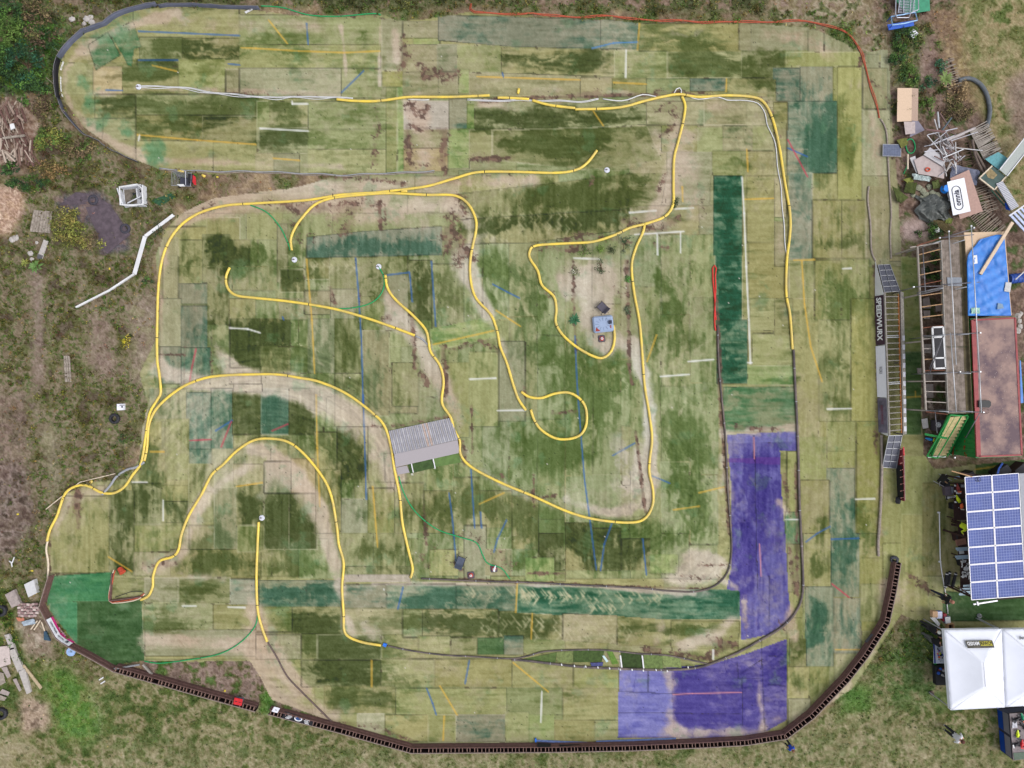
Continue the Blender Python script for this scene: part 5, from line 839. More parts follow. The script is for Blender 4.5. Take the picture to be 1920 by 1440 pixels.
side_text(o, 'ARROWMAX', 778, .36, .28, M('dull_red', (120, 60, 76), .7), .7, .0, .055)
PB = thing('panel_beam', 'long pale beam with chequered white plates right of the footbridge', 'beam', P(1695, 680, .6)); pl = Vector(PB.location)
child('beam', PB, M('pale_beam', (170, 166, 156), .8, var=.12), lambda bm: beam(bm, P(1691, 548, .6) - pl, P(1697, 814, .6) - pl, .14, .12)); CHK = [(634 + 17 * k) for k in range(11)]
for y in CHK: child('plate', PB, WHTF, lambda bm: box(bm, P(1694 + (y - 634) * .02, y, .672) - pl, (.15, .3, .012)))
# red frame with black banner, lower end
RB = thing('display_wall', 'dark red slatted wall carrying a black sponsor banner below the footbridge', 'low wall', P(1690, 890, 0)); rl = Vector(RB.location); RED = M('dark_red_paint', (120, 44, 48), .6, var=.15)
child('panel', RB, RED, lambda bm: (beam(bm, P(1686, 840, .35) - rl, P(1688, 873, .35) - rl, .04, .7), beam(bm, P(1688, 873, .35) - rl, P(1690, 938, .35) - rl, .04, .7)))
for k in range(8): child('slat', RB, M('pale_slat', (170, 120, 110), .8), lambda bm: beam(bm, P(1687 + k * .2, 843 + 13 * k, .66) - rl, P(1694 + k * .2, 841 + 13 * k, .66) - rl, .03, .04))
child('outer_rail', RB, RAIL, lambda bm: beam(bm, P(1695, 840, .68) - rl, P(1697, 938, .68) - rl, .04, .05)); child('rail_cap', RB, M('red_paint', (196, 36, 44), .5), lambda bm: beam(bm, P(1694, 838, .72) - rl, P(1695, 854, .72) - rl, .06, .05))
t = thing('banner', 'black sponsor banner with white lines of lettering over the dark red wall', 'banner', P(1686, 905, .3)); bl = Vector(t.location)
pB, GB = flat_quad([(1680, 872), (1691, 873), (1694, 935), (1683, 933)], [.05, .74, .74, .05], .01, 3, 8); child('cloth', t, BLKF, lambda bm: sheet_thick(bm, [[q - bl for q in r] for r in GB], .01))
nB = (pB[3] - pB[0]).cross(pB[1] - pB[0]).normalized(); nB = nB if nB.z > 0 else -nB; xB = (pB[3] - pB[0]).normalized(); yB = nB.cross(xB)
def bt(txt, f, g, size, sx, mat=WINK, bold=.004):
    m = pB[0].lerp(pB[3], f).lerp(pB[1].lerp(pB[2], f), g) - bl + nB * .012
    text_mesh(txt, size, mat, t, 'lettering', Matrix(((xB.x, yB.x, nB.x, m.x), (xB.y, yB.y, nB.y, m.y), (xB.z, yB.z, nB.z, m.z), (0, 0, 0, 1))), bold, .002, sx)
bt('MAKE IT', .48, .52, .2, 1.0, WINK, .008); bt('RACEWAY', .13, .2, .13, .7); bt('PARTS', .75, .2, .13, .9); bt('TYRES', .09, .82, .12, .8); bt('WHEELS', .3, .85, .11, .8); bt('MOTORS', .5, .85, .11, .7); bt('BODIES', .72, .85, .11, .7); bt('TOOLS', .92, .85, .12, .7); bt('TEAM', .38, .2, .1, .7, M('teal_ink', (40, 120, 110), .6)); bt('SPORT', .9, .2, .13, .6)
def tyre(px, py, r, label, z=.12, wid=.2, tilt=(0, 0), group=None, mat=None):
    t = thing('tyre', label, 'tyre', P(px, py, z), group=group)
    bm = NB(); seg = 28; prof = [(r * .56, -wid / 2), (r * .8, -wid / 2), (r * .97, -wid * .36), (r, 0), (r * .97, wid * .36), (r * .8, wid / 2), (r * .56, wid / 2), (r * .62, wid * .3), (r * .62, -wid * .3)]
    rings = [[bm.verts.new((q[0] * math.cos(a), q[0] * math.sin(a), q[1])) for q in prof] for a in [2 * math.pi * k / seg for k in range(seg)]]
    for k in range(seg):
        for j in range(len(prof)): bm.faces.new((rings[k][j], rings[(k + 1) % seg][j], rings[(k + 1) % seg][(j + 1) % 9], rings[k][(j + 1) % 9]))
    obj('tread', bm, mat or M('rubber', (48, 48, 54), .8, var=.2), t, True); b = NB()
    for k in range(16): a = math.pi * k / 8; box(b, (r * math.cos(a), r * math.sin(a), 0), (.03, r * .16, wid * .8), rz=a)
    obj('lug', b, mat or M('rubber'), t); t.rotation_euler = (tilt[0], tilt[1], .3); return t
tyre(215, 785, .3, 'black tyre lying on the weeds below the white box on the left'); tyre(1684, 938, .2, 'small black tyre at the foot of the black sponsor banner', .2, .25, (.3, .9)); tyre(1677, 1049, .22, 'black and grey tyre at the top end of the curved barrier', .22, .24, (.2, -.7), mat=M('grey_rubber', (86, 88, 96), .8, var=.3))
tyre(175, 375, .3, 'tyre half sunk in the dark sheeting, left one', .02, .14, mat=M('sunk_rubber', (66, 64, 74), .9)); tyre(235, 429, .3, 'tyre half sunk in the dark sheeting, right one', .02, .14, mat=M('sunk_rubber')); tyre(2, 1145, .34, 'black tyre at the left edge above the concrete posts', .15, .22); tyre(3, 1338, .34, 'black tyre at the left edge in the lower meadow', .1)
# ================================================================ SCAFFOLD WALKWAY, TIMBER FRAME, HUT, CONTAINER, STAIRS
PLANK = M('scaffold_plank', (140, 128, 120), .85, var=.16, scale=3, rgb2=(104, 94, 84)); PLANKD = M('mossy_plank', (104, 94, 70), .9, var=.2, scale=3); STEEL = M('scaffold_tube', (196, 198, 204), .35, .5, var=.08); STEELD = M('dull_tube', (118, 116, 122), .5, .4, var=.15); TIM = M('new_timber', (176, 140, 104), .8, var=.12, scale=8); TIMW = M('grey_batten', (164, 154, 146), .85, var=.12); REDT = M('stained_timber', (120, 74, 56), .85, var=.15)
HS = 2.35
SCF = thing('scaffold_walkway', 'raised plank walkway on scaffold tubes between the timber frame and the red container', 'scaffold', P(1795, 610, 0)); sl0 = Vector(SCF.location)
def S(px, py, z=HS): return P(px, py, z) - sl0
for k in range(6):
    for j, (y0, y1) in enumerate(((450, 535), (536, 650), (651, 775))):
        f0, f1 = (y0 - 450) / 325, (y1 - 450) / 325; xa = 1767 + k * 6.9; xb = 1767 + 13 + k * 6.9; dz = random.Random(k * 3 + j).uniform(-.012, .012)
        child('plank', SCF, PLANKD if k == 5 else PLANK, lambda bm: beam(bm, S(xa + (xb - xa) * f0, y0, HS + dz), S(xa + (xb - xa) * f1, y1, HS + dz), .2, .04))
child('toe_board', SCF, PLANKD, lambda bm: beam(bm, S(1807, 450, HS + .1), S(1821, 775, HS + .1), .03, .2)); child('edge_board', SCF, JOIST, lambda bm: beam(bm, S(1763.5, 452, HS - .02), S(1777, 775, HS - .02), .05, .14))
slab('steel_plate', None, None, [(1776, 520), (1803, 520), (1804, 536), (1777, 536)], HS + .06, M('grey_plate', (118, 124, 134), .5, .4), .02, parent=SCF)
def tubes(par, lst, r=.026, mat=STEEL, name='tube'):
    for a in lst:
        A = P(a[0], a[1], a[2]) - Vector(par.location); B = P(a[3], a[4], a[5]) - Vector(par.location); child(name, par, mat, lambda bm: tube(bm, [A, B], r, 8), True)
tubes(SCF, [(1779, 434, 3.3, 1793, 684, 3.3), (1821, 422, 3.4, 1836, 690, 3.4), (1836, 686, 3.42, 1840, 774, 3.42), (1782, 624, 3.1, 1793, 772, 3.1)])
tubes(SCF, [(1762, 446, 2.5, 1826, 440, 2.5), (1768, 446, 2.3, 1828, 428, 2.4), (1713, 538, 2.5, 1766, 536, 2.5), (1720, 549, 2.4, 1768, 538, 2.4), (1720, 553, 2.3, 1768, 542, 2.3), (1687, 546, 1.1, 1714, 539, 2.4), (1766, 534, 2.6, 1850, 528, 2.6), (1730, 462, 2.5, 1735, 548, 2.5)], .026, STEELD)
tubes(SCF, [(1730, 630, 2.5, 1838, 624, 2.5), (1732, 700, 2.5, 1840, 697, 2.5), (1735, 770, 2.5, 1845, 773, 2.5), (1769, 628, 3.0, 1742, 703, 2.2), (1769, 628, 2.9, 1739, 700, 2.1), (1753, 770, 2.4, 1757, 812, 2.2), (1836, 776, 3.2, 1790, 858, .1)], .024, STEELD, 'brace')
for (x, y) in ((1763, 452), (1808, 450), (1768, 540), (1812, 538), (1772, 628), (1817, 626), (1775, 700), (1820, 700), (1778, 772), (1823, 772)):
    q = S(x, y, 3.3 if x > 1800 or y in (452, 628, 700, 772) else 2.5); child('upright', SCF, STEEL, lambda bm: tube(bm, [Vector((q.x, q.y, 0)), q], .026, 8), True)
for (x, y, z) in ((1779, 434, 3.3), (1821, 424, 3.4), (1826, 427, 2.5), (1800, 697, 2.55), (1838, 624, 2.6), (1838, 697, 2.6), (1844, 773, 2.6), (1762, 446, 2.5), (1713, 538, 2.5), (1790, 858, .15)):
    q = S(x, y, z); child('clamp', SCF, STEEL, lambda bm: box(bm, q, (.09, .09, .08), bev=.015))
TF = thing('timber_roof_skeleton', 'open timber roof frame with battens left of the plank walkway', 'timber frame', P(1740, 610, 0)); tl = Vector(TF.location); HT_ = 2.2
def T_(px, py, z=HT_): return P(px, py, z) - tl
child('eaves_rail', TF, TIMW, lambda bm: beam(bm, T_(1720, 463), T_(1736, 771), .08, .1)); child('end_rafter', TF, TIMW, lambda bm: beam(bm, T_(1706, 464), T_(1762, 455, 2.28), .06, .08)); child('end_rafter', TF, REDT, lambda bm: beam(bm, T_(1718, 461, HT_ + .05), T_(1765, 446, 2.32), .06, .1))
for k, (y, ye, m) in enumerate(((478, 467, TIM), (494, 486, TIM), (516, 507, TIM), (534, 526, REDT), (555, 549, TIM), (576, 570, TIM), (595, 590, TIM), (615, 610, REDT), (636, 632, TIMW), (654, 653, TIMW), (674, 672, TIM), (695, 694, REDT), (715, 715, TIMW), (734, 735, TIMW), (753, 755, TIMW), (772, 777, REDT))):
    f = (y - 463) / 308; child('rafter', TF, m, lambda bm: beam(bm, T_(1721 + 15 * f, y), T_(1763 + 14 * (ye - 450) / 325, ye, 2.3), .05, .09))
for (x, y) in ((1720, 463), (1725, 552), (1729, 640), (1733, 715), (1736, 770)):
    q = T_(x, y); child('post', TF, TIMW, lambda bm: beam(bm, Vector((q.x, q.y, 0)), Vector((q.x, q.y, HT_ - .05)), .08, .08, up=(1, 0, 0)))
# white window unit lying on the frame
WN = thing('window_unit', 'white plastic window frame with three panes laid on the timber frame', 'window', P(1760, 652, 2.35)); wl = Vector(WN.location)
wc = [(1748, 614), (1768, 613), (1773, 690), (1752, 691)]
def fp(f, g): a = P(*wc[0], 2.36).lerp(P(*wc[1], 2.36), f); b = P(*wc[3], 2.36).lerp(P(*wc[2], 2.36), f); return a.lerp(b, g) - wl
child('frame', WN, WHT, lambda bm: [beam(bm, fp(*a), fp(*b), .09, .06) for a, b in (((0, 0), (1, 0)), ((0, 1), (1, 1)), ((0, 0), (0, 1)), ((1, 0), (1, 1)), ((0, .24), (1, .24)), ((0, .75), (1, .75)))])
for g0, g1 in ((.0, .24), (.24, .75), (.75, 1)):
    child('pane', WN, M('dark_glass', (38, 38, 44), .35, spec=.1, var=.05), lambda bm: sheet_thick(bm, [[fp(.05, g0 + .01), fp(.95, g0 + .01)], [fp(.05, g1 - .01), fp(.95, g1 - .01)]], .01))
# hut under the blue tarpaulin
HUT = thing('plywood_hut', 'plywood roofed hut half covered by a blue tarpaulin', 'hut', P(1850, 515, 0)); hl = Vector(HUT.location); PLY = M('plywood', (204, 178, 150), .8, var=.06, scale=3)
HH = 2.5; rf = [(1808, 436), (1884, 434), (1897, 591), (1815, 592)]
child('roof', HUT, PLY, lambda bm: sheet_thick(bm, [[P(*rf[0], HH) - hl, P(*rf[1], HH) - hl], [P(*rf[3], HH) - hl, P(*rf[2], HH) - hl]], .03))
R4 = [P(*q, HH) - hl for q in rf]; child('wall', HUT, PLY, lambda bm: [beam(bm, Vector((a.x, a.y, 1.22)) , Vector((b.x, b.y, 1.22)), .04, 2.44) for a, b in zip([v * 1 for v in [q.lerp(Vector((0, 0, HH)), .04) for q in R4]], [q.lerp(Vector((0, 0, HH)), .04) for q in R4[1:] + R4[:1]])])
TARP = M('blue_tarpaulin', (46, 122, 204), .45, var=.06, scale=1.5, rgb2=(34, 104, 188), bump=.4, spec=.4)
def cloth_grid(outline_rows, z, amp, seed, nu=26):
    "rows of (x_left, x_right, y) pixels -> crumpled grid"
    r_ = np.random.default_rng(seed); G = []; nv = len(outline_rows); ph = r_.random(8) * 6
    for j, (xa, xb, y) in enumerate(outline_rows):
        row = []
        for i in range(nu + 1):
            u = i / nu; x = xa + (xb - xa) * u; s = sum(abs(math.sin(x * (.05 + .035 * k) + y * (.03 + .045 * ((k * 3) % 5)) * (1 if k % 2 else -1) + ph[k])) ** .6 / (k + 1.5) for k in range(6))
            row.append(P(x, y, z + amp * (s - .9)))
        G.append(row)
    return G
rowsT = []
for k in range(36):
    y = 440 + 152 * k / 35; f = (y - 440) / 152; xr = 1883 + 13 * f + (0 if k else 0)
    xl = 1838 if y < 449 else 1826
    xl = np.interp(y, [440, 449, 460, 470, 478, 490, 592], [1868, 1837, 1829, 1820, 1815, 1813, 1815]); rowsT.append((xl, xr, y))
o = NB(); G = cloth_grid(rowsT, HH + .07, .12, 3); o0 = G[0][0].copy(); sheet_thick(o, [[q - o0 for q in r] for r in G], .01); o = obj('tarpaulin', o, TARP, None, True); o.location = o0; tag(o, 'crumpled bright blue tarpaulin over the plywood hut roof', 'tarpaulin')
o = child('timber_beam', None, TIM if 0 else M('pale_timber', (206, 184, 160), .75, var=.06), lambda bm: beam(bm, P(1898, 417, 2.75), P(1838, 514, 2.72), .17, .1)); tag(o, 'long pale timber beam lying across the blue tarpaulin', 'beam')
slab('board_offcut', 'white board offcut with a dark hole on the blue tarpaulin', 'board', [(1825, 479), (1832, 478), (1833, 494), (1826, 495)], HH + .16, WHT, .02); slab('board_offcut', 'square pale grey board on the right edge of the blue tarpaulin', 'board', [(1886, 529), (1897, 530), (1894, 548), (1883, 546)], HH + .16, M('pale_board', (190, 190, 192), .7), .02)
slab('plastic_bag', 'pale green plastic bag on the bottom left of the tarpaulin', 'bag', [(1822, 577), (1838, 577), (1838, 588), (1821, 588)], HH + .2, M('pale_green_bag', (150, 190, 176), .4), .04, 4, 3, .05); slab('tarp_patch', 'grey patch on the lower right of the blue tarpaulin', 'patch', [(1871, 568), (1880, 570), (1882, 578), (1870, 580)], HH + .2, M('grey_patch', (120, 144, 168), .6), .01)
# red topped green container
CT = thing('container', 'shipping container with a rusty brown roof, red rim and green sides', 'container', P(1860, 725, 0)); cl = Vector(CT.location); HC_ = 2.45
GRN_P = M('green_paint', (28, 124, 58), .45, var=.06, scale=1.2, rgb2=(34, 108, 54)); REDP = M('red_rim', (146, 56, 60), .5, var=.14, scale=2); ROOF = M('rusty_roof', (150, 126, 118), .85, var=.1, scale=.9, rgb2=(98, 82, 88), bump=.2)
cr = [(1821, 596), (1907, 592), (1920, 857), (1831, 860)]; CR = [P(*q, HC_) - cl for q in cr]
def ins(q, d): c = sum(CR, Vector()) / 4; v = q - c; return c + Vector((v.x - math.copysign(d, v.x), v.y - math.copysign(d, v.y), v.z))
def boxq(bm, Q_, z0, z1):
    lo = [bm.verts.new((q.x, q.y, z0)) for q in Q_]; hi = [bm.verts.new((q.x, q.y, z1)) for q in Q_]; bm.faces.new(lo[::-1]); bm.faces.new(hi)
    for i in range(4): bm.faces.new((lo[i], lo[(i + 1) % 4], hi[(i + 1) % 4], hi[i]))
child('body', CT, GRN_P, lambda bm: boxq(bm, [ins(q, .03) for q in CR], .12, HC_ - .1))
child('roof', CT, ROOF, lambda bm: boxq(bm, [ins(q, .1) for q in CR], HC_ - .095, HC_ - .005)); child('roof_rim', CT, REDP, lambda bm: [beam(bm, a + Vector((0, 0, -.03)), b + Vector((0, 0, -.03)), .24 if k == 3 else .1, .1) for k, (a, b) in enumerate(zip([ins(q, .12) for q in CR], [ins(q, .12) for q in CR[1:] + CR[:1]]))])
def corr(bm):
    a, b = ins(CR[3], .03), ins(CR[0], .03); n = int((b - a).length / .28)
    for k in range(n): p = a.lerp(b, (k + .5) / n); box(bm, (p.x - .015, p.y, 1.25), (.03, .12, 2.1))
child('corrugation', CT, GRN_P, corr)
child('base_rail', CT, GRN_P, lambda bm: [beam(bm, Vector((a.x, a.y, .1)), Vector((b.x, b.y, .1)), .1, .18) for a, b in zip(CR, CR[1:] + CR[:1])])
def flecks(bm):
    r_ = random.Random(5)
    for _ in range(150):
        u, v = r_.uniform(.08, .95), r_.uniform(.05, .98) ** .8; p = CR[0].lerp(CR[1], u).lerp(CR[3].lerp(CR[2], u), v); s = r_.uniform(.008, .022); box(bm, (p.x, p.y, HC_ + .025), (s, s, .008), rz=r_.random())
child('bird_droppings', CT, M('pale_flecks', (204, 196, 188), .9), flecks)
def rust(bm):
    r_ = random.Random(8); a, b = ins(CR[3], .03), ins(CR[0], .03)
    for _ in range(26):
        f = r_.random() ** 2 * .35; p = a.lerp(b, f); box(bm, (p.x - .035, p.y, r_.choice([.2, .3, .5, 1.4]) + r_.uniform(0, .25)), (.006, r_.uniform(.04, .2), r_.uniform(.03, .12)))
child('rust_patch', CT, M('rust', (150, 64, 30), .9, var=.2), rust)
o = thing('black_bag', 'black rubber hood lying on the left edge of the rusty container roof', 'bag', P(1844, 757, HC_ + .03)); child('body', o, BLK, lambda bm: prism(bm, [(-.32, -.2), (.25, -.22), (.36, -.1), (.36, .1), (.25, .2), (-.32, .18)], 0, .1)); child('cord', o, BLK, lambda bm: tube(bm, [Vector((.1 + .22 * math.cos(a), -.42 + .14 * math.sin(a), .01)) for a in [k * .4 for k in range(16)]], .008, 5))
# green stairs
ST_ = thing('green_stairs', 'green steel stairs with pale yellow treads at the end of the plank walkway', 'stairs', P(1755, 855, 0)); gl = Vector(ST_.location); GS = M('green_steel', (44, 140, 70), .5, var=.08); TREAD = M('yellow_tread', (196, 180, 132), .8, var=.14)
A0, B0, A1, B1 = P(1746, 852, .1) - gl, P(1775, 854, .1) - gl, P(1779, 781, HS) - gl, P(1814, 779, HS) - gl
for k in range(12):
    f = (k + .3) / 12; a, b = A0.lerp(A1, f), B0.lerp(B1, f); child('tread', ST_, TREAD, lambda bm: beam(bm, a, b, .2, .035))
child('stringer', ST_, GS, lambda bm: beam(bm, A0, A1, .05, .2)); child('stringer', ST_, GS, lambda bm: beam(bm, B0, B1, .05, .2))
child('handrail', ST_, GS, lambda bm: (tube(bm, [P(1738, 855, .9) - gl, P(1782, 778, HS + .9) - gl], .04, 8), tube(bm, [P(1757, 859, .9) - gl, P(1803, 780, HS + .9) - gl], .035, 8), tube(bm, [P(1738, 855, .9) - gl, P(1757, 859, .9) - gl], .04, 8), tube(bm, [P(1782, 778, HS + .9) - gl, P(1803, 780, HS + .9) - gl], .04, 8), tube(bm, [P(1747, 857, .92) - gl, P(1792, 779, HS + .92) - gl], .012, 6)))
for a, b in ((P(1738, 855, .9), A0), (P(1757, 859, .9), B0), (P(1782, 778, HS + .9), A1), (P(1803, 780, HS + .9), B1)):
    child('post', ST_, GS, lambda bm: tube(bm, [Vector(a) - gl, b], .025, 8))
o = child('green_channel', None, GS, lambda bm: beam(bm, P(1734, 814, 1.6), P(1776, 822, 2.2), .12, .08)); tag(o, 'green steel channel lying across the green stairs', 'steel channel')
child('bottom_step', ST_, WHT, lambda bm: beam(bm, P(1740, 857, .06) - gl, P(1773, 856, .06) - gl, .1, .06))
# ================================================================ SOLAR ROOF AND PIT TABLES
PV = M('solar_cell', (82, 96, 154), .55, 0, var=.09, scale=1.2, spec=.15); PVL = M('cell_grid', (130, 140, 186), .4, var=.02); ALU = M('aluminium', (186, 186, 194), .4, .3, var=.04)
HP = 2.35
SR = thing('solar_shelter', 'open shelter roofed with two columns of blue solar panels', 'shelter', P(1865, 1010, 0)); sr = Vector(SR.location)
YL = [894, 926.5, 960, 993, 1026.5, 1059, 1092, 1125.5]
def cx(c, y): f = (y - 894) / 231.5; return (1808 + 12.5 * f, 1859 + 11.5 * f, 1910 + 13 * f)[c]
def yy(c, r): return YL[r] - (0, 2.5, 5)[c] * 1.5
for r in range(7):
    for c in range(2):
        q = [(cx(c, YL[r]) + .8, yy(c, r) + .8), (cx(c + 1, YL[r]) - .8, yy(c + 1, r) + .8), (cx(c + 1, YL[r + 1]) - .8, yy(c + 1, r + 1) - .8), (cx(c, YL[r + 1]) + .8, yy(c, r + 1) - .8)]
        p = [P(a, b, HP) - sr for a, b in q]; pn = child('solar_panel', SR, PV, lambda bm: sheet_thick(bm, [[p[0], p[1]], [p[3], p[2]]], .03))
        def grid(bm):
            for k in range(1, 10): f = k / 10; beam(bm, p[0].lerp(p[1], f) + Vector((0, 0, .003)), p[3].lerp(p[2], f) + Vector((0, 0, .003)), .012, .004)
            for k in range(1, 6): f = k / 6; beam(bm, p[0].lerp(p[3], f) + Vector((0, 0, .005)), p[1].lerp(p[2], f) + Vector((0, 0, .005)), .012, .004)
        g = child('cell_grid', pn, PVL, grid)
        child('panel_frame', pn, ALU, lambda bm: [beam(bm, a + Vector((0, 0, .004)), b + Vector((0, 0, .004)), .034, .04) for a, b in zip(p, p[1:] + p[:1])])
slab('flat_roof', None, None, [(1911, 888), (2010, 882), (2024, 1108), (1924, 1118)], HP - .02, M('grey_roof', (150, 152, 160), .6, var=.05), .04, parent=SR)
for a, b, z in (((1825, 1133), (1870, 1126), 2.2), ((1832, 1128), (1834, 1135), 2.25)): child('roof_rail', SR, ALU, lambda bm: beam(bm, P(*a, z) - sr, P(*b, z) - sr, .08, .06))
WB = M('dark_stained_wood', (58, 36, 34), .8, var=.2)
for (x, y) in ((1815, 900), (1818, 1010), (1824, 1120), (1868, 898), (1880, 1120), (1925, 900), (1935, 1110)):
    q = P(x, y, HP) - sr; child('post', SR, WB, lambda bm: beam(bm, Vector((q.x, q.y, 0)), Vector((q.x, q.y, HP - .04)), .09, .09, up=(1, 0, 0)))
child('cross_beam', SR, WB, lambda bm: (beam(bm, P(1812, 898, 2.25) - sr, P(1824, 1122, 2.25) - sr, .07, .12), beam(bm, P(1785, 884, 2.2) - sr, P(1860, 896, 2.2) - sr, .06, .1), beam(bm, P(1797, 1100, 2.0) - sr, P(1822, 1118, 2.2) - sr, .06, .1), beam(bm, P(1868, 1124, 2.1) - sr, P(1930, 1118, 2.1) - sr, .05, .08)))
o = child('pale_batten', None, TIM, lambda bm: beam(bm, P(1784, 883, 2.4), P(1823, 894, 2.45), .06, .04)); tag(o, 'pale timber batten at the top left corner of the solar roof', 'batten')
child('cable_loop', SR, BLK, lambda bm: [tube(bm, [P(1832 + dx + 3.2 * math.cos(a * .5), 899 + 4 * math.sin(a * .5), HP + .03) - sr for a in range(13)], .01, 5) for dx in (0, 4)])
def table(name, label, x0, y0, x1, y1, h, mat, topmat=None, legs=True):
    t = thing(name, label, 'table', P((x0 + x1) / 2, (y0 + y1) / 2, 0)); tl_ = Vector(t.location); q = [P(a, b, h) - tl_ for a, b in ((x0, y0), (x1, y0), (x1, y1), (x0, y1))]
    child('table_top', t, topmat or mat, lambda bm: sheet_thick(bm, [[q[0], q[1]], [q[3], q[2]]], .04))
    for v in q: w_ = v * .93; child('leg', t, mat, lambda bm: beam(bm, Vector((w_.x, w_.y, 0)), Vector((w_.x, w_.y, h - .04)), .05, .05, up=(1, 0, 0)))
    return t
table('pit_table', 'dark wooden pit table under the left edge of the solar roof, upper part', 1789, 905, 1822, 975, .8, WB); table('pit_table', 'dark wooden pit table under the left edge of the solar roof, middle part', 1797, 980, 1826, 1045, .78, WB); table('pit_table', 'dark wooden pit table under the left edge of the solar roof, lower part', 1801, 1048, 1834, 1108, .8, WB)
def buggy(px, py, z, rz, body, label, s=1.0, accent=None):
    t = thing('toy_car', label, 'model car', P(px, py, z), rz, 'radio controlled cars in the pits'); bl_ = M('rubber')
    def bd(bm):
        prof = [(-.2, .05), (-.17, .075), (-.06, .085), (0, .07), (.08, .06), (.2, .03)]
        prv = None
        for x, w2 in prof:
            h = .13 if -.08 < x < .04 else .085 if x < .1 else .06; ring = [bm.verts.new((x * s, sx * w2 * s, zz * s)) for sx, zz in ((-1, .03), (-1, .05), (-.6, h), (.6, h), (1, .05), (1, .03))]
            if prv: [bm.faces.new((prv[i], ring[i], ring[(i + 1) % 6], prv[(i + 1) % 6])) for i in range(6)]
            else: bm.faces.new(ring[::-1])
            prv = ring
        bm.faces.new(prv)
    child('body', t, body, bd, False); child('wing', t, accent or body, lambda bm: box(bm, (-.21 * s, 0, .14 * s), (.07 * s, .19 * s, .012 * s), bev=.003))
    for x in (-.14, .15):
        for y in (-.11, .11): w_ = child('wheel', t, bl_, lambda bm: cyl(bm, (x * s, y * s, .045 * s), .045 * s, .045 * s, 14, rx=math.pi / 2)); child('rim', w_, WHT, lambda bm: cyl(bm, (x * s, y * (1.0 + .1) * s, .045 * s), .025 * s, .046 * s, 10, rx=math.pi / 2))
    return t
YB = M('neon_yellow', (212, 230, 40), .45, var=.04); OB = M('neon_orange', (236, 110, 60), .5, var=.06); RB_ = M('crimson_body', (150, 60, 56), .5, var=.2); SB = M('silver_body', (176, 176, 180), .4, .2); BKB = M('black_body', (32, 32, 38), .5); GB_ = M('green_body', (30, 140, 100), .5); RD2 = M('bright_red_body', (206, 40, 50), .5); CYB = M('cyan_body', (50, 150, 220), .5)
buggy(1795, 914, .8, 1.7, RB_, 'dark red toy car with an orange top on the upper pit table', 1.15, OB); buggy(1795, 935, .8, 2.0, YB, 'bright yellow toy car on the upper pit table', 1.2, BKB); buggy(1802, 947, .8, 1.5, OB, 'orange toy car at the lower end of the upper pit table', 1.1, CREAM); buggy(1779, 932, .45, .1, SB, 'silver and black toy car on the small stool by the pit table', 1.1, BKB); buggy(1741, 823, .04, 2.9, CYB, 'light blue toy car on the turf beside the green stairs', 1.1, YB)
def boxy(name, label, cat, px, py, z, sx, sy, sz, mat, rz=0, group=None, lid=None, bev=.01):
    t = thing(name, label, cat, P(px, py, z), rz, group); child('body', t, mat, lambda bm: box(bm, (0, 0, sz / 2), (sx, sy, sz), bev=bev)); 
    if lid: child('lid', t, lid, lambda bm: box(bm, (0, 0, sz + .012), (sx * .96, sy * .94, .02), bev=.004))
    return t
boxy('tool_case', 'plum grey tool case left of the upper pit table', 'case', 1773, 919, .3, .42, .55, .3, M('plum_case', (84, 74, 84), .6), .12, lid=M('plum_lid', (98, 88, 98), .6)); boxy('tool_case', 'black case between the plum case and the pit table', 'case', 1781, 917, .3, .3, .4, .35, BKB, .1, lid=M('grey_lid', (120, 122, 134), .5))
boxy('paper_stack', 'small white paper box between two toy cars on the pit table', 'box', 1797, 924, .82, .28, .12, .05, WHT, .05); boxy('tool_case', 'pale blue box at the top end of the pit table', 'box', 1793, 895, .8, .28, .14, .12, M('pale_blue_box', (150, 176, 214), .5)); boxy('cushion', 'small grey box under the edge of the solar roof', 'box', 1804, 911, .82, .2, .16, .08, M('grey_box', (130, 134, 142), .6))
for k, (x, y) in enumerate(((1790, 910), (1790, 920.5), (1789.5, 930.5), (1790.5, 941))): boxy('white_jar', ('white jar beside the dark red toy car', 'white jar level with the white paper box', 'white jar beside the bright yellow toy car', 'white jar between the yellow and the orange toy cars')[k], 'jar', x, y, .8, .07, .1, .1, WHT, .3, 'white jars on the pit table')
FC = thing('folding_chair', 'black camping chair with a pale frame at the top left of the pits', 'chair', P(1761, 900, 0), .9); child('seat', FC, BKB, lambda bm: box(bm, (0, 0, .42), (.5, .5, .04), bev=.01)); child('backrest', FC, BKB, lambda bm: box(bm, (0, .28, .68), (.5, .04, .5), rx=.2, bev=.01)); child('frame', FC, ALU, lambda bm: [tube(bm, [Vector(a), Vector(b)], .016, 6) for a, b in (((-.27, -.27, 0), (-.27, .25, .62)), ((.27, -.27, 0), (.27, .25, .62)), ((-.27, .27, 0), (-.27, -.27, .6)), ((.27, .27, 0), (.27, -.27, .6)), ((-.27, .25, .6), (-.27, .42, .95)), ((.27, .25, .6), (.27, .42, .95)))]); child('strap', FC, TIM, lambda bm: box(bm, (.02, 0, .45), (.07, .5, .02)))
PB2 = M('pale_blue_channel', (184, 206, 222), .5, var=.04)
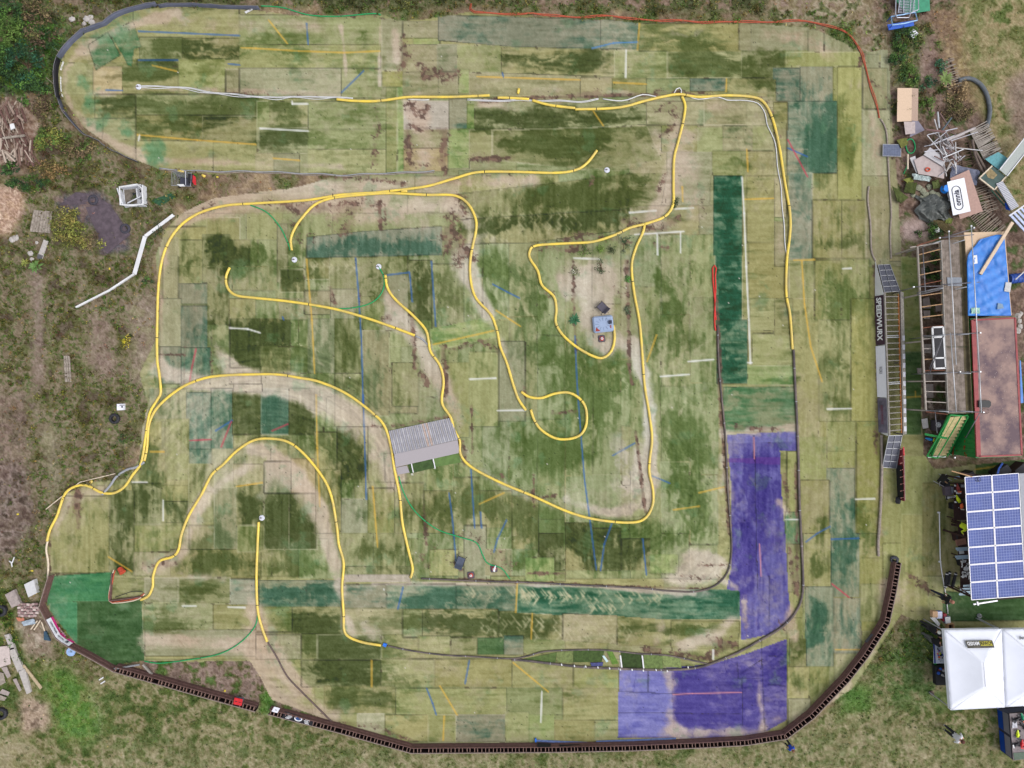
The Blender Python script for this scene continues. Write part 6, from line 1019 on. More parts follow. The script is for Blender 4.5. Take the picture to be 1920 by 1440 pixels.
for k, (y, x0, L) in enumerate(((1028, 1792, .8), (1030.5, 1794, .75), (1043, 1791, .85), (1046, 1793, .8), (1098, 1806, .6), (1104, 1800, .8), (1110, 1800, .8), (1113.5, 1798, .85))):
    A = P(x0, y + .5, 1.0); o = child('plastic_channel', None, PB2, lambda bm: (box(bm, A + Vector((L / 2, .02, 0)), (L, .1, .012), rz=.06), box(bm, A + Vector((L / 2, -.03, .03)), (L, .012, .06), rz=.06), box(bm, A + Vector((L / 2, .07, .03)), (L, .012, .06), rz=.06)))
    tag(o, ('uppermost pale blue plastic channel sticking out from under the solar roof', 'pale blue plastic channel just under the uppermost one', 'upper of the wide pale blue channels below the folded paper', 'lower of the wide pale blue channels below the folded paper', 'short pale blue channel above the lower bundle', 'pale blue channel at the top of the lower bundle', 'pale blue channel in the middle of the lower bundle', 'lowest pale blue channel of the lower bundle')[k], 'plastic channel', 'pale blue plastic channels in the pits')
slab('folded_paper', 'folded white sheet between the pale blue channels', 'sheet', [(1798, 1033), (1807, 1032), (1808, 1038), (1799, 1039)], .95, WHT); boxy('cardboard_sheet', 'brown cardboard box end sticking out from under the solar roof', 'box', 1801, 1016, .8, .6, .35, .06, M('brown_card', (150, 108, 92), .8), .2)
rr = random.Random(12)
for k in range(38):
    x = rr.uniform(1802, 1818); y = rr.uniform(1050, 1085); t = thing('pipe_fitting', 'white plastic pipe fitting heaped on the lower pit table', 'pipe fitting', P(x, y, .82 + rr.uniform(0, .06)), rr.uniform(0, 6), 'white pipe fittings heaped on the pit table')
    L = rr.choice((.1, .14, .2)); child('elbow', t, WHT, lambda bm: (tube(bm, [Vector((-L / 2, 0, .03)), Vector((L / 2, 0, .03))], .03, 7), k % 2 and tube(bm, [Vector((0, 0, .03)), Vector((0, .09, .03))], .028, 7)))
# trousers with bands
for k, (pts, l) in enumerate((([(1781, 1071), (1779, 1085), (1778, 1100)], 'left black folded parasol bag with white bands'), ([(1776, 1073), (1774, 1088), (1772, 1103)], 'black parasol bag touching the white pipe'), ([(1793, 1073), (1789, 1088), (1785, 1104)], 'right black parasol bag nearest the pit table'))):
    t = thing('parasol_bag', l, 'bag', P(*pts[0], .1)); W_ = [v for v in local(t, *[P(a, b, .1) for a, b in pts])]; child('body', t, BKB, lambda bm: tube(bm, catmull(W_, .1), .075, 10, rr=[.06 + .03 * math.sin(math.pi * i / max(1, len(catmull(W_, .1)) - 1)) for i in range(len(catmull(W_, .1)))]), True)
    for f in (.12, .9): c_ = W_[0].lerp(W_[2], f); d_ = (W_[2] - W_[0]).normalized() * .025; child('band', t, WHT, lambda bm: tube(bm, [c_ - d_, c_ + d_], .09, 10))
for (x, y, l) in ((1760, 961, 'white pipe cap at the upper end of the straight ground pipe'), (1762, 1053, 'white joint in the middle of the straight ground pipe')):
    o = child('pipe_joint', None, WHT, lambda bm: (tube(bm, [P(x - 2.2, y, .06), P(x + 2.2, y, .06)], .05, 8), tube(bm, [P(x, y - 1.5, .06), P(x, y + 1.5, .06)], .05, 8))); tag(o, l, 'pipe joint')
# ================================================================ TENTS
CAN = M('white_canopy', (222, 225, 236), .7, var=.02, scale=1.2, bump=.15)
def gazebo(px, label, sign=False):
    t = thing('gazebo', label, 'gazebo', P(sum(a for a, b in px) / 4, sum(b for a, b in px) / 4, 0)); g = Vector(t.location); ZE, ZR = 2.1, 2.85
    C_ = [P(a, b, ZE) - g for a, b in px]; c = sum(C_, Vector()) / 4; up = (C_[3] - C_[0]) * .15; r0 = c - up; r1 = c + up; r0.z = r1.z = ZR
    def cloth(bm):
        G = []; n = 14
        def prof(A, B, Rr, Rs):  # eaves A-B up to ridge Rr-Rs, sagging between
            rows_ = []
            for j in range(n + 1):
                f = j / n; row = []
                for i in range(n + 1):
                    u = i / n; lo = A.lerp(B, u); hi = Rr.lerp(Rs, u); p = lo.lerp(hi, f); s = math.sin(math.pi * f); p.z -= .07 * s * (.5 + .5 * abs(math.sin(math.pi * u))); p.z += .012 * math.sin(u * 37 + f * 3) * (1 - f); row.append(p)
                rows_.append(row)
            return rows_
        for A, B, a, b in ((C_[0], C_[1], r0, r0), (C_[1], C_[2], r0, r1), (C_[2], C_[3], r1, r1), (C_[3], C_[0], r1, r0)): sheet_thick(bm, prof(A, B, a, b), .006)
    child('canopy', t, CAN, cloth, True)
    child('valance', t, CAN, lambda bm: [beam(bm, Vector((a.x, a.y, ZE - .13)), Vector((b.x, b.y, ZE - .13)), .012, .26) for a, b in zip([q + (q - c).normalized() * .012 for q in C_], [q + (q - c).normalized() * .012 for q in C_[1:] + C_[:1]])])
    child('seam', t, M('seam_grey', (190, 190, 198), .7), lambda bm: ([beam(bm, a + Vector((0, 0, .012)), b + Vector((0, 0, .012)), .008, .006) for a, b in ((r0, r1),)]))
    for q in C_:
        w_ = q.lerp(Vector((c.x, c.y, ZE)), .03); child('leg', t, ALU, lambda bm: beam(bm, Vector((w_.x, w_.y, 0)), Vector((w_.x, w_.y, ZE)), .045, .045, up=(1, 0, 0)))
    if sign:
        a, b = C_[0], C_[1]; m = (a.lerp(b, .5)).lerp(r0, .36); xa = (b - a).normalized(); up_ = (r0 - a.lerp(b, .5)).normalized(); nn = xa.cross(up_).normalized(); 
        if nn.z < 0: nn = -nn
        m = P(1836, 1208, 2.42) - g; hh = m + nn * .0
        def put_(off): return Matrix(((-xa.x, -up_.x, nn.x, m.x + nn.x * off), (-xa.y, -up_.y, nn.y, m.y + nn.y * off), (-xa.z, -up_.z, nn.z, m.z + nn.z * off), (0, 0, 0, 1)))
        def bx(mat, name, sx_, sy_, ox, oy, off):
            bm = NB(); box(bm, (ox, oy, 0), (sx_, sy_, .004)); bmesh.ops.transform(bm, matrix=put_(off), verts=bm.verts); return obj(name, bm, mat, t)
        up_ = -up_ if False else up_
        bx(M('badge_grey', (88, 84, 74), .6, var=.25), 'badge', 1.52, .4, 0, 0, .07); bx(M('badge_yellow', (188, 178, 60), .6), 'badge_field', .7, .24, -.36, .03, .078)
        for (tx, ox, mat, s) in (('POWER', -.36, BLKF, .26), ('MAXED', .37, WINK, .26)): text_mesh(tx, s, mat, t, 'lettering', put_(.084) @ Matrix.Translation((ox, .03, 0)), .006, .002, .78)
    return t, C_, g
g1, C1, gg = gazebo([(1771, 1182), (1878, 1180), (1884, 1326), (1783, 1331)], 'white gazebo with the POWER MAXED badge', True)
g2, C2, gg2 = gazebo([(1880, 1181), (1988, 1179), (1993, 1320), (1886, 1325)], 'white gazebo cut off by the right edge of the photo')
text_mesh('oc', .3, BLKF, g2, 'lettering', Matrix.Translation(P(1916, 1197, 2.35) - Vector(g2.location)) @ Matrix.Rotation(math.pi, 4, 'Z'), .01)
for a, b, l in (((1836, 1152), (1876, 1179), 'dark guy rope running from the gazebos to the small weight on the green turf'), ((1759, 1308), (1781, 1327), 'dark guy rope at the lower left corner of the badged gazebo')):
    o = child('guy_rope', None, DGRY, lambda bm: tube(bm, [P(*a, .1), P(*b, 2.05)], .014, 6)); tag(o, l, 'rope')
for (x, y, l) in ((1835, 1154, 'grey gazebo weight on the green turf between solar roof and gazebos'), (1746, 1299, 'brown round gazebo weight on the grass left of the badged gazebo')):
    t = thing('tent_weight', l, 'weight', P(x, y, 0)); child('disc', t, GRY if x > 1800 else BRNP, lambda bm: (cyl(bm, (0, 0, .05), .13, .1, 14), cyl(bm, (0, 0, .12), .05, .06, 10))); child('handle', t, BLK, lambda bm: tube(bm, [Vector((-.08, 0, .1)), Vector((0, 0, .2)), Vector((.08, 0, .1))], .014, 6))
# pit table beside the gazebo with its clutter
t = table('pit_table', 'white cloth pit table crowded with tools left of the badged gazebo', 1751, 1206, 1780, 1244, .78, BLK, M('pale_cloth', (196, 204, 222), .7, var=.05)); slab('table_cloth', None, None, [(1750, 1206), (1752.5, 1206), (1754.5, 1244), (1752, 1244)], .8, M('navy_cloth', (44, 58, 140), .8), parent=t)
cl_ = [(BLK, .1), (WHT, .07), (M('royal_blue', (40, 90, 190), .5), .12), (SB, .08), (YB, .06), (OB, .06), (BKB, .12)]
rr = random.Random(21)
for k in range(34):
    x, y = rr.uniform(1756, 1775), rr.uniform(1208, 1242); m_, s_z = rr.choice(cl_); f = (y - 1206) / 38
    t = thing('small_tool', 'small tool or part scattered on the white pit table', 'tool', P(x + 1, y, .8), rr.uniform(0, 3), 'tools scattered on the white pit table'); sx_, sy_ = rr.uniform(.05, .16), rr.uniform(.04, .1)
    child('body', t, m_, lambda bm: (cyl(bm, (0, 0, .03), sx_ * .4, .06, 10) if k % 3 == 0 else box(bm, (0, 0, s_z / 4), (sx_, sy_, s_z / 2), bev=.008)))
t = boxy('flight_case', 'open black flight case below the white pit table', 'case', 1760, 1262, .3, .75, 1.15, .35, BKB, .04)
rr = random.Random(5)
for k in range(9): child('case_item', t, (SB, BKB, M('royal_blue'), RB_)[k % 4], lambda bm: cyl(bm, (rr.uniform(-.25, .25), rr.uniform(-.1, .45), .37), rr.uniform(.04, .09), .05, 12))
boxy('sack', 'bright green bag corner beside the black flight case', 'bag', 1752, 1241, .3, .12, .18, .14, M('vivid_green', (60, 220, 90), .5), .2); boxy('box', 'cardboard box at the top of the stack left of the gazebo', 'box', 1748, 1149, .5, .3, .36, .3, M('cardboard', (188, 154, 122), .8), .02)
boxy('plastic_box', 'clear lidded storage box beside the cardboard box', 'box', 1757, 1151, .5, .36, .42, .2, M('clear_blue_box', (90, 110, 190), .4), .02, lid=M('pale_lid', (196, 198, 224), .4)); boxy('cool_box', 'red box behind the clear storage box', 'box', 1766, 1155, .3, .2, .45, .3, RD2 if 0 else M('deep_red', (150, 30, 50), .5), .0); boxy('crate', 'grey blue crate with white papers below the red box', 'crate', 1772, 1160, .4, .32, .4, .25, M('grey_blue_crate', (110, 124, 150), .6), .1, lid=WHT)
t = thing('wooden_crate', 'open wooden crate at the top left corner of the badged gazebo', 'crate', P(1778, 1173, .45), .1); child('side', t, TIM, lambda bm: [box(bm, c_, s_, bev=.004) for c_, s_ in (((-.17, 0, .14), (.05, .42, .28)), ((.17, 0, .14), (.05, .42, .28)), ((0, .19, .14), (.3, .05, .28)), ((0, -.19, .14), (.3, .05, .28)))]); child('bottom', t, WB, lambda bm: box(bm, (0, 0, .02), (.3, .34, .03)))
slab('papers', 'white papers lying by the wooden crate', 'papers', [(1744, 1158), (1754, 1158), (1763, 1170), (1760, 1175), (1746, 1165)][:4], .7, M('pale_papers', (204, 204, 206), .6), .02)
slab('black_tray', 'black patterned sheet under the arm of the leaning person', 'sheet', [(1757, 1184), (1773, 1182), (1774, 1195), (1759, 1196)], .8, M('black_white_sheet', (60, 60, 72), .6, var=.3, scale=14))
for k, (n_, l, x, y, z, a, b, h, m_) in enumerate((('rucksack', 'black rucksack on the turf below the camping chair', 1768, 907, 0, .35, .3, .4, BKB), ('stool', 'low black stool left of the orange toy car', 1784, 947, 0, .4, .34, .4, BKB), ('dark_box', 'dark box against the middle pit table', 1790, 1004, 0, .4, .5, .45, WB), ('dark_box', 'black box at the top of the lower pit table', 1798, 1052, 0, .35, .4, .5, BKB), ('radio_case', 'black case with grey lid between yellow and orange toy cars', 1806, 937, .8, .25, .2, .12, BKB), ('dark_box', 'dark bin at the top left corner of the solar roof', 1806, 889, 0, .5, .4, .7, BKB), ('dark_box', 'black crate right of the dark bin above the solar roof', 1868, 882, 0, .9, .5, .6, BKB), ('dark_box', 'dark plum box above the right side of the solar roof', 1900, 878, 0, .8, .5, .7, WB))): boxy(n_, l, 'box', x, y, z, a, b, h, m_, .1 * k, lid=M('charcoal_lid', (58, 58, 64), .6))
# workbench at the lower right edge
WBN = thing('workbench', 'boxed workbench with blue and grey side panels crowded with toy cars', 'workbench', P(1900, 1378, 0)); wb = Vector(WBN.location); HW = 1.1
wq = [P(a, b, HW) - wb for a, b in ((1893, 1338), (1985, 1332), (1992, 1415), (1900, 1426))]
child('cabinet', WBN, M('bench_frame', (60, 60, 74), .7), lambda bm: boxq(bm, [q * .985 for q in wq], .05, HW - .05))
child('bench_top', WBN, M('bench_top', (128, 118, 120), .7, var=.15), lambda bm: boxq(bm, wq, HW - .045, HW))
e0, e3 = wq[0], wq[3]
def sp(u, z, off=.02): p = e0.lerp(e3, u); return Vector((p.x - off, p.y, z))
def spanel(name, mat, u0, u1, z0, z1): child(name, WBN, mat, lambda bm: sheet_thick(bm, [[sp(u0, z0), sp(u1, z0)], [sp(u0, z1), sp(u1, z1)]], .012))
NVB = M('strong_blue', (24, 84, 190), .5, var=.04); GPN = M('grey_panel', (158, 156, 166), .6, var=.04)
for u0, u1 in ((.03, .47), (.53, .97)): spanel('blue_panel', NVB, u0, u1, .1, .5); spanel('grey_panel', GPN, u0, u1, .54, 1.0)
child('back_cloth', WBN, M('slate_blue_cloth', (84, 88, 112), .8, var=.1), lambda bm: sheet_thick(bm, [[P(1868, 1330, .5) - wb, P(1990, 1322, .5) - wb], [P(1893, 1339, HW) - wb, P(1992, 1333, HW) - wb]], .01)); child('bench_mat', WBN, M('green_cutting_mat', (78, 96, 80), .6), lambda bm: sheet_thick(bm, [[P(1900, 1412, HW + .02) - wb, P(1985, 1405, HW + .02) - wb], [P(1902, 1425, HW + .02) - wb, P(1990, 1416, HW + .02) - wb]], .01))
buggy(1889 + 16, 1348, HW + .02, .4, BKB, 'black toy car at the top left of the workbench', 1.1); buggy(1907, 1375, HW + .02, 1.5, YB, 'bright yellow toy car in the middle of the workbench', 1.1, BKB); buggy(1904, 1395, HW + .02, .3, BKB, 'black and white toy car near the bottom of the workbench', 1.1, WHT); buggy(1915, 1393, HW + .02, 1.4, RD2, 'bright red toy car on the workbench', 1.1); buggy(1916, 1343, HW + .02, 1.9, GB_, 'green toy car at the top of the workbench', 1.1, OB); buggy(1918, 1360, HW + .02, 2.4, BKB, 'black toy car at the right edge of the photo on the workbench', 1.2)
slab('clear_sheet', 'crumpled clear plastic sheet on the workbench', 'plastic sheet', [(1899, 1354), (1906, 1353), (1908, 1364), (1898, 1366)], HW + .05, M('clear_plastic', (180, 180, 190), .3), .02, 3, 3, .02)
# ================================================================ PEOPLE
def person(label, px, py, rz, H=1.75, shirt=(30, 30, 34), trousers=(40, 44, 56), shoes=(50, 40, 36), skin=(196, 148, 124), hair=(70, 52, 40), stride=.12, armL=None, armR=None, bend=0.0, sleeves=.5, sit=False, name='p'):
    "one skinned body, facing +Y before rz; arm targets are (x, y, z) of the wrists for a 1.75 m figure"
    k = H / 1.75; t = thing('person', label, 'person', P(px, py, 0), rz); hz = .93; vs = []; rd = []; ed = []
    def v(x, y, z, r): vs.append((x * k, y * k, z * k)); rd.append(r * k); return len(vs) - 1
    def e(a, b): ed.append((a, b))
    sb = math.sin(bend); cb_ = math.cos(bend)
    def up(x, y, z): d = z - hz; return (x, y * cb_ + d * sb, hz + d * cb_ - y * sb)
    pe = v(0, 0, hz, .16); wa = v(*up(0, 0, 1.1), .16); ch = v(*up(0, .0, 1.3), .19); nb = v(*up(0, .0, 1.45), .075); nk = v(*up(0, .015, 1.53), .055); h0 = v(*up(0, .035, 1.59), .078); h1 = v(*up(0, .035, 1.66), .095); h2 = v(*up(0, .03, 1.735), .06)
    for a, b in ((pe, wa), (wa, ch), (ch, nb), (nb, nk), (nk, h0), (h0, h1), (h1, h2)): e(a, b)
    ns = v(*up(0, .135, 1.635), .012); e(h1, ns)
    for s in (-1, 1): er = v(*up(s * .092, .03, 1.64), .014); e(h1, er)
    wr_ = []
    for s, tgt in ((-1, armL), (1, armR)):
        sh = v(*up(s * .2, 0, 1.42), .078); e(ch, sh); tgt = tgt or (s * .27, .06, .86); shp = Vector(up(s * .185, 0, 1.42)); tg = Vector(tgt); mid = (shp + tg) / 2; L = (tg - shp).length; d = max(.0, .29 ** 2 - (L / 2) ** 2) ** .5; el = mid + Vector((s * .5, -.6, -.4)).normalized() * d
        eb = v(*el, .052); e(sh, eb); wr = v(*tg, .033); e(eb, wr); dr = (tg - el).normalized(); sd = dr.cross(Vector((0, 0, 1))); sd = sd.normalized() if sd.length > .1 else Vector((0, 1, 0))
        pm = tg + dr * .07; pv = v(*pm, .034); e(wr, pv)
        for q, fl_ in ((-.03, .07), (-.01, .08), (.01, .077), (.03, .06)):
            f1 = v(*(pm + sd * q + dr * .045), .0105); f2 = v(*(pm + sd * q * 1.15 + dr * (.045 + fl_ * .6) + Vector((0, 0, -.012))), .009); e(pv, f1); e(f1, f2)
        t1 = v(*(tg + dr * .045 - sd * s * .045), .0115); e(wr, t1); t2 = v(*(tg + dr * .09 - sd * s * .05), .0095); e(t1, t2)
    for s in (-1, 1):
        y0 = s * stride; hp = v(s * .1, 0, hz - .07, .115); e(pe, hp)
        if sit: kn = v(s * .12, .42, hz - .1, .08); an = v(s * .12, .44, .1, .055)
        else: kn = v(s * .1, y0 * .55 + .03, .5, .085); an = v(s * .11, y0, .09, .058)
        e(hp, kn); e(kn, an); yy_ = vs[an][1] / k; hl_ = v(s * .11, yy_ - .05, .045, .04); tt = v(s * .12, yy_ + .15, .035, .036); e(an, hl_); e(an, tt)
    me = bpy.data.meshes.new('body'); me.from_pydata(vs, ed, []); o = bpy.data.objects.new('body', me); COL.objects.link(o)
    md = o.modifiers.new('s', 'SKIN'); md.use_smooth_shade = True
    for i, sv in enumerate(me.skin_vertices[0].data): sv.radius = (rd[i], rd[i] * (.72 if i in (1, 2) else 1)); sv.use_root = (i == 0)
    sd_ = o.modifiers.new('u', 'SUBSURF'); sd_.levels = 1; sd_.render_levels = 1
    dg = bpy.context.evaluated_depsgraph_get(); dg.update(); m2 = bpy.data.meshes.new_from_object(o.evaluated_get(dg)); bpy.data.objects.remove(o); bpy.data.meshes.remove(me); m2.name = 'body'
    def mm(n, c): return M(n + '_%d_%d_%d' % c, c, .8, var=.06, scale=9)
    m2.materials.clear(); [m2.materials.append(q) for q in (mm('skin', skin), mm('cloth', shirt), mm('cloth', trousers), mm('shoe', shoes))]
    P0 = np.array(vs); kinds = []
    n_up = set()
    # nearest skeleton joint decides which garment a face belongs to
    names = ['T', 'S', 'S', 'S', 'K', 'K', 'K', 'K', 'K', 'K', 'K'] + (['S', 'A', 'K', 'K'] + ['K'] * 10) * 2 + ['T', 'T', 'T', 'B', 'B'] * 2
    EA = np.array([a for a, b in ed]); EB = np.array([b for a, b in ed]); A_ = P0[EA]; D_ = P0[EB] - A_; L2 = (D_ ** 2).sum(1) + 1e-9
    for f in m2.polygons:
        c = np.array(f.center); tt = np.clip(((c - A_) * D_).sum(1) / L2, 0, 1); ds = ((A_ + D_ * tt[:, None] - c) ** 2).sum(1); j = int(ds.argmin()); q = tt[j]; na, nb_ = names[EA[j]], names[EB[j]]
        if na == 'S' and nb_ == 'A': kd = 'S' if q < max(sleeves, .0) * 1.6 else 'K'
        elif na == 'A': kd = 'S' if sleeves > .9 else 'K'
        elif na == 'T' and nb_ == 'S': kd = 'S' if q > .25 else 'T'
        elif nb_ == 'B': kd = 'B' if (q > .3 or c[2] < .08 * k) else 'T'
        elif na == 'S' and nb_ == 'K': kd = 'S' if q < .35 else 'K'
        else: kd = nb_ if q > .5 else na
        f.material_index = 'KSTB'.index(kd)
    ob = bpy.data.objects.new('body', m2); COL.objects.link(ob); ob.parent = t
    hc = Vector(up(0, .02, 1.675)) * k
    def hr(bm):
        r_ = bmesh.ops.create_uvsphere(bm, u_segments=16, v_segments=10, radius=.108 * k)
        for q in r_['verts']:
            q.co.z *= 1.08; q.co.y -= .012 * k
            if q.co.y > .03 * k and q.co.z < .03 * k: q.co *= .8
            q.co = Matrix.Rotation(-bend, 3, 'X') @ q.co + hc
    child('hair', t, mm('hair', hair), hr, True)
    child('eyes', t, mm('eye', (40, 34, 30)), lambda bm: [bmesh.ops.transform(bm, matrix=Matrix.Translation(Vector(up(s * .033, .118, 1.66)) * k), verts=bmesh.ops.create_icosphere(bm, subdivisions=1, radius=.011 * k)['verts']) for s in (-1, 1)])
    child('mouth', t, mm('lips', (160, 96, 88)), lambda bm: box(bm, Vector(up(0, .118, 1.585)) * k, (.045 * k, .012 * k, .01 * k)))
    return t
person('person in a black t-shirt and dark jeans walking beside the straight ground pipe', 1752, 1112, -1.9, 1.75, (26, 26, 30), (36, 42, 58), (150, 96, 56), hair=(160, 110, 92), stride=.3, sleeves=.55)
person('person in a white top and dark trousers on the lower right grass', 1770, 1363, -2.2, 1.78, (214, 214, 218), (48, 50, 58), (196, 196, 196), hair=(92, 56, 48), stride=.1, sleeves=.6, armL=(-.2, .3, 1.12), armR=(.2, .3, 1.12))
person('small person in a blue top beside the curved barrier at the bottom', 1472, 1388, -2.7, 1.25, (40, 74, 176), (44, 42, 48), (180, 180, 184), hair=(120, 78, 60), stride=.2)
person('person in a black t-shirt leaning over the pit table left of the gazebo', 1730, 1189, -1.5, 1.75, (22, 22, 26), (96, 98, 96), (110, 108, 104), hair=(46, 36, 34), stride=.08, bend=.22, armL=(-.12, .5, 1.05), armR=(.3, .5, 1.03), sleeves=.5)
person('person in a black jacket with white stripes and a pale cap beside the gazebo', 1726, 1167, -1.7, 1.7, (28, 28, 34), (44, 44, 50), (60, 60, 60), hair=(206, 206, 200), stride=.06, bend=.15, armL=(-.15, .5, 1.0), armR=(.2, .5, 1.0), sleeves=1)
person('person in a yellow and orange high visibility jacket sitting under the solar roof edge', 1783, 978, -2.4, 1.7, (206, 226, 50), (52, 34, 32), (150, 120, 110), hair=(66, 46, 40), stride=.1, bend=.3, armL=(-.25, .45, 1.0), armR=(.3, .45, 1.0), sleeves=1)
person('person in a pale yellow top half hidden under the lower edge of the solar roof', 1846, 1080, -2.6, 1.7, (222, 220, 130), (90, 40, 40), (60, 60, 60), hair=(190, 190, 186), stride=.05, sleeves=.6)
# ================================================================ CENTRE OF THE TRACK
RM = thing('ramp_platform', 'low jump platform with a pale ribbed deck across the centre lane', 'ramp', P(797, 830, 0)); rl_ = Vector(RM.location); DK = M('pale_decking', (176, 174, 180), .7, var=.06, scale=1.5, rgb2=(150, 146, 148))
dq = [P(729, 808, .1), P(846, 783, .1), P(858, 824, .32), P(739, 852, .32)]
for k in range(34):
    f0, f1 = k / 34, (k + .8) / 34; c4 = [dq[0].lerp(dq[1], f0), dq[0].lerp(dq[1], f1), dq[3].lerp(dq[2], f1), dq[3].lerp(dq[2], f0)]; mm_ = M('warm_board', (190, 168, 158), .7) if k in (18, 20) else (DK if k % 2 else M('pale_decking_alt', (158, 157, 166), .7, var=.08, scale=2))  # every other board a slightly darker tone, so the ribs show
    child('deck_board', RM, mm_, lambda bm: sheet_thick(bm, [[c4[0] - rl_, c4[1] - rl_], [c4[3] - rl_, c4[2] - rl_]], .05))
child('cross_strip', RM, M('strip_dark', (150, 148, 154), .7), lambda bm: [beam(bm, dq[0].lerp(dq[3], f) - rl_ + Vector((0, 0, .004)), dq[1].lerp(dq[2], f) - rl_ + Vector((0, 0, .004)), .012, .01) for f in (.3, .62)])
child('frame', RM, JOIST, lambda bm: [beam(bm, a - rl_ - Vector((0, 0, .1)), b - rl_ - Vector((0, 0, .1)), .05, .1) for a, b in ((dq[0], dq[3]), (dq[1], dq[2]), (dq[3], dq[2]))])
slab('grey_carpet', 'speckled grey carpet on the landing side of the jump platform', 'carpet', [(739, 852), (858, 825), (862, 849), (742, 876)], [.3, .3, .1, .1], M('grey_violet_carpet', (160, 154, 158), .95, var=.08, scale=60), .02); slab('grey_carpet', 'narrow grey carpet strip left of the small green mats', 'carpet', [(742, 877), (763, 873), (768, 886), (746, 890)], .05, M('grey_violet_carpet'), .015)
slab('green_mat', 'small dark green mat with white lines below the jump platform', 'mat', [(763, 862), (812, 852), (816, 877), (769, 888)], .06, M('moss_mat', (66, 88, 48), .95, var=.2, scale=3), .015); slab('green_mat', 'light green mat right of the dark green mat below the jump platform', 'mat', [(811, 855), (860, 849), (864, 867), (815, 876)], .065, M('light_mat', (96, 122, 68), .95, var=.12, scale=3), .015)
for a, b, l in (((769, 863), (774, 886), 'white strip on the left of the dark green mat'), ((810, 855), (815, 878), 'white strip between the two mats below the platform')): slab('white_strip', l, 'strip', [a, (a[0] + 2, a[1]), (b[0] + 2, b[1]), b], .09, WHT, .01, group='white strips on the green mats')
def disc(px, py, label): t = thing('marker_disc', label, 'disc', P(px, py, hz_at(px, py) + .01), group='white discs at the pipe ends'); child('plate', t, M('pale_disc', (204, 206, 218), .5, var=.05), lambda bm: (cyl(bm, (0, 0, .025), .17, .05, 24, .15),)); child('ring', t, WHT, lambda bm: [box(bm, (.12 * math.cos(a * .785), .12 * math.sin(a * .785), .053), (.05, .016, .008), rz=a * .785) for a in range(8)]); child('post', t, DGRY, lambda bm: (tube(bm, [Vector((0, 0, .03)), Vector((-.03, .02, .14))], .03, 8), tube(bm, [Vector((-.14, 0, .07)), Vector((0, 0, .07))], .018, 6)))
for a in ((552, 487, 'white disc at the foot of the yellow and green pipes, upper left'), (710, 500, 'white disc at the start of the hooked green hose'), (1138, 319, 'lone white disc in the upper centre lane'), (491, 971, 'white disc at the top of the short straight yellow pipe'), (260, 163, 'white disc at the left end of the white tube bundle')): disc(*a)
def tub(par, z, w, d, h, mat, rib):
    child('shell', par, mat, lambda bm: (box(bm, (0, 0, h / 2), (w, d, h), bev=.06)))
LID = thing('moulded_tray', 'grey blue moulded plastic lid lying in the weedy patch', 'tray', P(1130, 608, .0), .1); child('shell', LID, M('grey_blue_plastic', (142, 158, 186), .5, var=.04), lambda bm: box(bm, (0, 0, .14), (1.22, .98, .28), bev=.09)); 
child('ridge', LID, M('ridge_blue', (116, 132, 160), .5), lambda bm: [box(bm, (.38 * math.cos(a), .3 * math.sin(a), .283), (.2, .03, .02), rz=a) for a in [k * .5236 for k in range(12)]]); child('red_patch', LID, M('brick_red', (150, 62, 54), .7), lambda bm: (prism(bm, [(-.5, -.4), (-.2, -.42), (-.45, -.15)], .282, .287), prism(bm, [(.36, -.15), (.46, -.1), (.46, -.28), (.4, -.3)], .282, .287)))
boxy('speaker', 'small dark box on the grey blue plastic lid', 'box', 1144, 604, .29, .18, .2, .12, M('navy_box', (34, 40, 62), .5), .1)
def fchair(px, py, rz, label, mat):
    t = thing('low_chair', label, 'chair', P(px, py, 0), rz, 'folded grey chairs on the turf'); child('seat', t, mat, lambda bm: box(bm, (0, 0, .3), (.46, .5, .04), rx=.05, bev=.01)); child('backrest', t, mat, lambda bm: box(bm, (0, -.3, .45), (.46, .04, .4), rx=.5, bev=.01))
    for sx in (-1, 1):
        for sy in (-1, 1): child('leg', t, BLK, lambda bm: tube(bm, [Vector((sx * .3, sy * .3, 0)), Vector((sx * .2, sy * .2, .3))], .015, 6))
    child('frame', t, BLK, lambda bm: tube(bm, [Vector(q) for q in ((-.24, -.26, .31), (-.24, .26, .33), (.24, .26, .33), (.24, -.26, .31))], .014, 6, closed=True))
fchair(1128, 577, .8, 'dark grey chair beside the grey blue plastic lid', M('grey_mesh', (84, 80, 92), .7)); fchair(864, 1050, -.35, 'dark grey chair beside the long green hose', M('blue_grey_mesh', (78, 86, 104), .7))
def cone(px, py, label, cap=None):
    t = thing('traffic_cone', label, 'cone', P(px, py, 0), .1, 'flattened red and white cones'); child('base', t, M('grey_rubber_base', (92, 84, 92), .8), lambda bm: box(bm, (0, 0, .03), (.42, .42, .06), bev=.05)); child('cone_body', t, M('cone_red', (186, 76, 66), .6), lambda bm: cyl(bm, (0, 0, .11), .15, .14, 20, .07)); child('stripe', t, WHT, lambda bm: cyl(bm, (0, 0, .185), .078, .03, 18, .07)); child('tip', t, M('cone_red'), lambda bm: cyl(bm, (0, 0, .21), .035, .04, 12, .02)); return t
cone(1128, 635, 'red and white cone below the grey blue plastic lid'); cone(883, 1078, 'red and white cone on the turf above the dark kerb'); cone(926, 1066, 'red and white cone touching the long green hose')
slab('white_flag', 'white folded card on the cone by the green hose', 'card', [(928, 1061), (930, 1060), (928, 1073), (924, 1071)], .25, WHT)
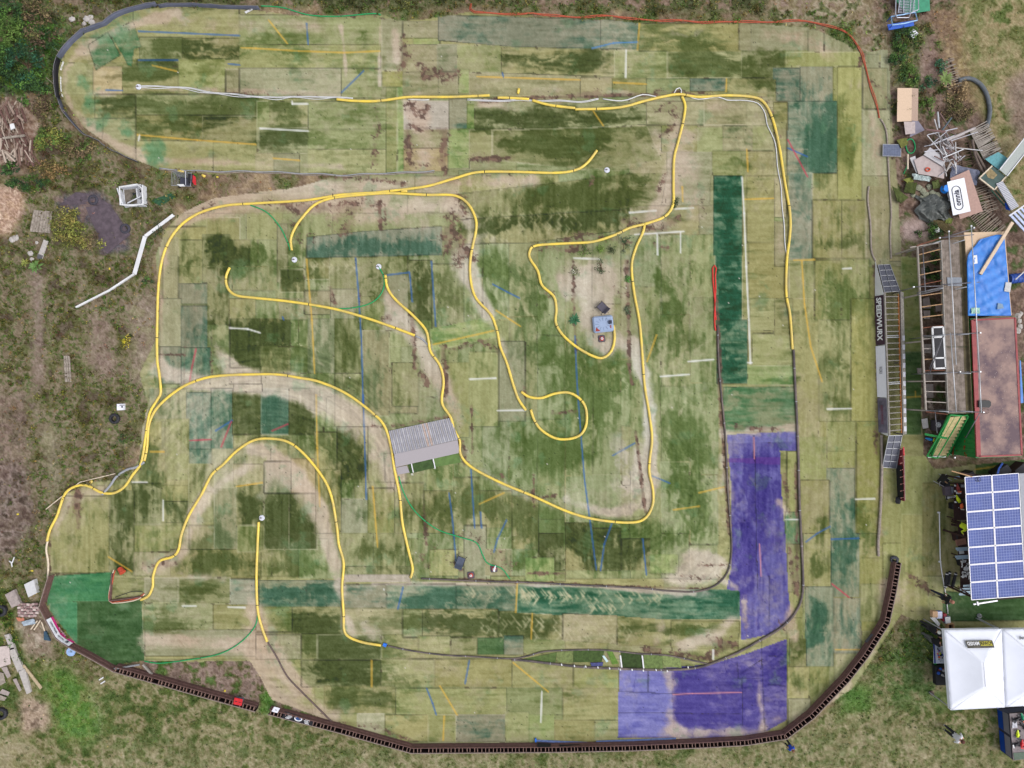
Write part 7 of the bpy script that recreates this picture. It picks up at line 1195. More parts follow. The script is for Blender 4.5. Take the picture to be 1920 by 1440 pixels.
# corner patch tools
t = thing('orange_bucket', 'orange bucket lying above the bright green turf', 'bucket', P(228, 1069, .12), .8); child('body', t, M('orange_bucket', (190, 74, 52), .6), lambda bm: cyl(bm, (0, 0, .05), .14, .34, 16, .18, rx=1.3)); child('rim', t, M('orange_bucket'), lambda bm: cyl(bm, (0, -.16, .1), .19, .03, 16, rx=1.3))
t = thing('edge_boards', 'dark brown edge boards framing the small soil patch', 'edging', P(240, 1110, 0)); eb_ = Vector(t.location); child('board', t, BROWN, lambda bm: beam(bm, P(211, 1075, .1) - eb_, P(207, 1126, .1) - eb_, .06, .2)); child('board', t, BROWN, lambda bm: beam(bm, P(208, 1126, .1) - eb_, P(268, 1118, .1) - eb_, .06, .2))
o = child('wire_loop', None, BLK, lambda bm: tube(bm, catmull([P(216, 1120, .1), P(232, 1114, .16), P(250, 1109, .15), P(268, 1110, .1)], .1), .02, 6)); tag(o, 'black bent tube lying over the brown edge board', 'tube')
t = thing('red_crate', 'red topped grey crate standing on the slatted barrier', 'crate', P(450, 1312, .25), -.2); child('body', t, M('grey_crate', (100, 104, 120), .7), lambda bm: [box(bm, (x, -.02, .14), (.03, .36, .28)) for x in (-.2, -.12, -.04, .04, .12, .2)] + [box(bm, (0, .0, .05), (.42, .36, .04))]); child('lid', t, RD2 if 0 else M('crate_red', (200, 36, 44), .5), lambda bm: box(bm, (0, .03, .31), (.5, .4, .06), bev=.02)); child('slot', t, BLK, lambda bm: [box(bm, (x, .03, .345), (.14, .03, .01)) for x in (-.1, .12)])
t = thing('lid_disc', 'pale blue round lid leaning on the barrier below the banner', 'lid', P(133, 1222, .06)); child('disc', t, M('pale_blue_lid', (150, 178, 222), .5, var=.08), lambda bm: cyl(bm, (0, 0, .02), .27, .05, 28, .25))
o = child('grey_channel', None, GALV, lambda bm: beam(bm, P(214, 1254, .3), P(262, 1246, .15), .09, .08)); tag(o, 'grey metal channel along the foot of the dark green turf', 'channel'); o = child('timber_post', None, JOIST, lambda bm: beam(bm, P(268, 1246, .2), P(290, 1270, .15), .1, .1)); tag(o, 'short grey timber post lying inside the barrier corner', 'post')
for k, (a, b) in enumerate((((186, 1275), (194, 1270)), ((189, 1282), (197, 1277)))): o = child('white_peg', None, WHT, lambda bm: beam(bm, P(*a, .05), P(*b, .05), .07, .05)); tag(o, ('upper white peg below the barrier corner', 'lower white peg below the barrier corner')[k], 'peg')
# weedy island between the dark kerbs at the bottom
for k, (x, y) in enumerate(((1053, 1246), (1077, 1248.5), (1098, 1249.5), (1121, 1251), (1143, 1253), (1163, 1255), (1185, 1255.5), (1206, 1257), (1230, 1256), (1251, 1258), (1290, 1251))):
    o = child('kerb_peg', None, WHT, lambda bm: box(bm, P(x, y, .12), (.07, .12, .1), rz=.3, bev=.01)); tag(o, 'small white peg on the dark kerb below the weedy island', 'peg', 'white pegs along the weedy island')
for q, c_, l in (([(980, 1236), (1044, 1223), (1042, 1242), (1004, 1240)], (86, 106, 56), 'green mat at the left tip of the weedy island'), ([(1044, 1223), (1075, 1220), (1074, 1243), (1044, 1242)], (116, 128, 78), 'pale green mat near the left of the weedy island'), ([(1075, 1219), (1133, 1220), (1128, 1241), (1075, 1242)], (68, 88, 44), 'dark green mat in the middle of the weedy island'), ([(1138, 1221), (1148, 1221), (1160, 1244), (1148, 1246)], (98, 130, 56), 'bright tilted mat in the weedy island'), ([(1164, 1223), (1206, 1226), (1207, 1254), (1166, 1252)], (56, 74, 36), 'darkest green mat between two white strips'), ([(1207, 1226), (1242, 1230), (1243, 1256), (1208, 1256)], (104, 122, 70), 'soft green mat right of the white strips'), ([(1242, 1229), (1275, 1234), (1278, 1252), (1244, 1250)], (126, 140, 86), 'light green mat at the right of the weedy island')):
    slab('loose_mat', l, 'mat', q, .035 + .008 * (c_[0] % 5), M('mat_%d' % c_[0], c_, .95, var=.2, scale=5), .012, group='loose turf mats in the weedy island')
for a, b in (((1162, 1229), (1165, 1254)), ((1203, 1229), (1206, 1255))): slab('white_strip', 'white strip standing upright in the weedy island', 'strip', [a, (a[0] + 2.5, a[1]), (b[0] + 2.5, b[1]), b], .09, WHT, .03, group='white strips in the weedy island')
slab('glass_plate', 'white and teal plate lying in the weedy island', 'plate', [(1129, 1230), (1133, 1229), (1141, 1240), (1137, 1242)], .1, M('pale_teal', (190, 210, 212), .3), .02); slab('blue_rag', 'blue rag in the weedy island', 'rag', [(1107, 1243), (1131, 1242), (1130, 1249), (1109, 1249)], .1, M('navy_rag', (70, 74, 120), .9), .04, 4, 2, .02)
slab('blue_clip', 'bright blue clip where the yellow pipe meets the dark kerb', 'clip', [(719, 1206), (726, 1208), (723, 1214), (717, 1211)], .2, M('bright_blue'), .1)
# ================================================================ LEFT EDGE
TUBW = M('tub_white', (206, 208, 214), .55, var=.06, scale=3)
t = thing('white_tub', 'broken white plastic tub lying on the weeds left of the track', 'tub', P(254, 370, 0), .12); 
child('shell', t, TUBW, lambda bm: [box(bm, c, s, rz=r, bev=.03) for c, s, r in (((0, .55, .25), (1.3, .07, .5), 0), ((0, -.55, .22), (1.3, .07, .45), -.12), ((-.68, 0, .25), (.07, 1.1, .5), .2), ((.68, 0, .25), (.07, 1.1, .5), -.1), ((0, 0, .03), (1.36, 1.1, .05), 0))])
child('torn_wall', t, TUBW, lambda bm: (box(bm, (.1, -.2, .28), (.9, .05, .4), rz=.35, rx=.5, bev=.01), box(bm, (.3, .1, .2), (.05, .6, .4), bev=.01))); child('rim', t, WHT, lambda bm: tube(bm, [Vector(q) for q in ((-.68, -.5, .5), (-.6, .55, .52), (.45, .58, .52), (.72, .3, .52), (.66, -.62, .5), (0, -.62, .48))], .05, 8, closed=True)); child('grimy_floor', t, M('grimy', (120, 112, 102), .9, var=.2, scale=6), lambda bm: box(bm, (-.25, .05, .062), (.7, .9, .01))); child('dark_hole', t, BKB, lambda bm: (prism(bm, [(.1, -.02), (.3, .12), (.05, .14)], .4, .42), box(bm, (.45, .3, .08), (.2, .12, .02))))
t = thing('shopping_trolley', 'wire shopping trolley with a black basket and a red part, parked below the loop', 'shopping trolley', P(352, 343, 0), -.05); WIRE = M('trolley_wire', (176, 178, 190), .4, .5)
def hoop(bm, w_, d, z, dx, r=.014):
    q = [(-w_ / 2 + dx, -d / 2), (w_ / 2 + dx, -d / 2 - .0), (w_ / 2 + dx, d / 2), (-w_ / 2 + dx, d / 2)]; tube(bm, [Vector((a, b, z)) for a, b in q], r, 6, closed=True)
child('basket', t, WIRE, lambda bm: [hoop(bm, 1.15 - .09 * k, .82 - .07 * k, .8 - .12 * k, -.02 * k) for k in range(6)]); child('basket_wires', t, WIRE, lambda bm: [tube(bm, [Vector((x, s * .4, .8)), Vector((x * .75, s * .25, .2))], .008, 5) for x in [-.5 + .1 * k for k in range(11)] for s in (-1, 1)])
child('liner', t, M('trolley_liner', (66, 68, 82), .7, var=.15), lambda bm: box(bm, (-.05, 0, .22), (.62, .5, .06), bev=.02)); child('handle', t, WIRE, lambda bm: tube(bm, [Vector(q) for q in ((.28, -.35, .8), (.3, .42, .95), (.12, .48, .97), (.02, .48, .97))], .02, 8)); child('child_seat', t, BKB, lambda bm: box(bm, (.5, .1, .6), (.3, .5, .3), bev=.02)); child('red_flap', t, RD2 if 0 else M('flap_red', (196, 40, 48), .5), lambda bm: prism(bm, [(.62, .3), (.8, .18), (.86, -.3), (.76, -.28), (.62, -.12)], .7, .74))
for x, y in ((-.45, -.3), (-.45, .3), (.4, -.28), (.4, .28)): child('wheel', t, BLK, lambda bm: cyl(bm, (x, y, .07), .07, .04, 12, rx=math.pi / 2))
child('white_sheet', t, WHT, lambda bm: prism(bm, [(-.25, -.33), (.15, -.3), (.25, -.43), (-.05, -.45)], .8, .82))
for a, b, l in (((335, 321), (346, 323), 'short yellow pipe lying above the shopping trolley'), ((380, 329), (386, 332), 'short yellow pipe behind the red trolley flap')): ribbed('pipe_stub', [a, b], .08, YEL, l, 'pipe', 'yellow pipe stubs', 0)
GT = M('old_board', (156, 146, 136), .9, var=.14, scale=5, rgb2=(120, 110, 100))
t = thing('board_pallet', 'weathered board platform on the left weeds, next to the bush', 'pallet', P(76, 414, .1)); bp = Vector(t.location); q4 = [P(63, 394, .12), P(98, 396, .12), P(94, 437, .12), P(55, 434, .12)]
for k in range(7): c4 = [q4[0].lerp(q4[1], k / 7 + .008), q4[0].lerp(q4[1], (k + 1) / 7 - .01), q4[3].lerp(q4[2], (k + 1) / 7 - .01), q4[3].lerp(q4[2], k / 7 + .008)]; child('board', t, GT, lambda bm: sheet_thick(bm, [[c4[0] - bp, c4[1] - bp], [c4[3] - bp, c4[2] - bp]], .04))
CONC = M('concrete', (176, 170, 166), .9, var=.1, scale=6); CONCD = M('stained_concrete', (160, 148, 144), .9, var=.15, scale=4)
def block(name, label, cat, q, z, mat, t_=.1, group=None): return slab(name, label, cat, q, z, mat, t_, group=group)
block('plank', 'short grey white plank with a dark end below the board platform', 'plank', [(82, 449), (90, 452), (79, 485), (70, 481)], .1, CONC, .06); block('end_block', 'dark cap at the lower end of the short plank', 'cap', [(71, 476), (80, 479), (77, 487), (69, 484)], .14, M('dark_grey_cap', (90, 88, 92), .8), .04)
for k, (x, w_) in enumerate(((119, 4), (123.5, 3), (127.5, 3))): block('old_plank', ('leftmost of three old planks lying upright on the left weeds', 'middle of three old planks lying upright on the left weeds', 'rightmost of three old planks lying upright on the left weeds')[k], 'plank', [(x, 667), (x + w_, 667), (x + w_ + 3, 716), (x + 3, 716)], .08 + .02 * k, GT, .04, 'old planks on the left weeds')
boxy('white_box', 'small white printed box on the weeds above the lone tyre', 'box', 229, 763, 0, .4, .38, .22, WHTF, .03); o = child('box_print', None, INK, lambda bm: (box(bm, P(229, 760, .235), (.3, .03, .01)), box(bm, P(229, 763, .235), (.1, .1, .01)))); o.parent = bpy.data.objects['white_box']; o.location = -bpy.data.objects['white_box'].location
o.matrix_parent_inverse = Matrix.Identity(4)
block('concrete_block', 'pale grey concrete block nearest the bright green turf', 'block', [(45, 1096), (63, 1087), (69, 1112), (53, 1120)], .3, M('pale_block', (192, 192, 194), .9, var=.05), .3); block('concrete_block', 'brownish concrete slab left of the pale grey block', 'block', [(9, 1115), (26, 1106), (38, 1132), (22, 1140)], .25, CONCD, .2)
rr = random.Random(3); PV_ = [M('paver_a', (164, 136, 134), .9), M('paver_b', (178, 158, 154), .9), M('paver_c', (140, 114, 114), .9), M('paver_d', (196, 180, 174), .9)]
for k in range(34):
    i, j = k % 7, k // 7; x = 36 + i * 5.6 + rr.uniform(-1, 1) + j * .6; y = 1133 + j * 5.2 + rr.uniform(-.8, .8); t = thing('paving_brick', 'pink grey paving brick in the pile at the barrier corner', 'brick', P(x, y, rr.uniform(.02, .2)), rr.uniform(-.3, .3), 'pile of paving bricks'); child('body', t, PV_[k % 4], lambda bm: box(bm, (0, 0, .04), (.2, .14, .09), bev=.01))
for k, (a, b, l) in enumerate((((58, 1180), (70, 1164), 'left white batten by the paving bricks'), ((64, 1181), (76, 1163), 'middle white batten by the paving bricks'), ((78, 1166), (84, 1183), 'right white batten beside the banner'))): o = child('white_batten', None, CREAM, lambda bm: beam(bm, P(*a, .1), P(*b, .12), .06, .04)); tag(o, l, 'batten', 'white battens by the paving bricks')
slab('plastic_sheet', 'crumpled pale grey plastic sheet below the paving bricks', 'plastic sheet', [(40, 1166), (62, 1160), (66, 1170), (44, 1174)], .2, M('pale_polythene', (160, 172, 184), .35, var=.1), .03, 6, 4, .06); slab('orange_sheet', 'faded orange sheet at the left of the paving bricks', 'sheet', [(30, 1158), (44, 1158), (46, 1164), (34, 1165)], .15, M('faded_orange', (190, 120, 96), .8), .02)
slab('blue_bucket_rim', 'dark blue curved plastic piece below the white battens', 'plastic piece', [(82, 1184), (86, 1184), (94, 1202), (82, 1200)], .15, M('petrol_plastic', (52, 78, 98), .6), .1)
for q, l in (([(8, 1191), (16, 1189), (28, 1216), (19, 1219)], 'upper short length of the long concrete post row'), ([(14, 1217), (26, 1214), (44, 1255), (33, 1260)], 'middle length of the long concrete post row'), ([(34, 1258), (46, 1254), (58, 1298), (50, 1302)], 'lowest length of the long concrete post row')): block('concrete_post', l, 'post', q, .15, CONC, .15, 'concrete posts at the left edge')
block('timber_plank', 'pale timber plank right of the concrete posts', 'plank', [(41, 1248), (45, 1246), (79, 1289), (75, 1293)], .1, M('pale_plank', (178, 160, 132), .85, var=.1), .05); block('pink_board', 'pinkish white board at the left edge beside the concrete posts', 'board', [(-14, 1214), (16, 1211), (20, 1245), (-12, 1256)], .2, M('pink_board', (190, 176, 172), .9, var=.08), .03)
for k, (q, c) in enumerate((([(-10, 1258), (6, 1262), (10, 1280), (-8, 1290)], 0), ([(4, 1292), (18, 1298), (15, 1305), (-2, 1300)], 1), ([(-4, 1302), (12, 1308), (8, 1314), (-8, 1312)], 0), ([(24, 1274), (30, 1272), (40, 1294), (36, 1297)], 1), ([(2, 1252), (12, 1250), (20, 1268), (14, 1272)], 1))): block('broken_board', ('broken board below the pinkish board at the left edge', 'upper narrow offcut in the heap at the left edge', 'lower narrow offcut in the heap at the left edge', 'grey offcut between the post row and the plank', 'small grey offcut under the pinkish board')[k], 'board', q, .1 + .04 * k, (GT, CONCD)[c], .03, 'broken boards at the left edge')
t = thing('white_scrap', 'white bent plastic scrap on the dark weeds at the left edge', 'scrap', P(22, 1052, .1)); child('arm', t, WHT, lambda bm: [beam(bm, Vector(a), Vector(b), .06, .03) for a, b in (((-.15, 0, 0), (.05, -.1, .04)), ((.05, -.1, .04), (.2, .25, .06)), ((0, -.1, .03), (.05, -.35, .03)))])
for x, y, l in ((206, 504, 'small yellow scrap on the weeds right of the dark sheeting'), (34, 964, 'small yellow scrap at the left edge of the dark weeds'), (61, 1070, 'yellow scrap above the pale grey concrete block'), (408, 332, 'tiny yellow scrap right of the trolley'), (422, 1295, 'yellow ring on the soil above the slatted barrier')): boxy('yellow_scrap', l, 'scrap', x, y, .02, .12, .09, .05, M('scrap_yellow', (216, 196, 70), .6), x * .1)
# the timber heap
rr = random.Random(17); WD = [M('heap_wood_a', (150, 130, 118), .9, var=.12), M('heap_wood_b', (122, 98, 88), .9, var=.12), M('heap_wood_c', (176, 160, 146), .9, var=.1), M('heap_wood_d', (104, 76, 70), .9)]
for k in range(120):
    x, y = rr.uniform(-12, 66), rr.uniform(186, 300); 
    if x > 40 + (y - 186) * .25: continue
    L = rr.uniform(.4, 1.5); a = rr.gauss(1.9, .5); A = P(x, y, rr.uniform(.1, .5)); d = Vector((math.cos(a), math.sin(a), rr.uniform(-.15, .15))) * L / 2
    t = thing('scrap_timber', 'weathered stick in the timber heap at the left edge', 'timber', A, 0, 'scrap timber heap at the left edge'); child('stick', t, WD[k % 4], lambda bm: beam(bm, -d, d, rr.uniform(.04, .13), .05))
o = child('round_post', None, GT, lambda bm: tube(bm, [P(6, 259, .55), P(46, 254, .55)], .07, 10)); tag(o, 'long grey round post with a white end lying across the timber heap', 'post'); slab('white_rubble', 'white broken sheet on the timber heap', 'rubble', [(18, 233), (25, 231), (28, 240), (20, 243)], .6, WHT, .06)
for q, l in (([(12, 288), (22, 281), (25, 286), (14, 291)], 'flat brown board at the foot of the timber heap'), ([(4, 294), (14, 292), (18, 298), (6, 300)], 'left flat grey board at the foot of the timber heap'), ([(18, 292), (24, 291), (30, 300), (27, 302)], 'right flat grey board at the foot of the timber heap')): block('flat_board', l, 'board', q, .15, GT, .04)
def rocks(name, lst, mat, lab, group):
    for k, (x, y, s) in enumerate(lst):
        t = thing(name, lab if isinstance(lab, str) else lab[k], 'stone', P(x, y, s * .2), k, group)
        def g(bm):
            r_ = random.Random(k + int(x)); vs = bmesh.ops.create_icosphere(bm, subdivisions=2, radius=s)['verts']
            for v in vs: v.co *= r_.uniform(.78, 1.12); v.co.z *= .6
        child('rock', t, mat, g)
rocks('pale_stone', ((163, 36, .22), (170, 32, .16), (172, 42, .2), (158, 44, .14), (135, 36, .18)), CONC, ('pale stone left of the wavy fabric edging', 'small pale stone topmost in the group above the loop', 'pale stone lowest in the group above the loop', 'small pale stone in the group above the loop', 'lone stone at the far left of the group above the loop'), 'pale stones above the loop')
rocks('pale_stone', ((23, 449, .2), (30, 446, .2), (60, 486, .12), (69, 455, .1), (57, 475, .18)), CONC, ('left stone of the pair at the left edge', 'right stone of the pair at the left edge', 'small stone beside the rosette plant', 'tiny stone left of the short plank', 'flat stone left of the short plank'), 'pale stones on the left weeds')
slab('green_sheet', 'dark green plastic sheet on the weeds right of the white tub', 'sheet', [(283, 376), (320, 362), (330, 370), (300, 386)], .06, M('green_sheet', (44, 84, 56), .7, var=.2), .02, 5, 2, .03)
slab('pond_liner', 'dark plum plastic sheeting under the two sunken tyres', 'plastic sheet', [(112, 384), (142, 360), (172, 364), (212, 386)], .035, M('pond_liner', (92, 80, 88), .6, var=.2, scale=3), .01, 8, 3, .02); slab('pond_liner', 'dark plum plastic sheeting running down to the weeds', 'plastic sheet', [(160, 388), (206, 384), (245, 440), (200, 476)], .04, M('pond_liner'), .01, 6, 6, .02)
# ================================================================ TOP RIGHT JUNK
TR1 = M('trolley_blue', (56, 98, 196), .45, var=.08); TEAL = M('teal_plastic', (60, 140, 108), .6, var=.12, scale=4)
slab('teal_board', 'teal green slatted board at the top edge', 'board', [(1670, -12), (1742, -16), (1744, 20), (1700, 26), (1672, 14)][:4], .35, TEAL, .05)
t = thing('bench', 'blue seat with a light blue tubular frame at the top right', 'seat', P(1690, 40, 0)); bl2 = Vector(t.location)
child('seat', t, TR1, lambda bm: sheet_thick(bm, [[P(1664, 46, .45) - bl2, P(1713, 38, .45) - bl2], [P(1667, 56, .45) - bl2, P(1714, 48, .45) - bl2]], .05)); child('frame', t, M('pale_blue_tube', (140, 176, 214), .4, .2), lambda bm: tube(bm, [P(a, b, .8) - bl2 for a, b in ((1671, 31), (1700, 26), (1716, 23), (1720, 38), (1695, 44), (1673, 47))], .04, 8, closed=True)); child('leg', t, TR1, lambda bm: [tube(bm, [P(a, b, 0) - bl2, P(c, d, .8) - bl2], .03, 6) for a, b, c, d in ((1663, 40, 1671, 31), (1666, 56, 1673, 47), (1716, 40, 1720, 38), (1712, 25, 1716, 23))])
t = thing('trolley_frame', 'galvanised wire trolley frame cut off by the top edge', 'trolley', P(1700, 8, 0)); tf2 = Vector(t.location)
child('frame', t, WIRE, lambda bm: tube(bm, [P(a, b, .95) - tf2 for a, b in ((1680, -20), (1679, 28), (1682, 33), (1704, 33), (1708, 24), (1722, 18), (1722, -20))], .03, 8)); child('shelf', t, WIRE, lambda bm: ([beam(bm, P(1684, y, .6) - tf2, P(1716, y - 1, .6) - tf2, .03, .02) for y in range(-18, 26, 3)] + [beam(bm, P(a, -18, .65) - tf2, P(b, 24, .65) - tf2, .04, .03) for a, b in ((1690, 1684), (1695, 1694), (1709, 1706), (1716, 1711))]))
for x, y in ((1681, 28), (1720, 20)): child('leg', t, WIRE, lambda bm: tube(bm, [Vector((P(x, y, .95) - tf2).xyz), Vector(((P(x, y, .95) - tf2).x, (P(x, y, .95) - tf2).y, 0))], .025, 6))
t = thing('notice', 'white warning notice with a triangle lying on the weeds at the top right', 'sign', P(1713, 63, .3), .75); child('board', t, WHTF, lambda bm: box(bm, (0, 0, 0), (.42, .38, .02))); child('triangle', t, INK, lambda bm: [beam(bm, Vector((.07 * math.cos(a), .07 * math.sin(a), .014)), Vector((.07 * math.cos(a + 2.094), .07 * math.sin(a + 2.094), .014)), .02, .006) for a in (0, 2.094, 4.188)]); child('lettering', t, INK, lambda bm: (box(bm, (0, .14, .013), (.36, .03, .004)), box(bm, (0, -.14, .013), (.36, .03, .004)))); child('post', t, GT, lambda bm: beam(bm, Vector((-.3, 0, -.1)), Vector((.3, 0, -.02)), .04, .03))
slab('plywood_sheet', 'tan plywood sheet lying right of the track with a weathered right edge', 'plywood', [(1683, 165), (1710, 165), (1709, 227), (1682, 228)], .35, M('osb', (206, 180, 156), .85, var=.05, scale=12), .03); slab('plywood_sheet', 'greyed plywood strip along the right of the tan plywood sheet', 'plywood', [(1710, 165), (1722, 166), (1721, 227), (1709, 227)], .33, M('grey_osb', (176, 152, 136), .85, var=.1, scale=12), .03)
slab('slate_board', 'pale stained board just below the tan plywood sheet', 'board', [(1695, 228), (1716, 228), (1716, 250), (1698, 252)], .4, M('pale_stained', (180, 166, 164), .85, var=.1), .03); slab('slate_board', 'slate grey board folded under the pale stained board', 'board', [(1711, 226), (1722, 227), (1734, 244), (1706, 257)], .36, M('slate_grey', (128, 124, 138), .8, var=.08), .03)
t = thing('small_solar_panel', 'single dark solar panel lying over the muddy pipes right of the track', 'solar panel', P(1672, 282, .18), -.02); child('glass', t, M('dark_cell', (92, 100, 124), .5, 0, var=.1, spec=.2), lambda bm: box(bm, (0, 0, 0), (1.04, .68, .03))); child('frame', t, GALV, lambda bm: [box(bm, c, s) for c, s in (((0, .35, .004), (1.1, .03, .045)), ((0, -.35, .004), (1.1, .03, .045)), ((.535, 0, .004), (.03, .67, .045)), ((-.535, 0, .004), (.03, .67, .045)))]); child('cell_grid', t, M('cell_line', (120, 128, 150), .5), lambda bm: [box(bm, (-.5 + .1 * k, 0, .017), (.008, .66, .003)) for k in range(1, 10)] + [box(bm, (0, -.3 + .1 * k, .019), (1.0, .008, .003)) for k in range(7)])
BRK = M('pink_grey_board', (176, 162, 160), .9, var=.08, scale=4)
def polyslab(name, label, cat, pts, z, mat, t_=.03, group=None, tilt=0):
    o0 = P(*pts[0], z); bm = NB(); W = [P(a, b, z) - o0 for a, b in pts]; prism(bm, [(p.x, p.y) for p in W], -t_, 0); o = obj(name, bm, mat); o.location = o0; o.rotation_euler = (tilt, tilt * .6, 0); return tag(o, label, cat, group)
polyslab('broken_board', 'large pinkish broken board with an orange ring on it', 'board', [(1714, 300), (1734, 290), (1772, 312), (1770, 335), (1748, 330), (1722, 326)], .5, BRK); polyslab('broken_board', 'pale grey rectangular board on top of the large broken one', 'board', [(1744, 276), (1774, 300), (1768, 312), (1732, 290)], .6, M('pale_grey_board', (182, 180, 184), .85, var=.06)); polyslab('broken_board', 'thin pale strip at the left of the large broken board', 'board', [(1706, 296), (1716, 292), (1724, 322), (1718, 324)], .42, M('pale_grey_board')); 
t = thing('orange_ring', 'orange plastic ring on the large pinkish board', 'ring', P(1739, 318, .52)); child('ring', t, M('ring_orange', (200, 84, 56), .6), lambda bm: tube(bm, [Vector((.13 * math.cos(a), .1 * math.sin(a), .02)) for a in [k * .42 for k in range(15)]], .04, 7, closed=True))
slab('clear_bag', 'crumpled whitish green plastic below the large pinkish board', 'plastic sheet', [(1711, 325), (1746, 332), (1744, 340), (1714, 336)], .4, M('whitish_plastic', (176, 190, 190), .4, var=.15), .03, 8, 3, .07)
rr = random.Random(9); MET = [M('scrap_metal_a', (176, 176, 184), .5, .3, var=.1), M('scrap_metal_b', (140, 134, 136), .6, .2, var=.1), M('scrap_metal_c', (200, 198, 200), .5), M('scrap_rust', (116, 92, 88), .8)]
for k in range(46):
    cx_, cy_ = rr.gauss(1774, 13), rr.gauss(276, 19); a = -rr.gauss(.95, .35) if k % 4 else rr.uniform(.1, .7); L = rr.uniform(.5, 2.2); d = Vector((math.cos(a), math.sin(a), rr.uniform(-.12, .12))) * L / 2
    t = thing('scrap_tube', 'grey metal tube in the scrap heap beside the broken boards', 'metal tube', P(cx_, cy_, rr.uniform(.3, .8)), 0, 'scrap metal tubes in the heap'); child('tube', t, MET[k % 4], lambda bm: beam(bm, -d, d, rr.uniform(.03, .07), .04))
for a, b, r_, m_, l in (((1758, 210), (1761, 240), .05, STEEL, 'upright looking grey tube above the scrap heap'), ((1784, 221), (1766, 245), .05, M('dark_teal_tube', (80, 92, 100), .6), 'dark teal tube above the scrap heap'), ((1775, 263), (1828, 240), .07, M('pale_pole', (178, 170, 170), .7), 'thick pale pole pointing right from the scrap heap'), ((1768, 296), (1806, 280), .03, STEEL, 'thin pale tube pointing right below the thick pole'), ((1774, 322), (1783, 304), .05, CONC, 'short pale post below the scrap heap'), ((1736, 243), (1772, 247), .06, M('rusty_channel', (120, 92, 90), .8), 'rusty channel along the top of the scrap heap'), ((1702, 289), (1702, 317), .045, CREAM, 'pale upright batten left of the broken boards')):
    o = child('long_tube', None, m_, lambda bm: tube(bm, [P(*a, .75), P(*b, .8)], r_, 8), False); tag(o, l, 'tube')
slab('slate_tarp', 'slate blue plastic sheeting behind the large white logo sheet', 'plastic sheet', [(1786, 308), (1838, 320), (1830, 348), (1780, 336)], .4, M('slate_plastic_sheet', (98, 102, 122), .5, var=.15), .02, 8, 5, .06)
# logo sheet
slab('chipboard', 'pinkish chipboard under the white logo sheet', 'board', [(1782, 334), (1817, 318), (1843, 396), (1800, 411)], .5, M('chipboard', (172, 142, 132), .9, var=.07, scale=8), .03)
t = thing('sign_board', 'white sheet with an outlined omnia logo lying on the chipboard', 'sign', P(1800, 370, .56)); sg = Vector(t.location); q = [P(1776, 341, .56), P(1808, 333, .56), P(1820, 396, .56), P(1787, 404, .56)]; child('board', t, M('sign_white', (226, 228, 236), .5, var=.02), lambda bm: sheet_thick(bm, [[q[0] - sg, q[1] - sg], [q[3] - sg, q[2] - sg]], .02))
xd = (q[0] - q[3]); xd.z = 0; xd.normalize(); yd = Vector((-xd.y, xd.x, 0)); m0 = P(1795.5, 371, .575) - sg; mt = Matrix(((xd.x, yd.x, 0, m0.x), (xd.y, yd.y, 0, m0.y), (0, 0, 1, m0.z), (0, 0, 0, 1))); text_mesh('omnia', .46, INK, t, 'lettering', mt, .012, .002, .84)
def stad(bm):
    pts = []; hw, r_ = .46, .25
    for k in range(13): a = -math.pi / 2 + math.pi * k / 12; pts.append((hw + r_ * math.cos(a), r_ * math.sin(a)))
    for k in range(13): a = math.pi / 2 + math.pi * k / 12; pts.append((-hw + r_ * math.cos(a), r_ * math.sin(a)))
    tube(bm, [mt @ Vector((a, b, .0)) for a, b in pts], .02, 6, closed=True)
child('outline', t, INK, stad)
t = thing('blue_helmet_shell', 'bright blue rounded plastic tub left of the white logo sheet', 'tub', P(1771, 355, .3)); child('shell', t, M('sky_blue_plastic', (30, 124, 216), .4, var=.05), lambda bm: cyl(bm, (0, 0, .12), .26, .24, 24, .2)); child('handle', t, BLK, lambda bm: [box(bm, (-.2, y, .22), (.08, .05, .05)) for y in (-.14, .06, .14)])
t = thing('black_tarp_heap', 'crumpled dark grey green tarpaulin heap below the junk', 'tarpaulin', P(1748, 392, .0)); 
def heap(bm):
    r_ = random.Random(6); n = 14; G = []
    for j in range(n + 1):
        row = []
        for i in range(n + 1):
            u, v = i / n * 2 - 1, j / n * 2 - 1; e = max(0, 1 - (u * u + v * v) * .55); row.append(Vector((u * 1.0 + .18 * math.sin(v * 5), v * .75 + .12 * math.sin(u * 6 + 1), .02 + .5 * e * (.55 + .45 * abs(math.sin(u * 5 + v * 3))) + r_.uniform(0, .05))))
        G.append(row)
    sheet_thick(bm, G, .02)
child('sheet', t, M('dark_tarp', (84, 88, 86), .5, var=.2, scale=2.5, spec=.4), heap)
for q, c, l in (([(1674, 349), (1704, 370), (1690, 381), (1682, 376)], (78, 88, 44), 'dark olive turf offcut with a yellow line right of the muddy pipes'), ([(1694, 336), (1708, 332), (1714, 340), (1702, 344)], (122, 128, 62), 'small yellow green turf offcut in the junk'), ([(1700, 342), (1720, 342), (1716, 364), (1694, 360)], (66, 76, 34), 'mossy green turf roll in the junk'), ([(1748, 340), (1760, 336), (1764, 352), (1750, 354)], (90, 100, 56), 'green turf offcut beside the blue tub'), ([(1682, 262), (1700, 258), (1704, 270), (1690, 278)], (108, 110, 56), 'olive turf offcut beside the coiled green hose'), ([(1774, 408), (1788, 410), (1784, 420), (1772, 418)], (110, 120, 60), 'small yellow green turf offcut below the tarpaulin heap'), ([(1740, 412), (1772, 414), (1790, 432), (1776, 438)], (88, 78, 50), 'brown rolled turf above the timber frame')):
    slab('turf_offcut', l, 'turf offcut', q, .25, M('offcut_%d_%d' % c[:2], c, .95, var=.2, scale=5), .05, 4, 3, .04)
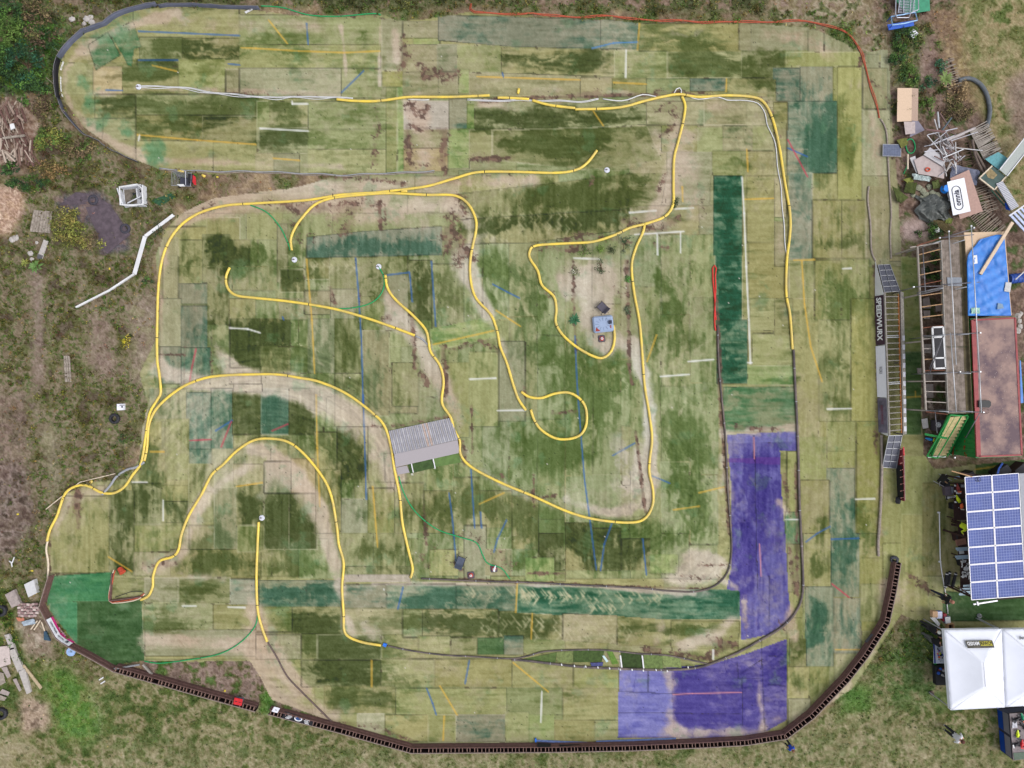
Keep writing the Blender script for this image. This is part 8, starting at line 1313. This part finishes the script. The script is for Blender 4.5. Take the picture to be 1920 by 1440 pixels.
rocks('grey_rubble', ((1722, 352, .22), (1730, 358, .2), (1742, 350, .18), (1736, 366, .22), (1748, 362, .2), (1712, 366, .16), (1756, 366, .22), (1728, 372, .18), (1764, 372, .14)), M('grey_green_stone', (142, 144, 124), .9, var=.15), 'grey green lump of rubble in the junk heap', 'rubble lumps in the junk heap')
slab('white_scrap_sheet', 'white crumpled scrap above the timber frame', 'scrap', [(1752, 429), (1760, 426), (1763, 434), (1753, 437)], .3, WHT, .03, 3, 2, .03); slab('white_wrap', 'white crumpled wrap at the left edge of the logo sheet', 'wrap', [(1776, 356), (1784, 362), (1786, 380), (1780, 376)], .4, WHT, .04, 3, 4, .05)
# slatted pallets lying in the soil
def slats(label, p0, p1, wd, n, mat, z=.15, grp='slatted fencing on the soil at the top right'):
    A, B = P(*p0, z), P(*p1, z); t = thing('slatted_fencing', label, 'slatted panel', (A + B) / 2, 0, grp); L = Vector(t.location); d = (B - A).normalized(); s = Vector((-d.y, d.x, 0))
    for k in range(n): f = (k + .5) / n; c = A.lerp(B, f) - L; child('slat', t, mat, lambda bm: beam(bm, c - s * wd / 2, c + s * wd / 2 + d * rr.uniform(-.08, .08), .045, .03))
    for q in (-.3, .3): child('bearer', t, M('bearer_brown', (84, 66, 56), .9), lambda bm: beam(bm, A - L + s * wd * q - Vector((0, 0, .05)), B - L + s * wd * q - Vector((0, 0, .05)), .06, .06))
SLT = M('grey_slat', (140, 128, 116), .9, var=.12)
slats('slatted fencing panel left of the big arc pipe', (1772, 110), (1790, 165), 1.0, 14, SLT, .1); slats('slatted panel below the dry grass', (1786, 215), (1812, 200), 1.2, 8, M('mossy_slat', (112, 98, 72), .9), .1); slats('long slatted walkway ending at the teal board', (1834, 236), (1862, 292), 1.2, 30, M('walkway_slat', (158, 150, 142), .9, var=.1), .2); slats('slatted panel between the scrap heap and the curved rails', (1806, 262), (1818, 320), 1.0, 14, M('brown_slat', (98, 80, 68), .9), .1); slats('slatted panel right of the chipboard', (1838, 350), (1852, 400), 1.4, 12, SLT, .1); slats('slatted panel below the chipboard', (1832, 392), (1872, 440), 1.3, 16, SLT, .12)
for k, pts in enumerate(([(1823, 262), (1828, 290), (1836, 310), (1846, 328)], [(1828, 282), (1838, 300), (1850, 322)])): o = child('curved_rail', None, M('grey_brown_rail', (112, 98, 90), .8), lambda bm: tube(bm, catmull([P(a, b, .3) for a, b in pts], .2), .07, 8)); tag(o, ('outer of the two curved brown rails in the dark soil', 'inner of the two curved brown rails in the dark soil')[k], 'rail')
slab('teal_sheet', 'speckled teal sheet left of the long aluminium ramp', 'sheet', [(1847, 298), (1872, 285), (1890, 297), (1872, 318)], .5, M('speckled_teal', (92, 152, 160), .6, var=.14, scale=7), .03)
t = thing('square_table', 'dark green square board framed in pale timber below the teal sheet', 'table', P(1861, 332, 0)); s2 = Vector(t.location); q = [P(1836, 334, .6), P(1860, 311, .6), P(1886, 331, .6), P(1864, 356, .6)]; child('top', t, M('dark_teal_board', (68, 88, 84), .7, var=.15, scale=3), lambda bm: sheet_thick(bm, [[q[0] - s2, q[1] - s2], [q[3] - s2, q[2] - s2]], .04)); child('edge', t, CREAM, lambda bm: [beam(bm, a - s2, b - s2, .07, .07) for a, b in ((q[0], q[3]), (q[3], q[2]), (q[0], q[1]))]); child('leg', t, JOIST, lambda bm: [beam(bm, Vector(((v - s2) * .9).xy.to_3d()), ((v - s2) * .9).xy.to_3d() + Vector((0, 0, .55)), .07, .07, up=(1, 0, 0)) for v in q]); child('straw_patch', t, M('straw_patch', (150, 134, 100), .95, var=.2, scale=9), lambda bm: prism(bm, [((P(a, b, .6) - s2).x, (P(a, b, .6) - s2).y) for a, b in ((1848, 324), (1858, 316), (1870, 328), (1862, 336), (1852, 333))], .603, .612))
t = thing('aluminium_ramp', 'long aluminium grating ramp entering from the right edge', 'ramp', P(1895, 300, .7)); ar = Vector(t.location); a0, a1, b0, b1 = P(1874, 318, .7), P(1888, 330, .7), P(1926, 252, .9), P(1940, 264, .9)
child('deck', t, M('alu_grating', (150, 156, 154), .5, .3, var=.1, scale=30), lambda bm: sheet_thick(bm, [[a0 - ar, a1 - ar], [b0 - ar, b1 - ar]], .03)); child('side_rail', t, ALU, lambda bm: (beam(bm, a0 - ar, b0 - ar, .05, .08), beam(bm, a1 - ar, b1 - ar, .05, .08))); child('leg', t, ALU, lambda bm: [beam(bm, Vector(((v - ar).x, (v - ar).y, -.7)), v - ar, .04, .04, up=(1, 0, 0)) for v in (a0, a1)])
t = thing('alu_plank', 'grey ribbed aluminium plank leading down from the square board', 'plank', P(1888, 366, .6)); ap = Vector(t.location); q = [P(1868, 345, .65), P(1880, 340, .65), P(1910, 386, .6), P(1896, 394, .6)]; child('deck', t, M('ribbed_alu', (142, 144, 154), .5, .2), lambda bm: sheet_thick(bm, [[q[0] - ap, q[1] - ap], [q[3] - ap, q[2] - ap]], .05)); child('rib', t, ALU, lambda bm: [beam(bm, q[0].lerp(q[3], k / 18) - ap + Vector((0, 0, .01)), q[1].lerp(q[2], k / 18) - ap + Vector((0, 0, .01)), .03, .02) for k in range(19)])
t = thing('alu_bench', 'silver and blue aluminium boards at the right edge above the pale beam', 'boards', P(1910, 405, .5)); ab = Vector(t.location)
for k in range(4): child('board', t, M('silver_blue', (162, 172, 200), .4, .3), lambda bm: beam(bm, P(1893 + 7 * k, 402 - 4 * k, .7) - ab, P(1930 + 7 * k, 442 - 4 * k, .7) - ab, .14, .05))
child('end_bar', t, ALU, lambda bm: beam(bm, P(1892, 405, .72) - ab, P(1924, 383, .72) - ab, .08, .06)); slab('blue_sack', 'small strong blue sack under the aluminium plank', 'sack', [(1886, 380), (1894, 384), (1896, 394), (1888, 392)], .4, M('strong_blue_sack', (36, 90, 210), .6), .1, 2, 2, .03)
for k, (a, b) in enumerate((((1858, 356), (1884, 386)), ((1864, 354), (1886, 380)))): o = child('green_rail', None, M('green_rail', (62, 96, 80), .7), lambda bm: beam(bm, P(*a, .3), P(*b, .3), .06, .06)); tag(o, ('lower dark green rail below the square board', 'upper dark green rail below the square board')[k], 'rail')
t = thing('blue_barrel', 'blue barrel lying right of the tarpaulin covered hut', 'barrel', P(1905, 522, .3), .1); child('body', t, M('barrel_blue', (34, 72, 156), .5, var=.08), lambda bm: cyl(bm, (0, 0, 0), .28, .85, 24, ry=math.pi / 2)); child('hoop', t, M('barrel_blue'), lambda bm: [cyl(bm, (x, 0, 0), .3, .05, 24, ry=math.pi / 2) for x in (-.25, 0, .25)]); child('rope', t, GRNH, lambda bm: tube(bm, [Vector((.42, .16 * math.cos(a), .02 + .16 * math.sin(a))) for a in [k * .5 for k in range(12)]], .05, 6)); o = child('white_pole', None, WHT, lambda bm: tube(bm, [P(1904, 524, .9), P(1924, 506, 1.0)], .035, 8)); tag(o, 'white pole end over the blue barrel', 'pole')
rocks('stone', ((1909, 592, .2), (1911, 602, .16), (1912, 612, .18), (1908, 620, .2), (1914, 588, .14)), CONC, 'grey stone by the top right corner of the container', 'stones beside the container'); o = slab('tarp_strip', 'blue plastic strip hanging along the right of the container', 'plastic sheet', [(1912, 676), (1914, 676), (1919, 755), (1914, 756)], 1.6, TARP, .02)
# things under and beside the timber frame
for k, (q, l) in enumerate((([(1731, 560), (1742, 556), (1746, 578), (1732, 578)], 'paving slab upper left under the timber frame'), ([(1732, 582), (1744, 582), (1744, 598), (1733, 598)], 'paving slab below the upper left one under the timber frame'), ([(1755, 571), (1764, 570), (1765, 583), (1756, 584)], 'small paving slab beside the walkway'), ([(1733, 645), (1746, 645), (1746, 662), (1734, 662)], 'square slab left of the white window unit'), ([(1737, 702), (1749, 702), (1748, 713), (1736, 713)], 'slab just below the white window unit'), ([(1735, 720), (1750, 720), (1750, 746), (1737, 746)], 'large pale slab near the lower end of the timber frame'), ([(1728, 502), (1735, 500), (1736, 522), (1729, 522)], 'slab at the top left of the timber frame'), ([(1720, 690), (1728, 690), (1728, 701), (1721, 701)], 'pale slab outside the left rail of the timber frame'))): block('paving_slab', l, 'paving slab', q, .08, CONCD, .06, 'paving slabs under the timber frame')
boxy('dark_cabinet', 'dark plum cabinet at the foot of the scaffold with a white disc on top', 'cabinet', 1757, 797, 0, .8, .62, .5, M('cabinet_plum', (76, 70, 78), .7)); t = thing('fan_cover', 'round white cover on the dark plum cabinet', 'cover', P(1759, 796.5, .53)); child('disc', t, WHTF, lambda bm: cyl(bm, (0, 0, .02), .15, .04, 24)); child('ring', t, GRY, lambda bm: tube(bm, [Vector((.09 * math.cos(a), .09 * math.sin(a), .045)) for a in [k * .42 for k in range(15)]], .012, 5, closed=True))
block('white_slab', 'white panel standing left of the dark plum cabinet', 'panel', [(1728, 786), (1739, 784), (1741, 802), (1731, 804)], .3, M('off_white_panel', (196, 192, 190), .8), .04); slab('rag_heap', 'brown rag heap under the lower end of the timber frame', 'rag heap', [(1737, 750), (1748, 748), (1752, 768), (1742, 766)], .3, M('brown_rag', (140, 126, 116), .95, var=.2), .04, 4, 5, .08)
# ================================================================ PLANTS
def leaves(cen, n, size, cols, seed, flat=.6, rad=None):
    "cen (m,3) clump centres, rad (m,3) radii -> n leaves each -> V, F, tint"
    r = np.random.default_rng(seed); m = len(cen); C_ = np.repeat(cen, n, 0); Rd = np.repeat(rad, n, 0); N_ = m * n
    d = r.normal(size=(N_, 3)); d /= np.linalg.norm(d, axis=1)[:, None] + 1e-9; rr_ = r.random(N_) ** .45; d[:, 2] = np.abs(d[:, 2]); p = C_ + d * rr_[:, None] * Rd
    nrm = d * (1 - flat) + np.array([0, 0, 1]) * flat + r.normal(size=(N_, 3)) * .35; nrm /= np.linalg.norm(nrm, axis=1)[:, None]
    a = np.cross(nrm, r.normal(size=(N_, 3))); a /= np.linalg.norm(a, axis=1)[:, None]; b = np.cross(nrm, a); s = size * r.uniform(.5, 1.3, N_)[:, None]
    V = np.stack([p - a * s, p - b * s * .45, p + a * s, p + b * s * .45], 1).reshape(-1, 3); F = np.arange(N_ * 4).reshape(-1, 4)
    cols = np.asarray(cols, float)
    if cols.ndim == 2 and len(cols) != m: c = cols[r.integers(0, len(cols), N_)]
    else: c = np.repeat(cols, n, 0)
    c = lin(np.clip(c * r.uniform(.72, 1.28, N_)[:, None], 0, 255)) / LF; return V, F, np.repeat(c, 4, 0)
LEAF = MA('leaf', .8, 20, .2, 0)
def bush(px, py, rx, ry, h, cols, label, seed, n=34, name='bush', size=.07, cat='bush', group=None):
    r = np.random.default_rng(seed); base = P(px, py, 0); m = max(6, int(26 * rx * ry / 1.0)); m = min(m, 90)
    th = r.random(m) * 6.283; q = np.sqrt(r.random(m)); cen = np.stack([np.cos(th) * q * rx * .85, np.sin(th) * q * ry * .85, h * (1 - q ** 2 * .7) * r.uniform(.35, .8, m)], 1); rad = np.tile([.22 + .12 * rx, .22 + .12 * ry, .2 * h + .08], (m, 1)) * r.uniform(.6, 1.2, (m, 1))
    t = thing(name, label, cat, base, 0, group); cc = np.array(cols, float)[r.integers(0, len(cols), m)]; V, F, T_c = leaves(cen, n, size, cc, seed, .5, rad); o = np_mesh('crown', V, F, LEAF, T_c); o.parent = t
    child('stem', t, M('stem_brown', (96, 76, 60), .9), lambda bm: [tube(bm, [Vector((0, 0, 0)), Vector((c[0] * .4, c[1] * .4, c[2] * .5)), Vector(c)], .02, 5, rr=[.03, .02, .008]) for c in cen[:min(m, 10)]]); return t
DG = [(40, 62, 36), (56, 82, 44), (76, 106, 50), (48, 70, 46)]; MGR = [(76, 100, 48), (92, 116, 58), (66, 88, 44)]; OLG = [(110, 116, 58), (128, 128, 66), (94, 98, 50), (120, 110, 62)]; TEA = [(52, 90, 68), (40, 74, 56), (66, 104, 74)]; BRW = [(100, 84, 64), (112, 98, 72), (86, 72, 58), (92, 92, 56)]
BG2 = 'bushes at the top left corner'
for k, (x, y, rx, ry, h, c, l) in enumerate(((28, 20, 1.1, .9, .9, DG, 'dark green bush in the very top left corner'), (75, 25, 1.1, .8, .7, BRW, 'brown and green shrub right of the corner bush'), (25, 62, 1.0, 1.0, .9, MGR, 'lighter green bush with broad leaves below the corner bush'), (80, 80, 1.1, 1.0, .9, BRW + DG, 'mixed brown green bush left of the fabric edging'), (52, 125, 1.3, 1.4, 1.2, DG + TEA, 'largest dark green bush beside the far left bend'), (18, 120, .9, 1.2, .9, DG, 'dark bush at the left edge level with the loop'), (62, 172, 1.2, .9, .9, DG, 'dark bush just above the timber heap'), (85, 210, .7, 1.0, .6, BRW, 'brown dry shrub right of the timber heap'), (100, 262, 1.3, .8, .5, MGR + OLG, 'low mid green shrub below the loop'), (150, 282, 1.3, .7, .5, MGR + BRW, 'low mixed shrub under the lower left bend'), (60, 345, 1.5, .5, .5, DG + MGR, 'low dark green shrub above the board platform'), (18, 318, .8, .5, .4, DG, 'small dark shrub at the left edge above the pale gravel'), (90, 320, 1.4, .6, .5, [(120, 98, 66), (108, 92, 60), (100, 96, 56)], 'rusty brown dry shrub above the dark sheeting'), (132, 425, 1.2, 1.3, .9, OLG, 'big yellowish green bush beside the dark sheeting'), (165, 455, 1.0, .9, .6, BRW + OLG, 'brownish bush at the right of the yellowish one'))):
    bush(x, y, rx, ry, h, c, l, 100 + k, 34, size=.075, group=BG2 if y < 220 else None)
for k, (x, y, rx, ry, h, c, l) in enumerate(((1694, 75, .8, .9, .7, DG + MGR, 'green bush below the top right notice'), (1678, 110, .6, .9, .6, DG, 'dark green bush right of the orange hose'), (1705, 140, .7, .9, .6, MGR + DG, 'green bush above the plywood sheet'), (1758, 128, .45, .4, .5, TEA, 'small teal green bush beside the slatted fencing'), (1738, 157, .5, .5, .5, TEA + DG, 'dark bush to the left of the spiky plant'), (1738, 200, .5, .6, .4, MGR, 'green bush right of the plywood sheet'), (1790, 170, .9, .7, .5, [(136, 116, 86), (116, 96, 70), (150, 130, 98)], 'dry straw coloured clump left of the arc pipe'), (1795, 210, 1.1, .7, .5, BRW, 'brown bramble clump above the scrap heap'), (1740, 432, .9, .5, .5, DG, 'dark green bush above the timber frame'), (1750, 485, .6, .5, .4, DG, 'dark bush under the top of the timber frame'), (1752, 512, .7, .5, .4, DG, 'dark bush under the timber frame beside the plank walkway'))): bush(x, y, rx, ry, h, c, l, 200 + k, 30, size=.07)
for k, (x, y, rx, ry, h, c, l) in enumerate(((1127, 500, .35, .6, .4, [(70, 86, 56), (56, 72, 48)], 'dark green shrub in the middle of the weedy patch'), (1170, 455, .5, .6, .35, [(84, 92, 76), (60, 82, 56)], 'grey green shrub under the fork of the yellow pipes'), (1095, 470, .4, .3, .25, MGR, 'light green weed below the upper yellow pipe'), (1125, 468, .25, .2, .2, [(104, 128, 62)], 'tiny light green weed below the upper yellow pipe'), (1148, 470, .4, .35, .3, [(70, 78, 54)], 'dark weed left of the grey green shrub'), (1179, 521, .2, .2, .15, [(86, 128, 66)], 'tiny bright weed on the seam beside the yellow pipe'), (1174, 580, .2, .3, .15, [(92, 104, 80)], 'faint grey weed on the seam beside the yellow pipe'), (1267, 381, .2, .25, .2, [(64, 76, 50)], 'small dark weed beside the yellow pipe junction'), (1078, 510, .22, .25, .2, [(200, 200, 180), (120, 124, 92)], 'white flowering weed in the weedy patch'), (298, 432, .3, .5, .4, DG, 'green weed right of the white boards'), (279, 527, .4, .3, .4, DG, 'green weed beside the yellow pipe at the left'), (237, 638, .3, .3, .3, [(206, 186, 60), (140, 140, 50)], 'yellow flowering weed on the left weeds'), (235, 822, .4, .5, .4, DG, 'dark weed left of the double yellow pipes'), (76, 745, .3, .3, .3, OLG, 'yellowish weed on the left worn strip'))): bush(x, y, rx, ry, h, c, l, 300 + k, 22, 'weed', .05, 'weed')
def rosette(px, py, r, n, cols, label, h=.3, trunk=0):
    t = thing('spiky_plant', label, 'plant', P(px, py, 0)); rr_ = random.Random(int(px)); m_ = M('leaf_%d_%d' % cols[:2], cols, .6, var=.12)
    for k in range(n):
        a = 6.283 * k / n + rr_.uniform(-.15, .15); L = r * rr_.uniform(.7, 1.1); up_ = rr_.uniform(.3, 1.0) * h; w_ = L * .14; d = Vector((math.cos(a), math.sin(a), 0)); s = Vector((-d.y, d.x, 0)); z = trunk
        def g(bm):
            pr = [(0, .02, 0), (.35, 1, .7), (.7, .8, 1), (1, .04, .75)]; A = [bm.verts.new(d * L * u + s * w_ * v_ + Vector((0, 0, z + up_ * e))) for u, v_, e in pr]; B = [bm.verts.new(d * L * u - s * w_ * v_ + Vector((0, 0, z + up_ * e))) for u, v_, e in pr]
            for i in range(3): bm.faces.new((A[i], A[i + 1], B[i + 1], B[i]))
        child('leaf', t, m_, g)
    if trunk: child('trunk', t, M('pale_trunk', (170, 156, 132), .8), lambda bm: tube(bm, [Vector((0, 0, 0)), Vector((.05, .02, trunk))], .05, 8))
    else: child('crown', t, m_, lambda bm: cyl(bm, (0, 0, .04), .04, .08, 8))
rosette(1077, 600, .42, 13, (52, 104, 68), 'dark green palm like plant left of the grey blue lid', .3); rosette(70, 500, .45, 14, (96, 128, 66), 'light green rosette plant below the short plank', .3); rosette(49, 493, .3, 10, (140, 146, 72), 'yellow green rosette plant left of the light green one', .25); rosette(1760, 156, .5, 14, (104, 124, 62), 'spiky green plant on a pale trunk above the plywood', .2, .6)
# low growth everywhere off the turf: leaves take the tone of the ground they grow from
r = np.random.default_rng(77); N0 = 170000; ii = r.integers(30, NX - 30, N0); jj = r.integers(25, NY - 25, N0)
px_, py_ = xs[ii], ys[jj]; ok = ~TR[jj, ii]
for (a, b, c, d) in ((1640, 400, 1925, 1180), (1765, 1150, 2000, 1335), (1860, 1320, 2000, 1430), (1700, 225, 1850, 440), (0, 186, 60, 300), (0, 345, 40, 440), (100, 355, 250, 480)): ok &= ~((px_ > a) & (px_ < c) & (py_ > b) & (py_ < d) & (r.random(N0) < .93))
col = IMG[jj, ii]; g = col[:, 1] - col[:, 0]; lum = col.mean(1); ok &= (r.random(N0) < np.clip(.32 + g * .05 + (110 - lum) * .012, .06, 1)); mead = (py_ > 1240) | (px_ > 1790)
def low(name, sel, nleaf, size, h, seed, lab, rh=.1):
    jx, ix = jj[sel], ii[sel]; cen = np.stack([(xs[ix] - 960) * s_, (720 - ys[jx]) * s_, HT[jx, ix] + h * .2], 1); m = len(cen); rad = np.tile([rh, rh, h], (m, 1)) * np.random.default_rng(seed).uniform(.5, 1.5, (m, 1)); hue = np.array([[1.0, 1.0, .8], [.8, 1.02, .62], [.74, .98, .6], [1.18, 1.05, .8], [.95, .78, .72], [1.14, 1.1, .95]])[np.random.default_rng(seed + 1).integers(0, 6, m)] * np.random.default_rng(seed + 2).uniform(.78, 1.2, (m, 1)); c = IMG[jx, ix] * (hue if h > .08 else hue ** .6)
    V, F, Tc = leaves(cen, nleaf, size, c, seed, .45, rad); o = np_mesh(name, V, F, LEAF, Tc); o['kind'] = 'stuff'; tag(o, lab, 'weeds' if 'weed' in name else 'grass')
low('weeds', ok & ~mead, 5, .055, .14, 5, 'low weeds and seedlings covering the rough ground around the track'); low('grass', ok & mead, 4, .035, .05, 6, 'short patchy meadow grass around the lower and right side of the site')
low('weed_clumps', ok & ~mead & (r.random(N0) < .03), 26, .055, .3, 8, 'taller weed clumps standing out of the rough ground', .24)
tx = []; rr = random.Random(44)
while len(tx) < 420:
    x, y = rr.uniform(-40, 1960), rr.uniform(1230, 1500); i, j = int((x - GX0) / ST), int((y - GY0) / ST)
    if TR[j - 14:j + 8, i].any() or (1765 < x and y < 1345) or (x > 1860 and y < 1430) or x < 60 and y < 1310: continue
    tx.append((x, y, rr.uniform(.05, .2)))
tx = np.array(tx); cen = np.stack([(tx[:, 0] - 960) * s_, (720 - tx[:, 1]) * s_, np.full(len(tx), .03)], 1)
V, F, Tc = leaves(cen, 30, .03, np.random.default_rng(4).uniform(.85, 1.15, (len(tx), 1)) * np.array([[82, 96, 54]]), 9, .4, np.stack([tx[:, 2], tx[:, 2] * .8, np.full(len(tx), .07)], 1)); o = np_mesh('grass_tufts', V, F, LEAF, Tc); o['kind'] = 'stuff'; tag(o, 'darker green tufts scattered through the lower meadow', 'grass')
for o in bpy.data.objects:
    if o.parent is None and 'category' in o and 'kind' not in o: o['kind'] = 'thing'
